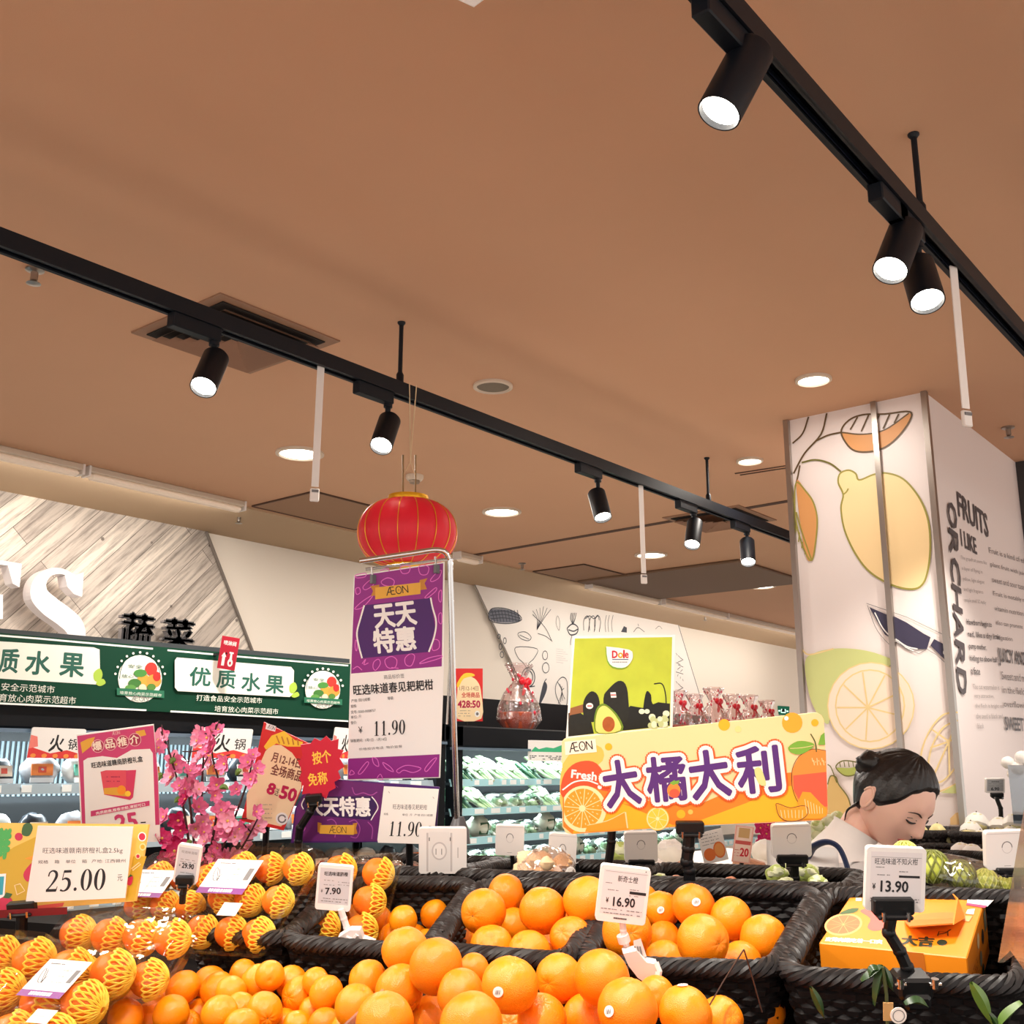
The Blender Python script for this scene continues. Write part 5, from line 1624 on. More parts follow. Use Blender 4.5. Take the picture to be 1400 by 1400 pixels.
# --- pink gift-box sign
B = Board((105, 1005), (209, 990), (112, 1135), (2.2, 2.2, 2.2))
root = thing('gift_box_sign', 'pink-bordered sign picturing an orange gift box, above the yellow board', 'sign', M=B.M)
PK = mat('sign_pink', (206, 64, 116), .5)
B.body(.004, WHT, outline=[(105, 1004), (210, 990), (216, 1060), (219, 1150), (112, 1155), (108, 1060)])
zE = lambda p: (p[0]/4, 850+p[1]/4)
B.poly([zE(p) for p in ((422, 625), (838, 568), (862, 830), (872, 1110), (450, 1140), (440, 900))], PK)
B.poly([zE(p) for p in ((456, 760), (480, 745), (560, 735), (640, 745), (720, 700), (820, 695), (836, 720), (850, 1120), (468, 1130))], WHT)
B.poly([zE(p) for p in ((440, 660), (480, 640), (520, 630), (500, 680), (450, 720))], mat('sign_gold', (230, 170, 60), .5)); B.poly([zE(p) for p in ((740, 600), (790, 590), (800, 620), (760, 630))], mat('sign_gold', (0, 0, 0)))
k_ = B.k
for (cx, cy), ch in zip(((535, 680), (605, 668), (672, 657), (738, 645)), '爆品推介'):
    B.k = k_
    B.ell(*zE((cx, cy)), 8.6, 9, mat('sign_rose', (240, 190, 190), .5)); B.ell(*zE((cx, cy)), 7.8, 8.2, mat('sign_wine', (170, 40, 80), .5))
    B.text(ch, zE((cx-24, cy+26)), zE((cx+24, cy+19)), 12, mat('sign_light', (250, 230, 210), .5), .03)
B.aeon(zE((615, 620)), zE((658, 614)), 4.5, mat('sign_rose', (0, 0, 0)), wd=.12)
B.text('旺选味道赣南脐橙礼盒', zE((503, 802)), zE((782, 765)), 8, INK, .02)
bx = mat('box_pink', (214, 60, 100), .5)
B.poly([zE(p) for p in ((550, 820), (745, 810), (728, 960), (712, 975), (570, 945))], bx); B.poly([zE(p) for p in ((550, 820), (580, 812), (690, 812), (690, 955), (570, 940))], mat('box_pink2', (226, 80, 96), .5))
B.poly([zE(p) for p in ((568, 910), (640, 905), (690, 930), (690, 955), (570, 942))], mat('sign_gold', (0, 0, 0))); B.ell(*zE((665, 920)), 6, 6.4, ORG, n=16); B.ell(*zE((700, 940)), 4, 4, YEL, n=14)
B.lines(146, 1062, 164, 1068, 2, mat('sign_wine', (0, 0, 0)), wd=1.4, seed=5)
B.poly([zE(p) for p in ((497, 1035), (818, 978), (818, 1005), (497, 1065))], PK); B.text('肉质脆嫩,橙香浓郁,清甜可口', zE((528, 1056)), zE((795, 1006)), 4.2, WHT, .02)
B.text('25', zE((640, 1098+45)), zE((755, 1095+30)), 21, PK, .05); B.stroke([zE((770, 1098)), zE((798, 1096))], 1.6, INK)
B.build('panel', root)
arm(root, [(165, 1140), (165, 1220)], 2.21, 9, 'post')

# --- yellow price board lower left
zF = lambda p: (p[0]/4.667, 1100+p[1]/4.667)
B = Board((-80, 1122), (204, 1127), (-80, 1240), (1.95, 1.86, 1.9))
root = thing('price_board', 'yellow board with vegetables and a white 25.00 card at the left edge', 'sign', M=B.M)
B.body(.006, mat('board_yellow', (236, 192, 92), .5), outline=[(-80, 1124), (0, 1125), (204, 1127), (196, 1175), (186, 1232), (86, 1240), (0, 1250), (-80, 1254)])

B.poly([zF(p) for p in ((-370, 420), (0, 330), (90, 270), (240, 200), (235, 610), (0, 650), (-370, 690))], mat('board_ochre', (206, 164, 40), .5))
B.poly([zF(p) for p in ((850, 330), (935, 330), (880, 500), (860, 615), (800, 615))], mat('board_ochre', (0, 0, 0)))
B.poly([zF(p) for p in ((-370, 705), (0, 672), (410, 625), (400, 650), (0, 702), (-370, 735))], mat('board_red', (226, 90, 80), .5))
RB = mat('radish_red', (200, 40, 76), .5); GR = mat('leaf_dark', (60, 96, 50), .5)
B.ell(*zF((120, 205)), 5.5, 5.5, RB, n=14); B.poly([zF(p) for p in ((140, 190), (150, 130), (190, 118), (210, 150), (185, 200))], GR, sm=3)
B.text('鲜', zF((-30, 340)), zF((48, 340)), 33, mat('fresh_green', (76, 170, 84), .5), .06)
B.poly([zF(p) for p in ((-100, 450), (40, 440), (30, 580), (10, 600), (-100, 600))], WHT); B.poly([zF(p) for p in ((-100, 465), (28, 458), (18, 575), (-100, 590))], mat('teal_print', (50, 160, 176), .5))
B.poly([zF(p) for p in ((0, 600), (60, 590), (80, 620), (50, 665), (0, 670))], RB, sm=3); B.poly([zF(p) for p in ((20, 595), (40, 560), (80, 570), (60, 600))], GR)
B.poly([zF(p) for p in ((160, 345), (230, 320), (210, 355))], ORG); B.poly([zF(p) for p in ((155, 430), (205, 370), (205, 400), (185, 490), (155, 470))], RB, sm=3)
B.stroke([zF(p) for p in ((95, 515), (110, 575), (160, 550), (130, 505))], 1.4, CREAM, closed=True)
B.ell(*zF((908, 205)), 5.8, 6.5, WHT, n=16); B.ell(*zF((908, 205)), 4.4, 5, RB, n=16); B.ell(*zF((912, 270)), 4.6, 5, CREAM, n=14); B.ell(*zF((912, 270)), 3, 3.4, mat('board_ochre', (0, 0, 0)), n=12)
B.ell(*zF((882, 330)), 3.6, 4, CREAM, n=12); B.ell(*zF((882, 330)), 2.4, 2.6, RB, n=10); B.stroke([zF(p) for p in ((840, 410), (890, 370), (900, 380), (850, 420))], 1.3, CREAM, closed=True); B.poly([zF(p) for p in ((810, 470), (850, 455), (840, 510), (815, 510))], RB, sm=3); B.poly([zF(p) for p in ((812, 470), (835, 445), (850, 455))], GR)
B.build('panel', root)
C_ = Board((51, 1128), (182, 1130), (36, 1232), (1.85, 1.835, 1.83))
C_.body(.002, PAPER, outline=[zF(p) for p in ((243, 135), (850, 140), (800, 595), (165, 625))])
C_.text('旺选味道赣南脐橙礼盒2.5kg', zF((272, 318)), zF((782, 315)), 8.5, INK); C_.text('规格    箱    单位    箱   产地: 江西赣州', zF((243, 378)), zF((800, 370)), 4.6, INK)
C_.serif('25.00', zF((285, 558)), zF((672, 545)), 27, INK, sh=.1); C_.text('元', zF((750, 488)), zF((782, 486)), 8, INK)
C_.build('price_card', root)
jaw(root, 30, 1240, 1.83, 38, 15, roll=.08)
arm(root, [(30, 1250), (28, 1300)], 1.83, 16, 'post')

# ================================================================== ELECTRONIC SHELF LABELS
EPA = mat('epaper_grey', (196, 194, 198), .45); EPW = mat('epaper_white', (222, 214, 214), .45)
def esl(TL, TR, BL, t, label, draw, scr=EPW, frame_m=WHITEP, rad=.005):
    B = Board(TL, TR, BL, t)
    root = thing('electronic_price_tag', label, 'price tag', M=B.M)
    B.body(.010, frame_m, rad)
    B.build('case', root)
    S = Board(TL, TR, BL, t)
    S.t2 = .005
    S.rect(.07, .07, .93, .86, scr, 'n')
    draw(S)
    S.build('screen', root)
    return root
def rows_small(S, y0, y1, x0, x1, n, seed):
    S.lines(x0, y0, x1, y1, n, GREYI, 'n', wd=.0012, seed=seed)
def d1690(S):
    S.text('新奇士橙', (.36, .27), (.76, .27), .11, INK, .01, sp='n')
    rows_small(S, .31, .31, .12, .25, 1, 1); rows_small(S, .43, .43, .15, .4, 1, 2); S.rect(.62, .42, .95, .47, INK, 'n'); rows_small(S, .39, .5, .62, .8, 2, 3)
    S.text('¥', (.17, .66), (.22, .66), .09, INK, .02, sp='n'); S.text('16.90', (.32, .71), (.75, .70), .16, INK, .03, sp='n')
    rows_small(S, .77, .84, .09, .9, 2, 7); S.lines(.36, .92, .62, .92, 1, INK, 'n', wd=.0022, seed=4, dens=1)
    S.stroke([(.1, .1), (.95, .1)], .0004, GREYI, 'n'); S.ell(.9, .045, .015, .012, GREYI, 'n', n=8)
root = esl((822, 1180), (890, 1188), (812, 1256), 1.565, 'white price tag on white clamp reading 16.90', d1690)
WC = mat('clamp_white', (226, 212, 207), .4)
arm(root, [(851, 1258), (852, 1272), (855, 1285), (857, 1300), (862, 1312)], 1.568, 9, 'stem', WC)
m = MB(); a, b = dep(851, 1278, 1.568), dep(854, 1288, 1.568); m.tube([a, b], .009, WC, 12); m.build('collar', root, smooth=True)
m = MB()
q = [dep(*p, 1.545) for p in ((852, 1304), (870, 1300), (884, 1316), (899, 1319), (899, 1341), (890, 1349), (872, 1337), (859, 1320))]
n_ = CF*-1
m.add([p for p in q]+[p+CF*.02 for p in q], [tuple(range(8))[::-1], tuple(range(8, 16))]+[(i, (i+1) % 8, 8+(i+1) % 8, 8+i) for i in range(8)], WC)
m.tube([dep(896, 1316, 1.55), dep(901, 1328, 1.545), dep(897, 1349, 1.54)], .005, WC, 8)
m.hull8([dep(866, 1286, 1.56), dep(876, 1283, 1.56), dep(884, 1308, 1.56), dep(868, 1310, 1.56)]+[p for p in (dep(866, 1286, 1.575), dep(876, 1283, 1.575), dep(884, 1308, 1.575), dep(868, 1310, 1.575))], WC)
o = m.build('clamp', root)
m = MB()
for i in range(3):
    m.tube([dep(868+i*3.4, 1294, 1.557), dep(871+i*3.6, 1309, 1.557)], .0012, GREYI, 5)
m.build('grip_slots', o)
def d1390(S):
    S.text('旺选味道不知火柑', (.14, .27), (.86, .26), .10, INK, .005, sp='n')
    rows_small(S, .31, .31, .15, .3, 1, 1); rows_small(S, .43, .43, .15, .4, 1, 2); S.rect(.55, .43, .9, .465, INK, 'n'); rows_small(S, .37, .37, .55, .7, 1, 3)
    S.text('¥', (.11, .655), (.16, .655), .09, INK, .02, sp='n'); S.text('13.90', (.25, .69), (.71, .69), .17, INK, .03, sp='n')
    rows_small(S, .80, .84, .08, .9, 2, 9); S.stroke([(.08, .15), (.92, .15)], .0004, GREYI, 'n')
root = esl((1184, 1156), (1265, 1159), (1180, 1243), 1.42, 'white price tag on black jointed clamp reading 13.90', d1390)
jaw(root, 1220, 1238, 1.412, 56, 22)
arm(root, [(1219, 1250), (1215, 1275), (1230, 1300), (1240, 1322), (1248, 1342)], 1.41, 17, 'jointed_arm')
m = MB()
Mx = frame(dep(1246, 1345, 1.40), CR, CU)
m.box((0, 0, 0), (.045, .028, .04), BLACKP, Mx, bev=.004); m.box((0, -.014, .012), (.034, .02, .03), BLACKP, Mx, bev=.004)
o = m.build('clamp', root)
m = MB()
for sx in (-1, 1):
    m.tube([Mx @ Vector((sx*.022, .004, .022)), Mx @ Vector((sx*.022, .016, .022))], .005, CHROME, 10); m.tube([Mx @ Vector((sx*.015, .008, .022)), Mx @ Vector((sx*.03, .008, .022))], .003, CHROME, 8)
m.build('spring', o, smooth=True)
def d790(S):
    S.text('旺选味道脐橙', (.2, .24), (.86, .22), .09, INK, .03, sp='n'); rows_small(S, .34, .44, .2, .5, 2, 4); rows_small(S, .36, .42, .6, .92, 2, 5)
    S.text('¥', (.13, .62), (.19, .62), .08, INK, sp='n'); S.text('7.90', (.27, .65), (.7, .62), .14, INK, .04, sp='n'); rows_small(S, .74, .8, .12, .9, 2, 6)
root = esl((436, 1180), (484, 1184), (426, 1241), 1.84, 'small grey price tag on white clamp, front of the small-orange basket', d790, EPA)
arm(root, [(466, 1243), (470, 1256), (474, 1268), (480, 1276)], 1.83, 9, 'stem', WC)
m = MB()
q = [dep(*p, 1.805) for p in ((462, 1282), (478, 1272), (492, 1272), (496, 1284), (512, 1290), (500, 1308), (488, 1310), (464, 1300))]
m.add([p for p in q]+[p+CF*.02 for p in q], [tuple(range(8))[::-1], tuple(range(8, 16))]+[(i, (i+1) % 8, 8+(i+1) % 8, 8+i) for i in range(8)], WC)
m.tube([dep(473, 1282, 1.80), dep(483, 1286, 1.80), dep(488, 1278, 1.80)], .004, WC, 6)
m.build('clamp', root)
def d2990(S):
    S.text('旺选味道橙', (.2, .22), (.86, .22), .07, GREYI, sp='n'); rows_small(S, .38, .44, .2, .85, 2, 4); S.text('¥', (.16, .57), (.24, .57), .06, INK, sp='n'); S.text('29.90', (.3, .6), (.8, .6), .13, INK, .04, sp='n'); rows_small(S, .72, .8, .2, .85, 2, 6)
root = esl((245, 1152), (277, 1157), (242, 1205), 1.86, 'narrow grey price tag in black clip reading 29.90 among packed oranges', d2990, EPA)
jaw(root, 253, 1203, 1.852, 24, 12)
arm(root, [(253, 1208), (250, 1222), (249, 1235)], 1.85, 9, 'stem')
def d690(S):
    S.lines(.3, .22, .7, .22, 1, INK, 'n', wd=.003, seed=4, dens=1); rows_small(S, .35, .5, .15, .9, 2, 4); S.text('6.90', (.28, .8), (.7, .8), .2, INK, .05, sp='n')
root = esl((1347, 1064), (1373, 1064), (1350, 1084), 4.0, 'distant grey price tag on black stem beside the column', d690, mat('epaper_dark', (160, 160, 162), .5))
jaw(root, 1363, 1087, 3.99, 17, 6)
arm(root, [(1362, 1090), (1368, 1105), (1369, 1121)], 4.0, 6, 'stem')
# backs of the tags that face the far side
def esl_back(TL, TR, BL, t, label, clip=None, post=None, detail='notch'):
    B = Board(TL, TR, BL, t)
    root = thing('electronic_price_tag', label, 'price tag', M=B.M, group=None)
    B.body(.014, WHITEP, .006)
    g = mat('case_line', (196, 188, 186), .5)
    if detail == 'dock':
        for a, b in ((.16, .2), (.66, .7)):
            B.rect(a, .1, b, .95, g, 'n')
        B.rect(.22, .08, .64, .95, mat('case_panel', (226, 220, 216), .4), 'n')
        B.ell(.43, .5, .16, .2, g, 'n'); B.ell(.43, .5, .13, .165, WHITEP, 'n')
        for dx in (-.07, .05):
            B.stroke([(.43+dx, .45), (.43+dx, .58)], .0012, INK, 'n', k=B.k+1)
        B.stroke([(.22, .2), (.22, .28)], .0016, INK, 'n', k=B.k+1); B.stroke([(.66, .2), (.66, .28)], .0016, INK, 'n', k=B.k+1)
        B.k += 1
        B.stroke([(.82, .42), (.82, .65)], .001, GREYI, 'n')
    else:
        B.stroke([(.5+.12*math.cos(a), .42-.15*math.sin(a)) for a in [math.pi*i/8 for i in range(9)]], .0016, GREYI, 'n'); B.stroke([(.5+.12*math.cos(a), .42+.15*math.sin(a)) for a in [math.pi*i/8 for i in range(9)]], .0008, g, 'n')
        B.stroke([(.42, .9), (.58, .9)], .0006, GREYI, 'n')
        B.stroke([(.03, .06), (.97, .06)], .0008, g, 'n')
    B.build('case', root)
    if clip:
        jaw(root, clip[0], clip[1], t-.006 if not isinstance(t, tuple) else t[0]-.006, clip[2], clip[3])
    if post:
        arm(root, post[0], t+.008 if not isinstance(t, tuple) else t[0]+.008, post[1], 'stem', post[2] if len(post) > 2 else None)
    return root
esl_back((573, 1131), (638, 1131), (577, 1193), 2.2, 'white price tag seen from behind, with round dock, at the foot of the chrome pole', None, ([(600, 1176), (597, 1188), (594, 1200)], 7, WC), 'dock')
esl_back((678, 1127), (717, 1128), (688, 1168), 2.35, 'white price tag seen from behind, left of the bagged ginger', None, ([(700, 1165), (702, 1195)], 6))
esl_back((751, 1138), (789, 1140), (760, 1190), 2.35, 'white price tag seen from behind, right of the bagged ginger', None, ([(788, 1180), (794, 1205)], 6))
esl_back((853, 1137), (898, 1136), (858, 1178), 2.3, 'white price tag in a black clip, under the left half of the orange banner', (877, 1180, 36, 10), ([(880, 1184), (880, 1215)], 9))
esl_back((1054, 1127), (1107, 1125), (1057, 1172), 2.1, 'white price tag in a black clip, under the right half of the orange banner', (1083, 1174, 42, 12), ([(1086, 1180), (1087, 1200), (1087, 1225)], 12))
esl_back((1345, 1136), (1402, 1134), (1348, 1188), 1.85, 'large white price tag seen from behind, cut off by the right photo edge', (1386, 1190, 50, 8), ([(1390, 1190), (1392, 1230)], 9))
# two paper signs behind the banner
B = Board((953, 1140), (986, 1132), (953, 1185), 2.5)
root = thing('paper_sign', 'white paper sign picturing a cut orange, behind the banner post', 'sign', M=B.M)
B.body(.002, PAPER)
B.lines(.1, .1, .8, .4, 4, GREYI, 'n', wd=.0015, seed=8); B.ell(.3, .72, .24, .2, mat('paper_orange', (230, 120, 60), .5), 'n'); B.ell(.72, .64, .24, .26, mat('paper_orange', (0, 0, 0)), 'n'); B.ell(.72, .64, .19, .21, mat('paper_flesh', (240, 160, 90), .5), 'n')
B.build('panel', root); arm(root, [(968, 1185), (978, 1200), (982, 1225)], 2.51, 6, 'post')
B = Board((1006, 1128), (1031, 1131), (1002, 1178), 2.6)
root = thing('paper_sign', 'small pale red sign reading 20, under the middle of the banner', 'sign', M=B.M)
B.body(.002, mat('pale_red', (240, 176, 160), .5)); B.rect(.08, .03, .92, .97, mat('pale_card', (246, 214, 196), .5), 'n'); B.rect(.2, .05, .8, .32, mat('card_ochre', (206, 164, 110), .5), 'n'); B.rect(.08, .4, .92, .5, mat('card_red', (206, 90, 84), .5), 'n')
B.text('20', (.4, .82), (.85, .82), .22, RED, .04, sp='n'); B.lines(.1, .66, .35, .82, 3, RED, 'n', wd=.0015, seed=3)
B.build('panel', root); arm(root, [(1015, 1178), (1010, 1192), (1008, 1225)], 2.61, 6, 'post')
# ================================================================== FRUIT STAND
WICK = mat('dark_wicker', (29, 22, 20), .5, spec=.4, var=.35, vscale=60)
WICK2 = mat('black_wicker', (24, 21, 22), .48, spec=.4, var=.35, vscale=60)
STAND = mat('stand_dark', (22, 18, 18), .8, spec=.2)
RN = (ZA-VA*.2).normalized()
RP0 = VA*1.66+ZA*1.17
def rim(px, py):
    return onp(px, py, RP0, RN)
root = thing('fruit_stand', 'dark sloping fruit stand that carries the baskets and bins', 'display stand', loc=uv(-.7, 1.8, 0))
m = MB()
def slab(u0, u1, v0, v1, zt0, zt1, zb):
    m.hull8([uv(u0, v0, zb), uv(u1, v0, zb), uv(u1, v1, zb), uv(u0, v1, zb), uv(u0, v0, zt0), uv(u1, v0, zt0), uv(u1, v1, zt1), uv(u0, v1, zt1)], STAND)
slab(-2.2, .9, 1.66, 2.06, .99, 1.07, 0)
slab(-2.2, .9, 2.06, 2.52, 1.10, 1.08, 0)
m.build('body', root)
m = MB(); slab(-2.2, .9, 1.0, 1.66, .93, .985, 0)
m.build('front_bin', root)
m = MB(); slab(-1.75, -1.22, 1.18, 1.70, .94, 1.11, .9); slab(-1.62, -1.06, 1.64, 2.10, 1.0, 1.16, .95)
m.build('riser', root)
m = MB(); m.hull8([dep(-120, 1262, 1.82), dep(92, 1250, 1.82), dep(92, 1250, 1.9), dep(-120, 1262, 1.9), dep(-120, 1250, 1.82), dep(92, 1240, 1.82), dep(92, 1240, 1.9), dep(-120, 1250, 1.9)], mat('dark_red_rail', (120, 22, 34), .4))
m.build('red_rail', root)

def basket(name, FL, FR, BR, BL, label, depth=.13, w_=WICK, twist=17, rows=10, rr=.0112):
    C = [Vector(p) for p in (FL, FR, BR, BL)]
    cen = sum(C, Vector())/4
    # rounded outline
    out = []
    rad = .05
    for i in range(4):
        a, b, c = C[i-1], C[i], C[(i+1) % 4]
        p, q = b+(a-b).normalized()*rad, b+(c-b).normalized()*rad
        for j in range(7):
            t = j/6
            out.append(p*(1-t)**2+b*2*t*(1-t)+q*t*t)
    # resample evenly
    L = [0]
    n = len(out)
    for i in range(n):
        L.append(L[-1]+(out[(i+1) % n]-out[i]).length)
    N = 150
    path = []
    for k in range(N):
        s = L[-1]*k/N
        i = max(0, min(n-1, int(np.searchsorted(L, s, side='right'))-1))
        t = (s-L[i])/max(1e-9, L[i+1]-L[i])
        path.append(out[i]*(1-t)+out[(i+1) % n]*t)
    ctr = Vector((cen.x, cen.y, 0))
    root = thing(name, label, 'basket', loc=cen-Vector((0, 0, depth)))
    def side(i):
        t = (path[(i+1) % N]-path[i-1]).normalized()
        return t.cross(RN).normalized()
    SD = [side(i) for i in range(N)]
    # rolled rim: strands wound round the edge
    m = MB()
    ns = 6
    for s_ in range(ns):
        P = []
        K = N*2
        for k in range(K):
            i = k/2
            a, b = int(i) % N, (int(i)+1) % N
            p = path[a].lerp(path[b], i-int(i)); sd = SD[a]
            ang = 2*math.pi*(k/K*twist+s_/ns)
            P.append(p+sd*math.cos(ang)*rr*1.15+RN*math.sin(ang)*rr*.75)
        m.tube(P, rr*.48, w_, 6, closed=True)
    m.build('rim', root, smooth=True)
    # woven wall
    m = MB()
    for r in range(rows):
        z = -.010-(depth-.016)*r/rows
        k_ = 1-.02*r*.6
        P = []
        for i in range(N):
            p = path[i]
            q = ctr+(Vector((p.x, p.y, 0))-ctr)*k_
            off = .0042*math.sin(math.pi*(i*.55)+(math.pi if r % 2 else 0))
            P.append(Vector((q.x, q.y, p.z))+RN*z+SD[i]*off)
        m.tube(P, .0072, w_, 5, closed=True)
    for i in range(0, N, 4):
        p = path[i]
        q = ctr+(Vector((p.x, p.y, 0))-ctr)*(1-.02*rows*.6)
        m.tube([Vector((p.x, p.y, p.z))-RN*.008, Vector((q.x, q.y, p.z))-RN*(depth-.012)], .0042, w_, 5)
    m.build('woven_wall', root, smooth=True)
    m = MB()
    P = []
    for i in range(0, N, 3):
        p = path[i]; q = ctr+(Vector((p.x, p.y, 0))-ctr)*(1-.02*rows*.55)
        P.append(Vector((q.x, q.y, p.z))-RN*(depth-.014))
    n2 = len(P)
    m.add(P+[p-RN*.006 for p in P], [tuple(range(n2)), tuple(range(2*n2-1, n2-1, -1))]+[(i, (i+1) % n2, n2+(i+1) % n2, n2+i) for i in range(n2)], w_)
    m.build('bottom', root)
    return root
basket('wicker_basket', rim(258, 1275), rim(388, 1286), rim(470, 1205), rim(330, 1197), 'dark wicker basket that holds the upper packs of netted oranges')
basket('wicker_basket', rim(386, 1288), rim(580, 1303), rim(648, 1208), rim(484, 1206), 'dark wicker basket of small oranges behind the 7.90 tag')
basket('wicker_basket', rim(592, 1299), rim(776, 1315), rim(838, 1212), rim(656, 1209), 'dark wicker basket of navel oranges left of the 16.90 tag')
basket('wicker_basket', rim(797, 1318), rim(1058, 1327), rim(1118, 1220), rim(850, 1213), 'dark wicker basket of stickered oranges right of the 16.90 tag', w_=WICK2)
basket('wicker_basket', rim(1068, 1334), rim(1398, 1350), rim(1412, 1228), rim(1130, 1222), 'dark wicker basket that holds the orange carton', w_=WICK2)
def flat(u, v, z=1.243):
    return uv(u, v, z)
for u0, u1, lab in ((-1.30, -.99, 'dark wicker basket behind the small oranges, under the clear egg-style tray'), (-.97, -.65, 'dark wicker basket behind the navel oranges, under the bagged ginger'), (-.63, -.21, 'dark wicker basket behind the stickered oranges, beside the banner post'), (-.19, .22, 'dark wicker basket behind the orange carton, under the green netted fruit')):
    basket('wicker_basket', flat(u0, 2.085), flat(u1, 2.085), flat(u1, 2.40), flat(u0, 2.40), lab, rows=8, depth=.11)

# ------------------------------------------------------------------ citrus
def peel(name, c1, c2, rough=.32):
    m = bpy.data.materials.new(name); m.use_nodes = True
    nt = m.node_tree; b = nt.nodes['Principled BSDF']; L = nt.links.new
    tc = nt.nodes.new('ShaderNodeTexCoord'); oi = nt.nodes.new('ShaderNodeObjectInfo')
    n = nt.nodes.new('ShaderNodeTexNoise'); n.inputs['Scale'].default_value = 1.6; n.inputs['Detail'].default_value = 3
    ad = nt.nodes.new('ShaderNodeVectorMath'); ad.operation = 'ADD'
    L(tc.outputs['Object'], ad.inputs[0]); L(oi.outputs['Random'], ad.inputs[1]); L(ad.outputs[0], n.inputs['Vector'])
    a2 = nt.nodes.new('ShaderNodeMath'); a2.operation = 'MULTIPLY_ADD'; a2.inputs[1].default_value = .5
    sb = nt.nodes.new('ShaderNodeMath'); sb.operation = 'MULTIPLY'; sb.inputs[1].default_value = .55
    L(oi.outputs['Random'], sb.inputs[0]); L(n.outputs['Fac'], a2.inputs[0]); L(sb.outputs[0], a2.inputs[2])
    mx = nt.nodes.new('ShaderNodeMix'); mx.data_type = 'RGBA'
    mx.inputs['A'].default_value = (*s2l(c1), 1); mx.inputs['B'].default_value = (*s2l(c2), 1)
    L(a2.outputs[0], mx.inputs['Factor']); L(mx.outputs['Result'], b.inputs['Base Color'])
    b.inputs['Roughness'].default_value = rough
    b.inputs['Subsurface Weight'].default_value = .12
    b.inputs['Subsurface Radius'].default_value = (.3, .1, .02)
    b.inputs['Subsurface Scale'].default_value = .1
    v = nt.nodes.new('ShaderNodeTexVoronoi'); v.inputs['Scale'].default_value = 26
    L(tc.outputs['Object'], v.inputs['Vector'])
    bp = nt.nodes.new('ShaderNodeBump'); bp.inputs['Strength'].default_value = .16; bp.inputs['Distance'].default_value = .02
    L(v.outputs['Distance'], bp.inputs['Height']); L(bp.outputs['Normal'], b.inputs['Normal'])
    return m
PEEL = peel('navel_peel', (246, 124, 7), (251, 148, 16))
PEELM = peel('mandarin_peel', (249, 134, 8), (252, 156, 18), .27)
PEELP = peel('packed_peel', (244, 116, 24), (248, 136, 32), .27)
STEM = mat('stem_button', (120, 128, 60), .6); STEM2 = mat('navel_scar', (150, 96, 30), .7)
STICK = mat('fruit_sticker', (246, 238, 230), .45); STK2 = mat('sticker_print', (60, 60, 76), .5)
FOAM = mat('yellow_foam', (254, 216, 70), .55, sss=.1)
def fruit_mesh(mb, m_, seed, sc=(1, 1, .95), ridge=0, nu=32, nv=22):
    P, F = [], []
    for i in range(nv+1):
        th = math.pi*i/nv
        for k in range(nu):
            q = 2*math.pi*k/nu
            d = Vector((math.sin(th)*math.cos(q), math.sin(th)*math.sin(q), math.cos(th)))
            r = 1+.035*mnoise.noise(d*1.3+Vector((seed*5.1, 0, seed)))+.012*mnoise.noise(d*3+Vector((seed, seed*2, 0)))
            r -= .10*math.exp(-(th/.16)**2)+.06*math.exp(-((math.pi-th)/.2)**2)
            r += ridge*math.cos(9*q+seed)*math.exp(-((th-.3)/.22)**2)
            P.append(Vector((d.x*sc[0], d.y*sc[1], d.z*sc[2]))*r)
    for i in range(nv):
        for k in range(nu):
            l = (k+1) % nu
            F.append((i*nu+k, i*nu+nu+k, i*nu+nu+l, i*nu+l))
    mb.add(P, F, m_)
def patch(mb, axis, ra, rb, m_, R=1.012, n=18, rot=0):
    """small round sticker lying on the unit fruit around axis"""
    a = Vector(axis).normalized(); e1 = a.orthogonal().normalized(); e2 = a.cross(e1)
    c, s_ = math.cos(rot), math.sin(rot)
    e1, e2 = e1*c+e2*s_, e2*c-e1*s_
    P = [a*R]
    for i in range(n):
        q = 2*math.pi*i/n
        P.append((a+e1*ra*math.cos(q)+e2*rb*math.sin(q)).normalized()*R)
    mb.add(P, [(0, 1+i, 1+(i+1) % n) for i in range(n)], m_)
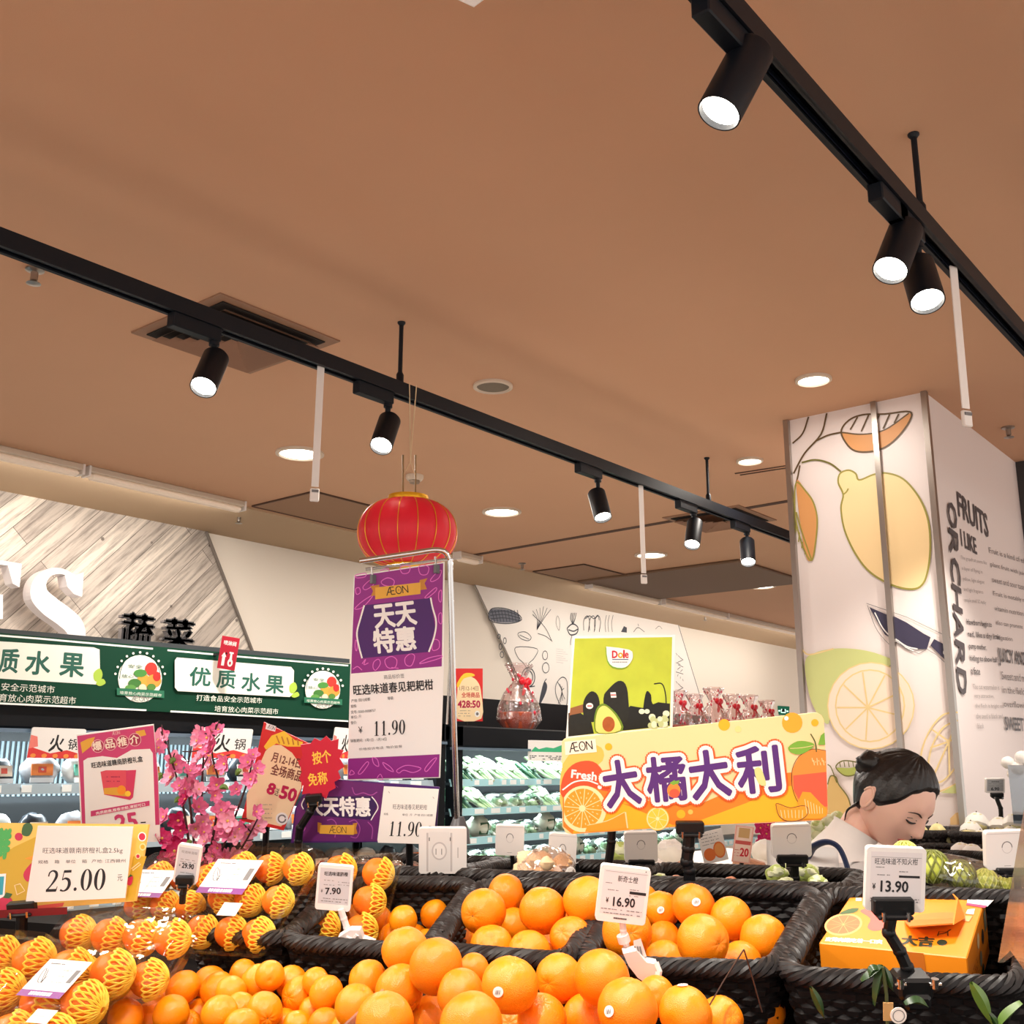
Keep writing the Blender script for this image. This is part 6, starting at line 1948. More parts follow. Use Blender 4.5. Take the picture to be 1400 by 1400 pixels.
def fruit_proto(name, m_, seed, sticker=False, net=False, sc=(1, 1, .95), ridge=.012):
    mb = MB(); fruit_mesh(mb, m_, seed, sc, ridge); o = mb.build(name, M=Matrix(), smooth=True, ang=180)
    mb = MB(); mb.lathe([(.001, 1.0*sc[2]-.08), (.07, .98*sc[2]-.08), (.10, .90*sc[2]-.08)], STEM if seed % 2 == 0 else STEM2, 10, capb=False, capt=False)
    mb.build('stem', o, smooth=True)
    if sticker:
        mb = MB(); patch(mb, (0, -1, .1), .2, .17, STICK, 1.035)
        st = mb.build('sticker', o, smooth=True)
        mb = MB()
        for dx, w_ in ((-.07, .008), (-.02, .012), (.02, .006), (.07, .010)):
            mb.add([Vector((dx+a*w_, -1.045, .1+b*.075+dx*.4)) for a, b in ((-1, -1), (1, -1), (1, 1), (-1, 1))], [(0, 1, 2, 3)], STK2)
        mb.build('print', st)
    if net:
        mb = MB()
        K = 20
        for sgn in (-1, 1):
            for k in range(K):
                P = []
                for j in range(10):
                    th = math.radians(8+76*j/9)
                    ph = 2*math.pi*k/K+sgn*th*.36
                    P.append(Vector((math.cos(th), math.sin(th)*math.cos(ph), math.sin(th)*math.sin(ph)))*1.06)
                mb.tube(P, .052, FOAM, 5)
        for k in range(K):
            ph = 2*math.pi*(k+.5)/K
        P = []
        for k in range(K*4):
            ph = 2*math.pi*k/(K*4); th = math.radians(85+4*math.cos(ph*K))
            P.append(Vector((math.cos(th), math.sin(th)*math.cos(ph), math.sin(th)*math.sin(ph)))*1.07)
        mb.tube(P, .06, FOAM, 5, closed=True)
        mb.build('foam_net', o, smooth=True)
    MW[o.name] = Matrix()
    o['category'] = 'orange'
    return o
NAV = [fruit_proto('navel_orange', PEEL, 0), fruit_proto('navel_orange', PEEL, 3, sc=(.98, .98, 1.02)), fruit_proto('navel_orange', PEEL, 6, sc=(1, .97, .94), ridge=.02)]
NAVS = [fruit_proto('navel_orange', PEEL, 2, True), fruit_proto('navel_orange', PEEL, 5, True, sc=(1, 1, .98))]
MAN = [fruit_proto('mandarin', PEELM, 1, sc=(1, 1, .9), ridge=0), fruit_proto('mandarin', PEELM, 4, sc=(1, 1, .96), ridge=0), fruit_proto('mandarin', PEELM, 8, sc=(.96, .96, 1.04), ridge=.02)]
NETO = [fruit_proto('netted_orange', PEELP, 7, net=True, ridge=0), fruit_proto('netted_orange', PEELP, 10, net=True, ridge=.01)]
_first = set()
def drop(proto, M, label, group):
    if proto.name in _first:
        return copy_tree(proto, M, label, group)
    _first.add(proto.name)
    proto.matrix_world = M; MW[proto.name] = M
    proto['label'] = label; proto['group'] = group
    return proto
def basis(axis, which='z', spin=0):
    """rotation that turns the fruit's z (stem) or -y (sticker) towards axis"""
    a = Vector(axis).normalized()
    if which == 'z':
        R = a.to_track_quat('Z', 'Y').to_matrix()
    else:
        R = a.to_track_quat('-Y', 'Z').to_matrix()
    return (R @ Matrix.Rotation(spin, 3, 'Z' if which == 'z' else 'Y')).to_4x4()
def facing(dx, dy, vd=None):
    """direction of the surface point seen at offset (dx,dy) radii from the fruit's centre"""
    k = math.sqrt(max(0, 1-dx*dx-dy*dy))
    f_ = vd.normalized(); r_ = (CR-f_*CR.dot(f_)).normalized(); u_ = r_.cross(f_)
    return r_*dx-u_*dy-f_*k

# (x, y, radius in photo pixels, bin, extra)
FR = []
def F_(bin_, lst):
    for e in lst:
        FR.append([bin_, *e[:3], e[3] if len(e) > 3 else None, e[4] if len(e) > 4 else None])
# extra: ('stem',dx,dy) or ('sticker',dx,dy,spin)
F_('front', [(554, 1299, 32), (596, 1321, 37), (546, 1353, 34, ('stem', .75, .55), 'darker navel orange with its scar facing right, under the tall pair beside the clear divider'), (630, 1360, 34), (526, 1397, 40), (648, 1326, 22),
             (697, 1347, 39, ('sticker', -.42, .3, .3), 'large navel orange with an oval white sticker at its lower left, front bin'),
             (644, 1402, 44), (741, 1394, 35, ('stem', .0, -.72), 'navel orange with its stem end up, at the bottom edge between two big ones'), (765, 1338, 33), (823, 1337, 38),
             (858, 1380, 41, ('sticker', -.62, .15, .2), 'front navel orange with a round white sticker on its left side, below the white clamp'),
             (937, 1386, 37, ('sticker', -.1, -.93, 0), 'navel orange with a white sticker on top, in front of the basket of stickered oranges'), (800, 1392, 32), (897, 1362, 27), (986, 1393, 30), (590, 1391, 30), (700, 1404, 30)])
F_('behind', [(503, 1340, 27), (486, 1376, 29, ('stem', .35, -.75), 'pale navel orange with star-shaped ribs behind the clear divider'), (445, 1402, 24), (476, 1408, 25)])
F_('navel', [(661, 1246, 31, ('stem', -.5, .2), 'big navel orange on top of the pile at the left rim of its basket'), (692, 1222, 27), (742, 1245, 32, ('stem', -.05, .9), 'navel orange with its dark scar down, mid pile left of the 16.90 tag'), (803, 1232, 33), (781, 1283, 30, ('stem', -.5, -.3), 'navel orange with its scar facing left beside the right rim of the left navel basket'), (672, 1296, 30), (724, 1303, 30, ('stem', -.5, -.62), 'navel orange with a creased stem end at the front rim of the left navel basket'), (702, 1266, 24), (628, 1290, 26), (770, 1256, 22)])
F_('sticker', [(857, 1274, 35), (904, 1244, 25, ('sticker', -.05, .1, .2), 'smaller orange with a round sticker just right of the 16.90 tag'), (948, 1238, 30, ('sticker', .1, -.05, .3), 'highest orange right of the 16.90 tag, round sticker in its centre'), (999, 1256, 30), (961, 1287, 36, ('stem', .68, .1), 'large orange with green stem end facing right, front of the stickered pile'), (1044, 1283, 32), (1014, 1318, 30), (908, 1283, 23), (909, 1315, 29), (834, 1302, 20), (880, 1230, 20)])
F_('small', [(482, 1256, 19), (516, 1258, 20), (551, 1258, 20), (594, 1250, 20), (432, 1285, 19), (464, 1280, 18), (509, 1279, 18), (537, 1281, 19), (486, 1284, 16), (568, 1281, 17), (452, 1262, 14)])
F_('mandarin', [(250, 1351, 24), (234, 1386, 25), (286, 1343, 22), (297, 1353, 24), (316, 1357, 22), (300, 1386, 25), (333, 1333, 21), (354, 1344, 25), (361, 1382, 26), (328, 1378, 21), (398, 1343, 22), (410, 1360, 25, ('stem', -.62, .15), 'mandarin with a dark stem scar facing left, right of the middle of the front bin'), (446, 1358, 24), (432, 1342, 19), (260, 1374, 19), (271, 1387, 21), (369, 1334, 20), (254, 1405, 23), (330, 1404, 25), (389, 1401, 21), (408, 1403, 21), (393, 1388, 18), (206, 1394, 24), (172, 1392, 25), (190, 1366, 22), (430, 1384, 22), (220, 1365, 20)])
RREAL = {'front': .0375, 'behind': .036, 'navel': .0385, 'sticker': .039, 'small': .0285, 'mandarin': .0285}
VLIM = {'front': (1.2, 1.605), 'behind': (1.2, 1.605), 'navel': (1.70, 1.99), 'sticker': (1.70, 1.99), 'small': (1.70, 1.99), 'mandarin': (1.25, 1.615)}
pts = []
for b, x, y, r, ex, lab in FR:
    d = ray(x, y)
    t = RREAL[b]*FPX/r
    # keep near the slope of its own pile
    n0 = {'front': (1.145, 1.42, .16), 'behind': (1.13, 1.42, .16), 'navel': (1.215, 1.82, .16), 'sticker': (1.205, 1.80, .16), 'small': (1.155, 1.8, .2), 'mandarin': (1.075, 1.55, .16)}[b]
    P0 = VA*n0[1]+ZA*n0[0]; nn = (ZA-VA*n0[2]).normalized()
    tp = (P0-CAM).dot(nn)/d.dot(nn)
    t = .45*t+.55*tp
    rv = r/FPX*t
    lo, hi = VLIM[b]
    vv = (d*t).dot(VA)
    t *= max(lo+rv*.6, min(hi-rv*.5, vv))/vv
    pts.append([d, t, r/FPX])
D = np.array([list(p[0]) for p in pts]); T = np.array([p[1] for p in pts]); K = np.array([p[2] for p in pts])
T0 = T.copy()
VL = np.array([[VLIM[f[0]][0], VLIM[f[0]][1]] for f in FR]); dV = D @ np.array(VA)
for it in range(500):
    Pq = D*T[:, None]; Rq = K*T
    df = Pq[:, None]-Pq[None]; ds = np.sqrt((df**2).sum(2))+np.eye(len(T))*9
    ov = np.maximum(0, (Rq[:, None]+Rq[None])*.985-ds)
    sg = np.sign(T[:, None]-T[None]); sg[sg == 0] = 1
    T = T+.18*(ov*sg).sum(1)-.004*(T-T0)
    Rq = K*T
    T = np.clip(T, (VL[:, 0]+Rq*.4)/dV, (VL[:, 1]-Rq*.25)/dV)
rnd = random.Random(11)
BINN = {'front': 'the front navel bin', 'behind': 'the front bin, seen through the clear divider', 'navel': 'the basket left of the 16.90 tag', 'sticker': 'the basket right of the 16.90 tag', 'small': 'the basket behind the 7.90 tag', 'mandarin': 'the front-left mandarin bin'}
KINDN = {'front': 'navel orange', 'behind': 'navel orange', 'navel': 'navel orange', 'sticker': 'orange', 'small': 'small orange', 'mandarin': 'mandarin'}
order = {}
for b in BINN:
    ids = sorted([i for i, f in enumerate(FR) if f[0] == b], key=lambda i: FR[i][1])
    for k, i in enumerate(ids):
        order[i] = k
FPOS = []
for i, (b, x, y, r, ex, lab) in enumerate(FR):
    c = CAM+Vector(D[i])*T[i]; rad = K[i]*T[i]
    FPOS.append((b, c, rad))
    st = ex and ex[0] == 'sticker'
    if b in ('front', 'behind', 'navel', 'sticker'):
        pr = NAVS[i % 2] if st else NAV[i % 3]
    else:
        pr = MAN[i % 3] if b == 'mandarin' else MAN[i % 2]
    if ex and ex[0] == 'stem':
        R = basis(facing(ex[1], ex[2], Vector(D[i])), 'z', rnd.uniform(0, 6))
    elif st:
        R = basis(facing(ex[1], ex[2], Vector(D[i])), 'y', ex[3])
    else:
        a = Vector((rnd.uniform(-1, 1), rnd.uniform(-1, 1), rnd.uniform(-.6, .6)))-CF*.0
        R = basis(a, 'z', rnd.uniform(0, 6))
    L_ = lab or '%s in %s, %s from the left' % (KINDN[b], BINN[b], ordinal(order[i]))
    if b == 'mandarin' and not lab:
        L_ = 'shiny mandarin in %s, %s from the left' % (BINN[b], ordinal(order[i]))
    drop(pr, Matrix.Translation(c) @ R @ Matrix.Scale(rad, 4), L_, {'front': 'loose navel oranges in the front bin', 'behind': 'loose navel oranges in the front bin', 'navel': 'navel oranges in the left navel basket', 'sticker': 'oranges in the stickered basket', 'small': 'small oranges in the basket behind', 'mandarin': 'mandarins in the front-left bin'}[b])
# a lower layer that fills the gaps between the fruit on top
def under(bin_, n, ulo, uhi, vlo, vhi, zf, r, proto, label, group, seed):
    rn = random.Random(seed)
    got = []
    tries = 0
    while len(got) < n and tries < 5000:
        tries += 1
        u_, v_ = rn.uniform(ulo, uhi), rn.uniform(vlo, vhi)
        c = uv(u_, v_, zf(v_))
        if all((c-p).length > (r+q)*.99 for p, q in got) and all((c-p).length > (r+q)*.98 for _, p, q in FPOS):
            got.append((c, r))
            drop(proto[len(got) % len(proto)], Matrix.Translation(c) @ basis((rn.uniform(-1, 1), rn.uniform(-1, 1), rn.uniform(-1, 1))) @ Matrix.Scale(r, 4), label, group)
under('front', 22, -.78, -.10, 1.25, 1.60, lambda v: 1.03+.16*(v-1.42), .036, NAV, 'navel orange glimpsed in the lower layer between the front fruit', 'lower layer of front navel oranges', 3)
under('mandarin', 22, -1.35, -.83, 1.25, 1.60, lambda v: 1.02+.16*(v-1.55), .028, MAN[:2], 'mandarin glimpsed in the lower layer of the front-left bin', 'lower layer of mandarins', 4)
under('navel', 7, -.80, -.62, 1.73, 1.96, lambda v: 1.125+.2*(v-1.82), .034, NAV, 'navel orange glimpsed low in the basket left of the 16.90 tag', 'lower layer in the left navel basket', 5)
under('sticker', 9, -.52, -.30, 1.73, 1.96, lambda v: 1.12+.2*(v-1.82), .034, NAV, 'orange glimpsed low in the basket right of the 16.90 tag', 'lower layer in the stickered basket', 6)
under('small', 9, -1.08, -.87, 1.72, 1.96, lambda v: 1.11+.2*(v-1.82), .028, MAN[:2], 'small orange glimpsed low in the basket behind the 7.90 tag', 'lower layer of small oranges', 7)

# ------------------------------------------------------------------ clear packs of netted oranges
PACK = film('pack_plastic', (255, 250, 244), .10, .045, bump=.14, bscale=34)
LABW = mat('pack_label', (232, 222, 220), .5); LABP = mat('label_purple', (128, 44, 130), .5)
def pack(TL, TR, BL, t, nx, ny, label, lab=None, th=.066, mini=None, sel=None, who='upper'):
    B = Board(TL, TR, BL, t)
    M = B.M
    root = thing('orange_pack', label, 'fruit pack', M=M, group='clear packs of netted oranges')
    m = MB()
    rad = .018
    def ring(k, z):
        x, y = B.w/2*k, B.h/2*k
        o = []
        for cx, cy, a in ((x-rad, y-rad, 0), (-x+rad, y-rad, 90), (-x+rad, -y+rad, 180), (x-rad, -y+rad, 270)):
            o += arc(cx, cy, rad, rad, a, a+90, 4)
        return [M @ Vector((p[0], p[1], z)) for p in o]
    n = 20
    rings = [ring(.90, -th), ring(.97, -th*.5), ring(1.04, -th*.48), ring(1.04, -th*.44), ring(.97, -th*.42), ring(.93, -.010), ring(.88, 0)]
    P = [p for r in rings for p in r]
    F = [tuple(range(n-1, -1, -1)), tuple(range(len(P)-n, len(P)))]
    for a in range(len(rings)-1):
        for i in range(n):
            j = (i+1) % n
            F.append((a*n+i, a*n+j, a*n+n+j, a*n+n+i))
    m.add(P, F, PACK); m.build('clear_case', root, smooth=True, ang=50)
    # raised ribs of the lid
    m = MB()
    for k in range(1, nx):
        x = -B.w/2+B.w*k/nx
        m.tube([M @ Vector((x, -B.h*.40, .002)), M @ Vector((x, B.h*.40, .002))], .0022, PACK, 6)
    m.build('lid_rib', root, smooth=True)
    if lab:
        S = Board(TL, TR, BL, t)
        S.t2 = .003
        x0, y0, x1, y1 = lab
        S.rect(x0, y0, x1, y1, LABW); S.rect(x0, y1-(y1-y0)*.17, x1, y1, LABP)
        S.lines(x0+(x1-x0)*.1, y0+(y1-y0)*.12, x0+(x1-x0)*.45, y0+(y1-y0)*.12, 1, INK, 'n', wd=.0022, seed=1)
        S.stroke([(x0+(x1-x0)*(.2+.1*math.cos(i)), y0+(y1-y0)*(.45+.2*math.sin(i*1.3))) for i in range(9)], .0011, INK, 'n', sm=3)
        S.lines(x0+(x1-x0)*.5, y0+(y1-y0)*.28, x0+(x1-x0)*.75, y0+(y1-y0)*.6, 3, GREYI, 'n', wd=.0013, seed=2)
        S.rect(x0+(x1-x0)*.82, y0+(y1-y0)*.25, x0+(x1-x0)*.93, y0+(y1-y0)*.6, GREYI, 'n')
        S.lines(x0+(x1-x0)*.25, y1-(y1-y0)*.085, x0+(x1-x0)*.75, y1-(y1-y0)*.085, 1, WHT, 'n', wd=(y1-y0)*B.h*.09, seed=5, dens=1)
        if mini:
            S.rect(*mini, LABW, 'n'); S.lines(mini[0]+.02, (mini[1]+mini[3])/2, mini[2]-.02, (mini[1]+mini[3])/2, 1, GREYI, 'n', wd=.001)
        S.build('label', root)
    rn = random.Random(int(TL[0])+7)
    cw, chh = B.w*.94/nx, B.h*.94/ny
    r = min(cw, chh)*.47
    r = min(r, th*.60)
    idx = 0
    for j in range(ny):
        for i in range(nx):
            x = -B.w*.47+cw*(i+.5); y = B.h*.47-chh*(j+.5)
            c = M @ Vector((x+rn.uniform(-.002, .002), y+rn.uniform(-.002, .002), -th*.5))
            ax = M.to_3x3() @ Vector((1, rn.uniform(-.25, .35), rn.uniform(-.45, .0)))
            R = ax.to_track_quat('X', 'Z').to_matrix().to_4x4()
            drop(NETO[(i+j) % 2], Matrix.Translation(c) @ R @ Matrix.Scale(r, 4), 'netted orange, %s row, %s from left, in %s' % ((('top', 'bottom') if ny == 2 else ('top', 'middle', 'bottom'))[j], ordinal(i), who), 'netted oranges in clear packs')
            idx += 1
pack((204, 1160), (312, 1162), (160, 1243), (2.12, 2.06, 1.98), 3, 2, 'clear pack of netted oranges behind the 29.90 tag', (.08, .38, .58, .82), who='the pack behind the 29.90 tag')
pack((318, 1143), (436, 1146), (286, 1284), (2.06, 2.0, 1.82), 3, 3, 'clear pack of netted oranges with white label, left of the 7.90 tag', (.03, .26, .55, .60), mini=(.42, .68, .62, .80), who='the labelled middle pack')
pack((442, 1150), (548, 1158), (412, 1275), (2.1, 2.08, 1.93), 2, 3, 'clear pack of netted oranges partly behind the 7.90 tag', who='the pack behind the 7.90 tag')
pack((90, 1230), (270, 1236), (56, 1346), (1.86, 1.78, 1.70), 4, 2, 'wide clear pack of netted oranges below the 25.00 card', who='the wide pack below the 25.00 card')
pack((84, 1276), (196, 1284), (-6, 1420), (1.72, 1.68, 1.50), 2, 3, 'nearest clear pack of netted oranges, with a white label, lower left', (.18, .28, .68, .64), mini=(.55, .74, .78, .86), who='the nearest labelled pack')
pack((-62, 1256), (88, 1268), (-150, 1400), (1.78, 1.72, 1.56), 3, 3, 'clear pack of netted oranges at the left photo edge', who='the pack at the left photo edge')

# ------------------------------------------------------------------ clear dividers of the front bin
ACR = film('acrylic_sheet', (255, 236, 222), .22, .12, haze=.10)
def divider(u_, corners, label):
    q = [onp(x, y, UA*u_, UA) for x, y in corners]
    m = MB(); m.add([p-UA*.002 for p in q]+[p+UA*.002 for p in q], [tuple(range(len(q)))[::-1], tuple(range(len(q), 2*len(q)))]+[(i, (i+1) % len(q), len(q)+(i+1) % len(q), len(q)+i) for i in range(len(q))], ACR)
    tag(m.build('acrylic_divider'), label, 'divider')
divider(-.805, [(591, 1290), (470, 1402), (470, 1470), (540, 1470), (578, 1400)], 'clear slanted divider between the mandarins and the front navel oranges')
divider(-1.30, [(218, 1320), (232, 1326), (228, 1366), (150, 1420), (96, 1420)], 'clear slanted divider between the packed oranges and the mandarins')
divider(.015, [(1368, 1316), (1388, 1300), (1412, 1330), (1412, 1420), (1346, 1420)], 'clear slanted divider at the lower right corner')

# ------------------------------------------------------------------ orange carton
ORB = mat('carton_orange', (248, 146, 28), .4); ORD = mat('carton_flap', (240, 130, 44), .45)
pl0 = rim(1108, 1292); 
TLp = [onp(x, y, pl0, RN) for x, y in ((1108, 1292), (1312, 1307), (1366, 1226), (1166, 1220))]
ex = (TLp[1]-TLp[0]); bw = ex.length*1.0; ex.normalize()
eyv = TLp[3]-TLp[0]; eyv.normalize(); _k = ex.dot(eyv); ex, eyv = (ex-eyv*_k*.7).normalized(), (eyv-ex*_k*.3).normalized(); eyv = eyv-ex*eyv.dot(ex); bd = ((TLp[3]-TLp[0]).length+(TLp[2]-TLp[1]).length)/2*.96; eyv.normalize()
nz = ex.cross(eyv)
cM = frame((TLp[0]+TLp[1]+TLp[2]+TLp[3])/4, ex, eyv)
bh = .085
root = thing('fruit_carton', 'orange fruit carton with cut-out handle flap in the right basket', 'box', M=cM)
m = MB(); m.box((0, 0, -bh/2), (bw, bd, bh), ORB, cM, bev=.0015); m.build('carton', root)
T_ = Board((1108, 1292), (1312, 1307), None, None, M=cM, wh=(bw, bd)); T_.EPS = .00006; T_.ppx = bw/205
T_.ell(1153, 1264, 26, 15, mat('carton_flesh', (250, 176, 110), .5), rot=-8); T_.ell(1153, 1264, 23, 12.5, mat('carton_pulp', (238, 118, 70), .5), rot=-8)
k_ = T_.k+1
for i in range(10):
    a = i*.628
    T_.stroke([(1153, 1264), (1153+23*math.cos(a), 1264+12*math.sin(a))], .8, mat('carton_flesh', (0, 0, 0)), k=k_)
T_.k = k_
T_.poly([(1176, 1246), (1188, 1243), (1212, 1254), (1212, 1268), (1196, 1273), (1186, 1268), (1190, 1256)], mat('carton_pink', (240, 106, 96), .5), sm=3)
T_.poly([(1147, 1250), (1160, 1243), (1174, 1242), (1168, 1248)], mat('leaf_dark', (0, 0, 0)), sm=3)
T_.text('皮薄肉嫩吃着一口爽', (1128, 1287), (1206, 1291), 18, WHT, .03)
T_.poly([(1170, 1228), (1178, 1228), (1178, 1232), (1170, 1232)], WHT)
DGR = mat('carton_dark_green', (30, 56, 40), .5)
T_.text('大吉', (1232, 1292), (1275, 1295), 40, DGR, .04); T_.ell(1288, 1289, 7, 4, DGR); T_.stroke([(1282, 1278), (1292, 1276), (1300, 1271)], 2, DGR, sm=3); T_.stroke([(1282, 1280), (1284, 1274), (1296, 1275), (1296, 1280)], 1.6, DGR)
T_.poly([(1240, 1258), (1262, 1250), (1300, 1248), (1312, 1252), (1300, 1264), (1275, 1270), (1246, 1268)], mat('carton_flap', (0, 0, 0)), sm=3)
T_.poly([(1323, 1225), (1362, 1228), (1350, 1240), (1322, 1236)], WHT); T_.poly([(1322, 1235), (1350, 1239), (1346, 1242), (1321, 1238)], mat('carton_rose', (206, 60, 110), .5)); T_.rect(0, 0, 0, 0, WHT, 'l') if 0 else None
T_.poly([(1323, 1244), (1333, 1243), (1331, 1251), (1320, 1250)], WHT); T_.poly([(1320, 1253), (1330, 1253), (1325, 1261), (1315, 1259)], mat('carton_flesh', (0, 0, 0)))
T_.build('top_print', root)
# raised handle flap
m = MB()
A = [onp(x, y, pl0+RN*.0, RN) for x, y in ((1236, 1262), (1318, 1258), (1312, 1240), (1240, 1246))]
B_ = [onp(x, y, pl0+RN*.022, RN) for x, y in ((1244, 1268), (1302, 1264), (1308, 1228), (1302, 1222))]
m.add([A[0]+RN*.002, B_[0], B_[1], A[1]+RN*.002, A[1]+RN*.004, B_[1]+RN*.002, B_[0]+RN*.002, A[0]+RN*.004], [(0, 1, 2, 3), (4, 5, 6, 7), (0, 7, 6, 1), (3, 2, 5, 4), (1, 6, 5, 2), (0, 3, 4, 7)], ORD)
m.add([A[1]+RN*.002, B_[1], B_[2], B_[3], A[2]+RN*.002, A[1]+RN*.004+ex*.002, B_[1]+ex*.002, B_[2]+ex*.002, B_[3]+ex*.002, A[2]+ex*.002], [(0, 1, 2, 3, 4), (9, 8, 7, 6, 5), (0, 5, 6, 1), (1, 6, 7, 2), (2, 7, 8, 3), (3, 8, 9, 4)], ORB)
m.build('handle_flap', root)
f_ = MB()
S_ = Board((1, 1), (2, 1), None, None, M=cM @ Matrix.Translation((0, -bd/2-.0006, -bh/2)) @ Matrix.Rotation(math.pi/2, 4, 'X'), wh=(bw, bh)); S_.EPS = .00006
S_.poly([(.60, 0), (.72, 0), (.74, 1), (.66, 1)], mat('carton_band', (206, 110, 30), .45), 'n')
S_.build('front_print', root)
R_ = Board((1, 1), (2, 1), None, None, M=cM @ Matrix.Translation((bw/2+.0006, 0, -bh/2)) @ Matrix.Rotation(math.pi/2, 4, 'Z') @ Matrix.Rotation(math.pi/2, 4, 'X'), wh=(bd, bh)); R_.EPS = .00006
for cx, cy, m_ in ((.5, .25, CREAM), (.72, .4, mat('carton_hole', (40, 26, 16), .8)), (.55, .62, mat('carton_seal', (130, 130, 110), .5)), (.6, .9, DGR)):
    R_.ell(cx, cy, .055, .13, m_, 'n', n=16)
R_.rect(.84, .1, .95, .45, mat('carton_seal', (0, 0, 0)), 'n'); R_.lines(.08, .4, .4, .9, 7, mat('carton_text', (150, 70, 20), .5), 'n', wd=.0015, seed=4)
R_.build('side_print', root)

# ------------------------------------------------------------------ leaves, tags and wire at the front
LEAF = mat('citrus_leaf', (44, 72, 36), .35, var=.3, vscale=40); LEAF2 = mat('citrus_leaf_pale', (96, 128, 52), .35, var=.2, vscale=30)
def leaf(mb, pts, wd, t, m_, bulge=.006):
    q = cat_rom([dep(x, y, t if not isinstance(t, tuple) else t[i]) for i, (x, y) in enumerate(pts)], 6)
    s_ = (t if not isinstance(t, tuple) else t[0])/FPX
    n = len(q); P = []
    for i, p in enumerate(q):
        k = i/(n-1)
        w_ = wd*s_*math.sin(math.pi*min(1, .06+k*.94))**.8/2
        tt = (q[min(i+1, n-1)]-q[max(i-1, 0)]).normalized()
        sd = tt.cross(CF).normalized()
        P += [p-sd*w_+CF*bulge, p-CF*.001, p+sd*w_+CF*bulge, p+CF*(bulge+.0015)]
    F = []
    for i in range(n-1):
        a, b = i*4, i*4+4
        F += [(a, b, b+1, a+1), (a+1, b+1, b+2, a+2), (a+2, b+2, b+3, a+3), (a+3, b+3, b, a)]
    mb.add(P, F, m_)
TL_ = 1.34
root = thing('leafy_sprig', 'drooping green citrus leaves with a white oval tag, below the black jointed clamp', 'leaves', loc=dep(1225, 1400, TL_))
for pts_, w_, m_ in (([(1206, 1322), (1192, 1334), (1178, 1342)], 12, LEAF), ([(1208, 1322), (1202, 1345), (1196, 1376)], 13, LEAF), ([(1210, 1324), (1216, 1340), (1222, 1356)], 13, LEAF), ([(1206, 1326), (1194, 1326), (1188, 1336)], 9, LEAF), ([(1238, 1374), (1255, 1370), (1270, 1377)], 12, LEAF), ([(1110, 1352), (1120, 1372), (1128, 1394)], 12, LEAF)):
    mb = MB(); leaf(mb, pts_, w_, TL_, m_); mb.build('leaf', root, smooth=True)
mb = MB(); mb.tube([dep(1207, 1322, TL_), dep(1212, 1360, TL_), dep(1214, 1420, TL_)], .0022, mat('twig_green', (70, 76, 40), .6), 6); mb.build('twig', root)
mb = MB()
Mx = frame(dep(1228, 1388, TL_-.01), CR, CU)
mb.lathe([(.0001, 0), (.010, 0), (.010, .0015), (.0001, .0015)], STICK, 20, Mx); mb.lathe([(.0065, .002), (.0075, .002)], GREYI, 20, Mx, False, False); o = mb.build('tag', root)
mb = MB(); mb.box((-.012, .004, -.001), (.012, .022, .002), mat('tag_kraft', (196, 152, 96), .6), Mx); mb.build('tag_card', o)
root = thing('leafy_sprig', 'broad pale green leaf in the lower right corner behind the clear divider', 'leaves', loc=dep(1350, 1400, 1.3))
for pts_, w_, m_ in (([(1330, 1346), (1345, 1370), (1358, 1402)], 18, LEAF2), ([(1398, 1372), (1378, 1390), (1366, 1404)], 14, LEAF2), ([(1352, 1385), (1362, 1400), (1370, 1415)], 12, LEAF)):
    mb = MB(); leaf(mb, pts_, w_, 1.3, m_); mb.build('leaf', root, smooth=True)
mb = MB(); mb.tube([dep(1017, 1298, 1.50), dep(990, 1340, 1.46), dep(948, 1412, 1.40)], .0011, mat('dark_wire', (70, 48, 40), .4, .5), 5); mb.tube([dep(1017, 1298, 1.50), dep(1027, 1330, 1.5), dep(1042, 1384, 1.49)], .0011, mat('dark_wire', (0, 0, 0)), 5)
tag(mb.build('bent_wire'), 'thin bent wire sticking up in front of the basket of stickered oranges', 'wire')

# ================================================================== PEACH BLOSSOM
PINKS = [mat('petal_pink', (240, 130, 176), .6, sss=.15, var=.12, vscale=60), mat('petal_light', (246, 168, 196), .6, sss=.15), mat('petal_magenta', (204, 40, 110), .6, sss=.15)]
TB_ = 2.28
root = thing('peach_blossom', 'spray of artificial pink peach blossom behind the packed oranges', 'flowers', loc=dep(270, 1235, TB_))
def blossom(m_, seed):
    mb = MB(); rn = random.Random(seed)
    for layer, (n, R, lift) in enumerate(((5, 1, .35), (5, .7, .7))):
        for k in range(n):
            a = 2*math.pi*k/n+layer*.6+rn.uniform(-.15, .15)
            d = Vector((math.cos(a), math.sin(a), 0)); s_ = Vector((-math.sin(a), math.cos(a), 0))
            P = []
            for i in range(5):
                t = i/4
                w_ = .62*R*math.sin(math.pi*(.12+.76*t))*.62
                c = d*R*t+Vector((0, 0, lift*t*t*R+rn.uniform(-.04, .04)))
                for j in (-1, 0, 1):
                    P.append(c+s_*w_*j+Vector((0, 0, .14*R*abs(j))))
            F = []
            for i in range(4):
                for j in range(2):
                    F.append((i*3+j, i*3+3+j, i*3+4+j, i*3+1+j))
            mb.add(P, F, m_)
    mb.ball((0, 0, .12), .14, mat('pollen', (230, 190, 90), .6), 7, 5)
    return mb
rn = random.Random(21)
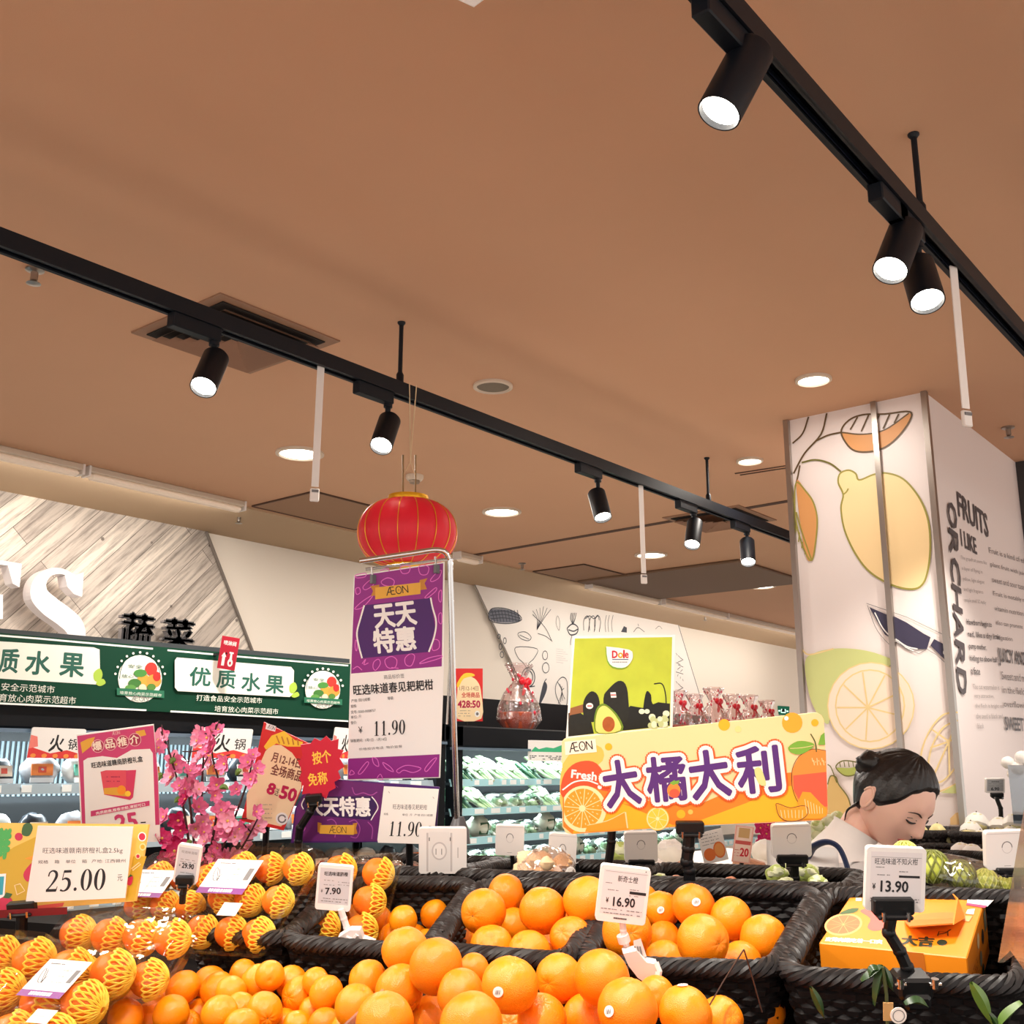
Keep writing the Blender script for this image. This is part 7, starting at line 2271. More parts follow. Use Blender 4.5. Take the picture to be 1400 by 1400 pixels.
br = [[(268, 1225), (258, 1150), (248, 1090), (232, 1030), (220, 1000)], [(272, 1225), (275, 1150), (276, 1080), (278, 1030), (275, 1000)], [(276, 1225), (290, 1150), (300, 1080), (290, 1030), (296, 990)],
      [(276, 1225), (300, 1170), (320, 1120), (338, 1070), (345, 1040)], [(270, 1225), (250, 1180), (225, 1150), (212, 1120)], [(280, 1225), (310, 1190), (336, 1150), (352, 1120)], [(272, 1225), (262, 1120), (256, 1060), (262, 1020)]]
TWIG = mat('dark_twig', (62, 32, 30), .7)
for k, P in enumerate(br):
    tt = TB_+rn.uniform(-.06, .06)
    q = cat_rom([dep(x, y, tt) for x, y in P], 5)
    mb = MB(); mb.tube(q, [.0035-.002*i/len(q) for i in range(len(q))], TWIG, 6)
    for s_ in range(5):
        p = q[rn.randrange(5, len(q)-1)]
        mb.tube([p, p+Vector((rn.uniform(-.03, .03), rn.uniform(-.02, .02), rn.uniform(.0, .02)))], .0014, TWIG, 5)
    mb.build('branch', root, smooth=True)
PROTB = {}
spots = []
for P in br:
    pts_ = cat_rom([(x, y, 0) for x, y in P], 6)
    for p in pts_[4:]:
        spots.append((p.x+rn.uniform(-13, 13), p.y+rn.uniform(-9, 9)))
spots += [(285+rn.uniform(-60, 50), 1165+rn.uniform(-45, 22)) for _ in range(34)]
spots += [(222, 1005), (216, 1015), (218, 1040), (230, 1062), (275, 1003), (290, 1010), (268, 1012), (286, 1022), (300, 1015), (318, 1185), (330, 1192), (302, 1195), (295, 1188), (240, 1190), (255, 1195), (225, 1180), (350, 1110), (340, 1130)]
rn.shuffle(spots)
for k, (x, y) in enumerate(spots[:98]):
    dark = (y > 1120 and x < 262 and rn.random() < .75) or (1080 < y < 1105 and 235 < x < 262)
    m_ = 2 if dark else rn.choice((0, 0, 1))
    s_ = rn.uniform(.015, .023)
    ax = Vector((rn.uniform(-1, 1), rn.uniform(-1, 1), rn.uniform(-.2, 1)))-CF*1.2
    M = Matrix.Translation(dep(x, y, TB_+rn.uniform(-.07, .05))) @ basis(ax, 'z', rn.uniform(0, 6)) @ Matrix.Scale(s_, 4)
    key = (m_, k % 3)
    if key not in PROTB:
        mb = blossom(PINKS[m_], k)
        me_ = mb.build('blossom', M=Matrix(), smooth=True)
        PROTB[key] = me_
        o = me_
    else:
        o = PROTB[key].copy(); COL.objects.link(o)
    o.parent = root
    o.matrix_basis = MW[root.name].inverted() @ M
for x0, y0, x1, y1 in ((222, 1058, 214, 1070), (248, 1094, 238, 1098), (300, 1078, 312, 1080), (262, 1150, 254, 1162), (322, 1060, 330, 1055), (240, 1040, 232, 1045)):
    mb = MB(); leaf(mb, [(x0, y0), ((x0+x1)/2, (y0+y1)/2-3), (x1, y1)], 8, TB_-.05, LEAF2, .002); mb.build('leaf', root, smooth=True)
mb = MB(); mb.lathe([(.05, -.12), (.06, 0), (.055, .005)], mat('dark_pot', (30, 26, 28), .5), 20, Matrix.Translation(dep(272, 1232, TB_)), capt=False); mb.build('pot', root, smooth=True)
# ================================================================== FAR SIDE OF THE STAND
SHELL = film('tray_film', (255, 248, 244), .4, .08, bump=.6, bscale=40, haze=.06)
def blob_pack(name, label, cat, c, sx, sy, sz, items, seed, group=None):
    root = thing(name, label, cat, loc=c, group=group)
    rn = random.Random(seed)
    m = MB()
    for i in range(items[0]):
        m.ball(c+Vector((rn.uniform(-sx*.7, sx*.7), rn.uniform(-sy*.7, sy*.7), rn.uniform(.02, sz*.75))), rn.uniform(*items[1]), items[2][i % len(items[2])], 9, 7, (1, .8+.4*rn.random(), .8), .35, 2.5, seed+i)
    m.build(items[3], root, smooth=True)
    m = MB(); m.ball(c+Vector((0, 0, sz*.45)), 1, SHELL, 20, 12, (sx, sy, sz*.56), .14, 3, seed); m.build('wrap', root, smooth=True)
    m = MB(); m.ball(c+Vector((sx*.2, -sy*.98, sz*.4)), .012, STICK, 8, 5, (1.6, .15, 1.2)); m.build('price_sticker', root)
    return root
GING = [mat('ginger_skin', (222, 172, 120), .6, var=.2, vscale=50), mat('ginger_pale', (238, 204, 160), .6)]
def at_v(px, py, v):
    d = ray(px, py); return CAM+d*(v/d.dot(VA))
c = at_v(748, 1203, 2.2)
blob_pack('ginger_bag', 'clear bag of ginger roots between two white tag backs', 'bag of ginger', c-Vector((0, 0, .02)), .075, .05, .085, (22, (.014, .022), GING, 'ginger_root'), 3)
c = at_v(652, 1206, 2.2)
blob_pack('plastic_bag', 'crumpled clear bag left of the bagged ginger', 'plastic bag', c-Vector((0, 0, .02)), .055, .04, .05, (6, (.01, .016), [mat('pale_root', (226, 220, 210), .6)], 'contents'), 9)
c = at_v(530, 1200, 2.2)
root = thing('egg_tray', 'clear moulded tray of brown fruit behind the small-orange basket', 'fruit tray', loc=c)
m = MB()
for i in range(4):
    m.ball(c+UA*(-.06+.04*i)+Vector((0, 0, .012)), .02, mat('brown_fruit', (170, 110, 84), .5, var=.2), 12, 8)
m.build('fruit', root, smooth=True)
m = MB()
for i in range(4):
    m.ball(c+UA*(-.06+.04*i)+Vector((0, 0, .014)), .0235, SHELL, 12, 8)
m.box((0, 0, 0), (.19, .06, .002), SHELL, frame(c+Vector((0, 0, .012)), UA, VA)); m.build('clear_lid', root, smooth=True)
c = at_v(592, 1188, 2.25)
m = MB(); m.box((0, 0, 0), (.07, .03, .03), mat('grey_box', (206, 200, 196), .5), frame(c-Vector((0, 0, .012)), UA, VA), bev=.003)
tag(m.build('tag_base'), 'small pale box at the foot of the chrome pole, under the docked tag', 'box')

# pack of green netted fruit behind the carton
GF = mat('green_fruit', (196, 204, 84), .45, var=.15); GN = mat('green_net', (226, 226, 120), .55); GN2 = mat('dark_net', (120, 126, 60), .6)
def net_fruit(px, py, rpx, v, netm, label):
    c = at_v(px, py, v); t = (c-CAM).dot(CF); r = rpx*t/FPX
    root = thing('netted_fruit', label, 'fruit', loc=c, group='green netted fruit')
    m = MB(); m.ball(c, r, GF, 20, 14, (1, 1, .95), .05, 2, px); m.build('fruit', root, smooth=True)
    m = MB()
    for sg in (-1, 1):
        for k in range(12):
            P = []
            for j in range(10):
                th = math.radians(15+130*j/9); ph = 2*math.pi*k/12+sg*th*.5
                P.append(c+Vector((math.sin(th)*math.cos(ph), math.sin(th)*math.sin(ph), math.cos(th)))*r*1.05)
            m.tube(P, r*.06, netm, 5)
    m.build('foam_net', root, smooth=True)
net_fruit(1238, 1168, 17, 2.2, GN, 'green fruit in pale net peeping over the 13.90 tag')
net_fruit(1275, 1186, 22, 2.18, GN2, 'green fruit in dark net just right of the 13.90 tag')
net_fruit(1313, 1196, 19, 2.2, GN2, 'green fruit in dark net, second right of the 13.90 tag')
net_fruit(1348, 1204, 15, 2.22, GN, 'pale green netted fruit, third right of the 13.90 tag')
net_fruit(1378, 1210, 13, 2.25, GN, 'pale green netted fruit nearest the right photo edge')
a, b = at_v(1290, 1192, 2.2), at_v(1385, 1216, 2.2)
m = MB(); m.ball((0, 0, 0), 1, film('wrap_film', (252, 252, 236), .4, .07, bump=.8, bscale=30, haze=.03), 24, 14, (.13, .05, .034), .10, 2.5, 4, None)
M_ = frame((a+b)/2, b-a, Vector((0, 0, 1)))
m.v = [M_ @ Vector((p.x, p.z, p.y)) for p in m.v]
tag(m.build('clear_wrap', smooth=True), 'clear glossy wrap stretched over the green netted fruit', 'clear wrap')
m = MB(); m.box((0, 0, 0), (.12, .003, .05), mat('barcode_label', (240, 238, 232), .5), frame(at_v(1380, 1204, 2.1), UA, VA))
# ================================================================== VEGETABLE TABLE IN THE MIDDLE
root = thing('vegetable_table', 'pale table of loose vegetables beyond the fruit stand', 'table', loc=UA*(-1.08)+VA*3.2)
TM = frame(UA*(-1.08)+VA*3.2, UA, VA)
m = MB(); m.box((0, 0, 1.10), (1.3, 1.0, .04), mat('table_white', (226, 220, 214), .5), TM); m.build('table_top', root)
m = MB(); m.box((0, 0, .54), (1.24, .9, 1.08), mat('table_body', (90, 84, 82), .6), TM); m.build('body', root)
def loose(px, py, rpx, v, m_, name, label, cat, sc=(1, 1, 1), jit=.15, group=None, leafm=None, seed=0):
    c = at_v(px, py, v); t = (c-CAM).dot(CF); r = rpx*t/FPX
    root = thing(name, label, cat, loc=c, group=group)
    m = MB(); m.ball(c, r, m_, 18, 12, sc, jit, 2.2, seed+px); m.build('body', root, smooth=True)
    if leafm:
        m = MB()
        rn = random.Random(px)
        for k in range(4):
            d = Vector((rn.uniform(-1, 1), rn.uniform(-1, .2), rn.uniform(.1, 1))).normalized()
            m.ball(c+d*r*.55, r*.62, leafm, 12, 8, (1, 1, .7), .3, 2.5, k+px)
        m.build('outer_leaf', root, smooth=True)
CAB = mat('cabbage_white', (244, 240, 228), .5, var=.08); CABG = mat('cabbage_green', (180, 196, 104), .5, var=.2); KRAFT = mat('kraft_wrap', (214, 160, 128), .6); ONI = mat('onion_skin', (206, 126, 84), .45, var=.3, vscale=30); FOAMW = mat('white_foam', (250, 246, 240), .6)
for (px, py, r, v, lab) in ((872, 1165, 20, 3.1, 'round white cabbage behind the left tag back under the banner'), (915, 1165, 19, 3.1, 'round white cabbage left of the banner post'), (893, 1190, 18, 2.95, 'white cabbage in front of its two neighbours left of the post'), (850, 1190, 14, 3.0, 'small white cabbage beside the thin black post'), (985, 1205, 15, 2.9, 'white cabbage right of the banner post'), (1005, 1196, 13, 2.95, 'small white cabbage under the pale red sign'), (1044, 1165, 17, 3.05, 'white cabbage behind the right tag back'), (1040, 1190, 16, 3.0, 'white cabbage left of the black clip post')):
    loose(px, py, r, v, CAB, 'white_cabbage', lab, 'cabbage', (1, 1, .9), .12, 'loose white cabbages', FOAMW)
for (px, py, r, v, lab) in ((845, 1165, 16, 2.75, 'loose green lettuce left of the 16.90 tag'), (902, 1208, 14, 2.28, 'green-striped melon half hidden by stickered oranges'), (1062, 1196, 15, 2.28, 'green-white cabbage left of the black clip post, lower'), (1075, 1212, 13, 2.22, 'green cabbage in front beside the post'), (1104, 1196, 16, 2.3, 'green cabbage right of the black clip post'), (1118, 1208, 13, 2.22, 'green cabbage by the white sleeve')):
    loose(px, py, r, v, CABG, 'green_cabbage', lab, 'cabbage', (1, 1, .92), .2, 'loose green cabbages', mat('leaf_white_green', (226, 230, 190), .5, var=.1))
for i, (px, py) in enumerate(((1118, 1128), (1134, 1122), (1150, 1134), (1144, 1118), (1116, 1143), (1132, 1140), (1158, 1122), (1126, 1152), (1150, 1150), (1162, 1138), (1106, 1136), (1108, 1150))):
    loose(px, py, 9.5, 3.6, mat('kohlrabi', (228, 232, 190), .5, var=.12), 'kohlrabi', 'pale green kohlrabi in the heap left of the woman, %s of twelve from the left' % ordinal(sorted((1118, 1134, 1150.1, 1144, 1116, 1132, 1158, 1126, 1150, 1162, 1106, 1108)[j] for j in range(12)).index((1118, 1134, 1150.1, 1144, 1116, 1132, 1158, 1126, 1150, 1162, 1106, 1108)[i])), 'kohlrabi', (1, 1, .9), .12, 'kohlrabi heap', mat('kohlrabi_green', (196, 208, 130), .5) if i % 3 == 0 else None)
for i, (px, py) in enumerate(((872, 1212), (925, 1206), (990, 1213), (1000, 1208))):
    loose(px, py, 10, 2.28, ONI, 'onion', 'reddish onion at the far rim of the stickered basket, %s from the left' % ordinal(i), 'onion', (1, 1, .95), .08, 'loose onions')
m = MB(); m.box((0, 0, 0), (.07, .05, .06), KRAFT, frame(at_v(930, 1195, 2.9), UA+ZA*.4, VA), bev=.004)
tag(m.build('paper_carton'), 'small brown paper carton left of the banner post', 'carton')
m = MB(); m.box((0, 0, 0), (.075, .04, .06), KRAFT, frame(at_v(1022, 1190, 2.85), UA-ZA*.3, VA), bev=.004)
tag(m.build('paper_carton'), 'small brown paper carton under the pale red sign', 'carton')
m = MB(); m.box((0, 0, .595), (.5, .4, 1.19), mat('crate_green', (60, 90, 70), .6), frame(UA*(-.41)+VA*3.62, UA, VA), bev=.006)
tag(m.build('produce_stand'), 'low stand under the heap of kohlrabi left of the woman', 'stand')
root = thing('orchid', 'small magenta flowers behind the right tag back', 'flowers', loc=at_v(1046, 1160, 3.3))
for k, (x, y) in enumerate(((1040, 1132), (1048, 1140), (1042, 1150), (1050, 1128), (1038, 1158), (1052, 1152))):
    mb = blossom(PINKS[2], k); M = Matrix.Translation(at_v(x, y, 3.3)) @ basis(-CF+Vector((.2*k-.5, .1, .3)), 'z', k) @ Matrix.Scale(.02, 4)
    mb.v = [M @ p for p in mb.v]; mb.build('blossom', root, smooth=True)
mb = MB(); mb.tube([at_v(1046, 1165, 3.3), at_v(1046, 1210, 3.3)], .003, TWIG, 6); mb.build('stem', root)

# ================================================================== FRUIT SHELF BY THE COLUMN
root = thing('pear_shelf', 'white-topped shelf of pears at the foot of the column', 'display stand', loc=(4.2, 1.2, 0))
m = MB(); m.box((4.13, 1.15, .545), (.8, 2.6, 1.09), mat('shelf_body', (120, 112, 108), .6)); m.build('body', root)
m = MB(); m.box((4.13, 1.15, 1.10), (.82, 2.62, .02), mat('table_white', (0, 0, 0))); m.build('shelf_top', root)
def rim2(px, py, z=1.255):
    return onz(px, py, z)
def xb(x0, x1, y0, y1, z=1.24):
    return [Vector((x0, y1, z)), Vector((x0, y0, z)), Vector((x1, y0, z)), Vector((x1, y1, z))]
yA, yB, yC, yD = onx(1232, 1125, 4.3).y, onx(1303, 1125, 4.3).y, onx(1312, 1125, 4.3).y, onx(1420, 1125, 4.3).y
RN_keep = RN
RN = Vector((0, 0, 1))
for y1, y0, lab in ((yA, yB, 'small dark basket of pears behind the woman\'s forehead'), (yC, yD, 'dark basket of white-wrapped pears at the right photo edge')):
    q = xb(4.16, 4.5, y0, y1, 1.225)
    basket('wicker_basket', q[0], q[1], q[2], q[3], lab, rows=7, depth=.09, twist=30)
q = xb(3.78, 4.12, yD-.02, yC+.05, 1.185)
basket('wicker_basket', q[0], q[1], q[2], q[3], 'dark basket nearest the large white tag back at right', rows=6, depth=.085, twist=30)
RN = RN_keep
PEARM = mat('pear_skin', (232, 222, 160), .45, var=.08)
for i, (px, py, r, X, foam) in enumerate(((1256, 1138, 13, 4.3, 0), (1282, 1138, 12, 4.32, 0), (1268, 1149, 10, 4.2, 0), (1244, 1146, 11, 4.22, 0), (1294, 1148, 9, 4.22, 0), (1336, 1126, 15, 4.32, 1), (1328, 1137, 14, 4.26, 1), (1341, 1147, 12, 4.2, 1), (1322, 1147, 12, 4.2, 0), (1367, 1131, 14, 4.34, 1), (1389, 1128, 16, 4.32, 1), (1382, 1142, 12, 4.22, 1), (1361, 1146, 12, 4.22, 1), (1315, 1166, 14, 3.92, 1), (1330, 1167, 13, 3.9, 1), (1346, 1172, 11, 3.88, 1))):
    c = onx(px, py, X); t = (c-CAM).dot(CF); rr_ = r*t/FPX
    pos = ('first', 'third', 'second from the front')
    root = thing('pear', 'pale yellow pear in the basket behind the woman, %s in reading order' % ordinal(i) if i < 5 else 'white-wrapped pear right of the column edge, %s in reading order' % ordinal(i-5), 'pear', loc=c, group='pears by the column')
    m = MB(); m.lathe([(.001, -rr_*.95), (rr_*.6, -rr_*.85), (rr_, -rr_*.2), (rr_*.9, rr_*.35), (rr_*.5, rr_*.85), (.002, rr_)], PEARM, 18, Matrix.Translation(c)); m.build('body', root, smooth=True, ang=180)
    if foam:
        m = MB(); m.lathe([(rr_*.3, -rr_*1.0), (rr_*1.06, -rr_*.25), (rr_*1.0, rr_*.3), (rr_*.62, rr_*.8)], FOAMW, 18, Matrix.Translation(c) @ Matrix.Rotation(.5, 4, 'Y'), capt=False, lobes=9, amp=.03); m.build('foam_net', root, smooth=True)
    m = MB(); m.tube([c+Vector((0, 0, rr_*.9)), c+Vector((.003, 0, rr_*1.1))], .002, TWIG, 5); m.build('stem', root)
c = onx(1400, 1095, 4.1)
root = thing('acrylic_bin', 'grey clear bin of white fruit at the right photo edge beside the column', 'bin', loc=Vector((4.3, c.y-.03, 1.30)))
m = MB(); m.box((4.32, c.y-.06, 1.375), (.3, .24, .19), film('bin_acrylic', (215, 225, 232), .4, .1, haze=.25)); m.build('clear_wall', root)
m = MB(); m.box((4.32, c.y-.06, 1.285), (.3, .24, .03), mat('bin_base', (120, 136, 150), .5)); m.build('base', root)
for i, (px, py, r) in enumerate(((1378, 1043, 9), (1392, 1050, 10), (1385, 1058, 8), (1398, 1036, 10))):
    d = onx(px, py, 4.3); rr_ = r*(d-CAM).dot(CF)/FPX
    m = MB(); m.ball(d, rr_, FOAMW, 14, 10, (1, 1, .95), .06, 2, i)
    tag(m.build('white_fruit', smooth=True), 'white fruit on the clear bin by the column, %s in reading order' % ordinal(i), 'fruit', 'white fruit on the clear bin')

# ================================================================== WOMAN
HAIR = mat('black_hair', (22, 19, 20), .38, spec=.5, bump=.6, bscale=120)
SKIN = mat('skin', (248, 200, 180), .5, sss=.15); SHIRT = mat('white_shirt', (240, 234, 230), .75); STRAP = mat('navy_strap', (34, 46, 80), .6)
TH = 2.62
hc = dep(1221, 1093, TH)
PSC = TH/FPX
# head axes: she faces right of the viewer and down
fh = (CR*.58-CF*.82); fh.z = 0; fh.normalize()
pit_ = math.radians(38)
hf = fh*math.cos(pit_)-ZA*math.sin(pit_)
hu = (ZA*math.cos(pit_)+fh*math.sin(pit_))
hr = hf.cross(hu).normalized()          # her right-hand side (towards the viewer)
roll_h = math.radians(-4)
hu, hr = hu*math.cos(roll_h)+hr*math.sin(roll_h), hr*math.cos(roll_h)-hu*math.sin(roll_h)
HM = Matrix(((hr.x, hf.x, hu.x, hc.x), (hr.y, hf.y, hu.y, hc.y), (hr.z, hf.z, hu.z, hc.z), (0, 0, 0, 1)))
HS = .108
def gs(d, c, s):
    return math.exp(-((d-Vector(c)).length_squared)/(s*s))
def head_pt(th, q):
    d = Vector((math.sin(th)*math.sin(q), math.sin(th)*math.cos(q), math.cos(th)))     # x right, y front, z up
    p = Vector((d.x*.74, d.y*.90, d.z*1.05))
    if d.z < 0:                      # narrow towards the chin
        k = -d.z
        p.x *= 1-.42*k**1.4
        if d.y > 0:
            p.y *= 1-.10*k
        else:
            p.y *= 1-.45*k
    if d.y > 0:
        p.y -= .06*max(0, d.y)**4*(1-abs(d.z))
    n = d
    # features, in unit-sphere directions
    p.y += .20*gs(d, (0, .97, -.22), .13)+.10*gs(d, (0, 1, -.05), .10)+.05*gs(d, (0, 1, .08), .1)
    for s in (-1, 1):
        p.y -= .075*gs(d, (.34*s, .93, .06), .17)
        p.y += .055*gs(d, (.33*s, .93, .04), .10)
        p.y += .045*gs(d, (.32*s, .92, .26), .16)
        p.y += .03*gs(d, (.11*s, .96, -.25), .06)
        p.x += s*.05*gs(d, (.62*s, .70, -.22), .25)
    p.y += .055*gs(d, (0, .88, -.49), .10)-.03*gs(d, (0, .87, -.535), .04)+.05*gs(d, (0, .82, -.60), .09)
    p.y += .07*gs(d, (0, .62, -.82), .16); p.z -= .05*gs(d, (0, .6, -.85), .2)
    return p
m = MB()
nu, nv = 72, 56
P = [HM @ (head_pt(math.pi*i/nv, 2*math.pi*k/nu)*HS) for i in range(nv+1) for k in range(nu)]
F = []
for i in range(nv):
    for k in range(nu):
        l = (k+1) % nu
        F.append((i*nu+k, i*nu+l, i*nu+nu+l, i*nu+nu+k))
m.add(P, F, SKIN)
# ears
for s in (-1, 1):
    R_e = Matrix.Rotation(.35*s, 3, 'Z')
    m2 = MB(); m2.ball((0, 0, 0), 1, SKIN, 14, 10, (.10*HS, .19*HS, .31*HS))
    m.add([HM @ (Vector((s*.76*HS, -.06*HS, -.06*HS))+R_e @ p) for p in m2.v], m2.f, SKIN)
    m2 = MB(); m2.tube([(.1*HS*s, .10*HS*math.sin(a)*1.3, .25*HS*math.cos(a)) for a in [x*.4-1.2 for x in range(11)]], .03*HS, SKIN, 6)
    m.add([HM @ (Vector((s*.74*HS, -.10*HS, -.06*HS))+p) for p in m2.v], m2.f, SKIN)
# neck, torso, arms, legs as one skin
def skin_mesh(verts, edges, rad, root_i=0, sub=2):
    me = bpy.data.meshes.new('sk'); me.from_pydata([tuple(v) for v in verts], edges, []); o = bpy.data.objects.new('sk', me); COL.objects.link(o)
    md = o.modifiers.new('s', 'SKIN'); md.use_smooth_shade = True
    for i, r in enumerate(rad):
        me.skin_vertices[0].data[i].radius = (r, r) if not isinstance(r, tuple) else r
        me.skin_vertices[0].data[i].use_root = (i == root_i)
    s2 = o.modifiers.new('u', 'SUBSURF'); s2.levels = sub; s2.render_levels = sub
    e = bpy.data.meshes.new_from_object(o.evaluated_get(bpy.context.evaluated_depsgraph_get()))
    V = [v.co.copy() for v in e.vertices]; Fc = [tuple(p.vertices) for p in e.polygons]
    bpy.data.objects.remove(o); bpy.data.meshes.remove(me); bpy.data.meshes.remove(e)
    return V, Fc
nb = hc-hu*HS*.50-hf*HS*.40                      # skull base
sh = dep(1152, 1166, TH+.03)                    # base of neck
fw = fh; sd = fw.cross(ZA).normalized()         # sd: her right, towards the viewer
chest = sh-ZA*.17-fw*.03; waist = sh-ZA*.36-fw*.12; pelvis = sh-ZA*.52-fw*.20
shR, shL = sh+sd*.155-ZA*.05-fw*.0, sh-sd*.155-ZA*.05
elR, elL = shR-ZA*.24+fw*.10+sd*.03, shL-ZA*.24+fw*.10
haR, haL = elR+fw*.22-ZA*.03, elL+fw*.22-ZA*.03
hipR, hipL = pelvis+sd*.09-ZA*.06, pelvis-sd*.09-ZA*.06
z0 = pelvis.z
knR, knL = Vector((hipR.x, hipR.y, .48))+fw*.04, Vector((hipL.x, hipL.y, .48))+fw*.04
anR, anL = Vector((hipR.x, hipR.y, .09)), Vector((hipL.x, hipL.y, .09))
toR, toL = anR+fw*.15-ZA*.05, anL+fw*.15-ZA*.05
V_ = [pelvis, waist, chest, sh, (sh+nb)/2, nb, shR, elR, haR, shL, elL, haL, hipR, knR, anR, toR, hipL, knL, anL, toL]
E_ = [(0, 1), (1, 2), (2, 3), (3, 4), (4, 5), (2, 6), (6, 7), (7, 8), (2, 9), (9, 10), (10, 11), (0, 12), (12, 13), (13, 14), (14, 15), (0, 16), (16, 17), (17, 18), (18, 19)]
rd = [.13, .115, .13, .055, .044, .046, .06, .045, .03, .06, .045, .03, .09, .06, .042, .035, .09, .06, .042, .035]
sv, sf = skin_mesh(V_, E_, rd)
m.add(sv, sf, SKIN)
person = m.build('person', smooth=True, origin=Vector((pelvis.x, pelvis.y, 0)), ang=180)
tag(person, 'woman in a white shirt with black tied-back hair, head bent down behind the stand', 'person')
# hands
for s, ha in ((1, haR), (-1, haL)):
    hd = (fw-ZA*.25).normalized(); sx = sd*s; up_ = sx.cross(hd)
    vv = [ha, ha+hd*.05, ha+hd*.09]; ee = [(0, 1), (1, 2)]; rr_ = [.024, .03, .026]
    for k, ln in enumerate((.06, .075, .07, .055)):
        b_ = ha+hd*.085+sd*(.027-.018*k)
        i0 = len(vv)
        vv += [b_, b_+hd*ln*.5-ZA*.008, b_+hd*ln*.8-ZA*.03]; ee += [(2, i0), (i0, i0+1), (i0+1, i0+2)]; rr_ += [.010, .009, .008]
    i0 = len(vv)
    vv += [ha+hd*.04-sx*.035-ZA*.01, ha+hd*.075-sx*.05-ZA*.02]; ee += [(1, i0), (i0, i0+1)]; rr_ += [.011, .009]
    v2, f2 = skin_mesh(vv, ee, rr_)
    mh = MB(); mh.add(v2, f2, SKIN); mh.build('hand', person, smooth=True, ang=180)
# shirt: a looser skin over torso and upper arms
ms = MB()
cv = [pelvis+ZA*.02, waist, chest+fw*.005, sh-ZA*.035-fw*.005, shR, elR, (elR+haR)/2, shL, elL, (elL+haL)/2]
ce = [(0, 1), (1, 2), (2, 3), (2, 4), (4, 5), (5, 6), (2, 7), (7, 8), (8, 9)]
v2, f2 = skin_mesh(cv, ce, [.15, .135, .155, .085, .082, .06, .05, .082, .06, .05])
ms.add([p+Vector((0, 0, .006*mnoise.noise(p*14)))+fw*.008*mnoise.noise(p*11) for p in v2], f2, SHIRT)
shirt = ms.build('shirt', person, smooth=True, ang=180)
# stand collar that closes round the neck
mc = MB()
q = (nb-sh).normalized().to_track_quat('Z', 'Y').to_matrix().to_4x4()
mc.lathe([(.088, -.06), (.074, -.01), (.060, .035), (.056, .06), (.059, .066), (.049, .056)], SHIRT, 28, Matrix.Translation(sh+ZA*.0) @ q, capb=False, capt=False)
mc.build('collar', shirt, smooth=True)
mt_ = MB()
lg, lf = skin_mesh([pelvis-ZA*.02, hipR, knR, anR+ZA*.05, hipL, knL, anL+ZA*.05], [(0, 1), (1, 2), (2, 3), (0, 4), (4, 5), (5, 6)], [.15, .11, .08, .06, .11, .08, .06])
mt_.add(lg, lf, mat('dark_trousers', (40, 42, 52), .8)); mt_.build('trousers', person, smooth=True, ang=180)
# strap over the near shoulder
mst = MB()
SP = [dep(1103, 1172, TH-.10), dep(1112, 1158, TH-.15), dep(1130, 1151, TH-.175), dep(1146, 1158, TH-.19), (dep(1156, 1178, TH-.20)), dep(1161, 1200, TH-.205), dep(1164, 1235, TH-.205)]
mst.tube(cat_rom(SP, 5), .012, STRAP, 8, flat=.5); mst.build('strap', person, smooth=True)
# hair: cap, bun and loose strands
mh = MB()
def hair_pt(th, q):
    p = head_pt(th, q)
    d = Vector((math.sin(th)*math.sin(q), math.sin(th)*math.cos(q), math.cos(th)))
    lump = .015*mnoise.noise(d*5)+.008*math.sin(q*26+d.z*3)
    return p*(1.10+lump)+Vector((0, -.03, .02))
rows_ = 34
P, F = [], []
nu2 = 96
for i in range(rows_+1):
    for k in range(nu2):
        q = 2*math.pi*k/nu2
        fr = (math.cos(q)+1)/2                  # 1 at the face, 0 at the nape
        af = abs(math.atan2(math.sin(q), math.cos(q)))
        lim = np.interp(af, [0, .45, .8, 1.05, 1.35, 1.7, 2.1, 3.15], [45, 49, 60, 78, 93, 100, 122, 128])
        th = math.radians(lim+3*mnoise.noise(Vector((q*3, 1.7, 0))))*i/rows_
        pp = hair_pt(th, q)
        if i == rows_:
            pp = head_pt(th, q)*1.0
        P.append(HM @ (pp*HS))
for i in range(rows_):
    for k in range(nu2):
        l = (k+1) % nu2
        F.append((i*nu2+k, i*nu2+l, i*nu2+nu2+l, i*nu2+nu2+k))
mh.add(P, F, HAIR)
hair = mh.build('hair', person, smooth=True, ang=180)
mb = MB()
bc = dep(1193, 1045, TH+.02)
mb.ball(bc, .040, HAIR, 20, 14, (1, 1, .85), .22, 2.4, 5); mb.ball(bc+CR*.018-CU*.012, .034, HAIR, 16, 10, (1, 1, 1), .2, 2, 8); mb.ball(bc-CR*.022+CU*.010, .018, HAIR, 12, 8, (1.4, 1, .7), .3, 2, 2)
mb.build('hair_bun', hair, smooth=True)
mb = MB()
def hp(x, y, z):
    return HM @ (Vector((x, y, z))*HS)
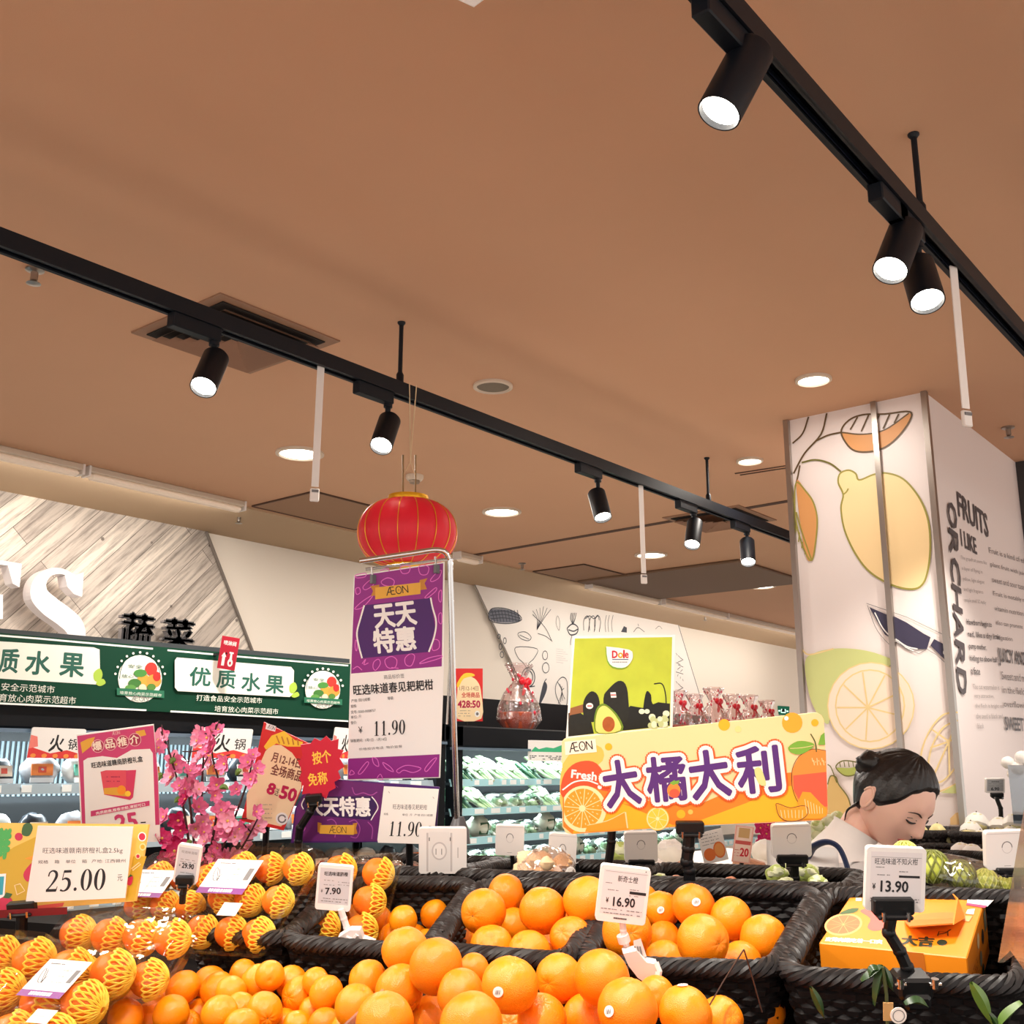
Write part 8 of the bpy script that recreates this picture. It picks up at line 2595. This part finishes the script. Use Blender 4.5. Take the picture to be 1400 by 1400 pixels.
for P in ([hp(.66, -.3, -.4), hp(.6, -.45, -.7), hp(.56, -.4, -.95)],):
    mb.tube(cat_rom(P, 5), [.004, .004, .0035, .003, .003, .003, .0025, .002, .002, .0015, .001][:len(cat_rom(P, 5))], HAIR, 6)
mb.build('loose_strand', hair, smooth=True)
# brows, lowered lashes, lips, nostril
def face_at(x, z, lift=.012):
    """point on the face at frontal coordinates x,z (unit head)"""
    best = None
    for i in range(10, 46):
        for k in list(range(0, 20))+list(range(52, 72)):
            p = head_pt(math.pi*i/nv, 2*math.pi*k/nu)
            e = (p.x-x)**2+(p.z-z)**2
            if best is None or e < best[0]:
                best = (e, p)
    p = best[1]
    return HM @ ((Vector((x, p.y+lift, z)))*HS)
BROW = mat('brow', (70, 48, 42), .7); LASH = mat('lash', (30, 22, 22), .6); LIPS = mat('lips', (196, 104, 98), .45)
for s in (-1, 1):
    mb = MB(); mb.tube(cat_rom([face_at(s*.13, .17), face_at(s*.28, .235), face_at(s*.46, .185)], 5), [.0016, .002, .0026, .003, .003, .003, .0028, .0024, .002, .0014, .0008], BROW, 6, flat=.6); mb.build('eyebrow', person, smooth=True)
    mb = MB(); mb.tube(cat_rom([face_at(s*.17, .0), face_at(s*.30, -.03), face_at(s*.44, .02)], 5), [.001, .0018, .0024, .0028, .003, .003, .003, .0028, .0024, .0018, .001], LASH, 6); mb.build('eyelashes', person, smooth=True)
    mb = MB(); mb.tube(cat_rom([face_at(s*.18, .06, .004), face_at(s*.30, .085, .004), face_at(s*.43, .065, .004)], 4), .0009, BROW, 5); mb.build('eyelid_crease', person, smooth=True)
    mb = MB(); mb.ball(face_at(s*.065, -.335, -.01), .0035, LASH, 8, 6, (1.2, .6, .6)); mb.build('nostril', person)
mb = MB(); mb.tube(cat_rom([face_at(-.19, -.55, .0), face_at(-.08, -.52, .01), face_at(0, -.53, .012), face_at(.08, -.52, .01), face_at(.19, -.55, .0)], 4), [.001]+[.0028]*15+[.001], LIPS, 6, flat=.9)
mb.tube(cat_rom([face_at(-.16, -.57, .0), face_at(0, -.61, .012), face_at(.16, -.57, .0)], 5), [.001]+[.0034]*9+[.001], LIPS, 6)
mb.build('lips', person, smooth=True)
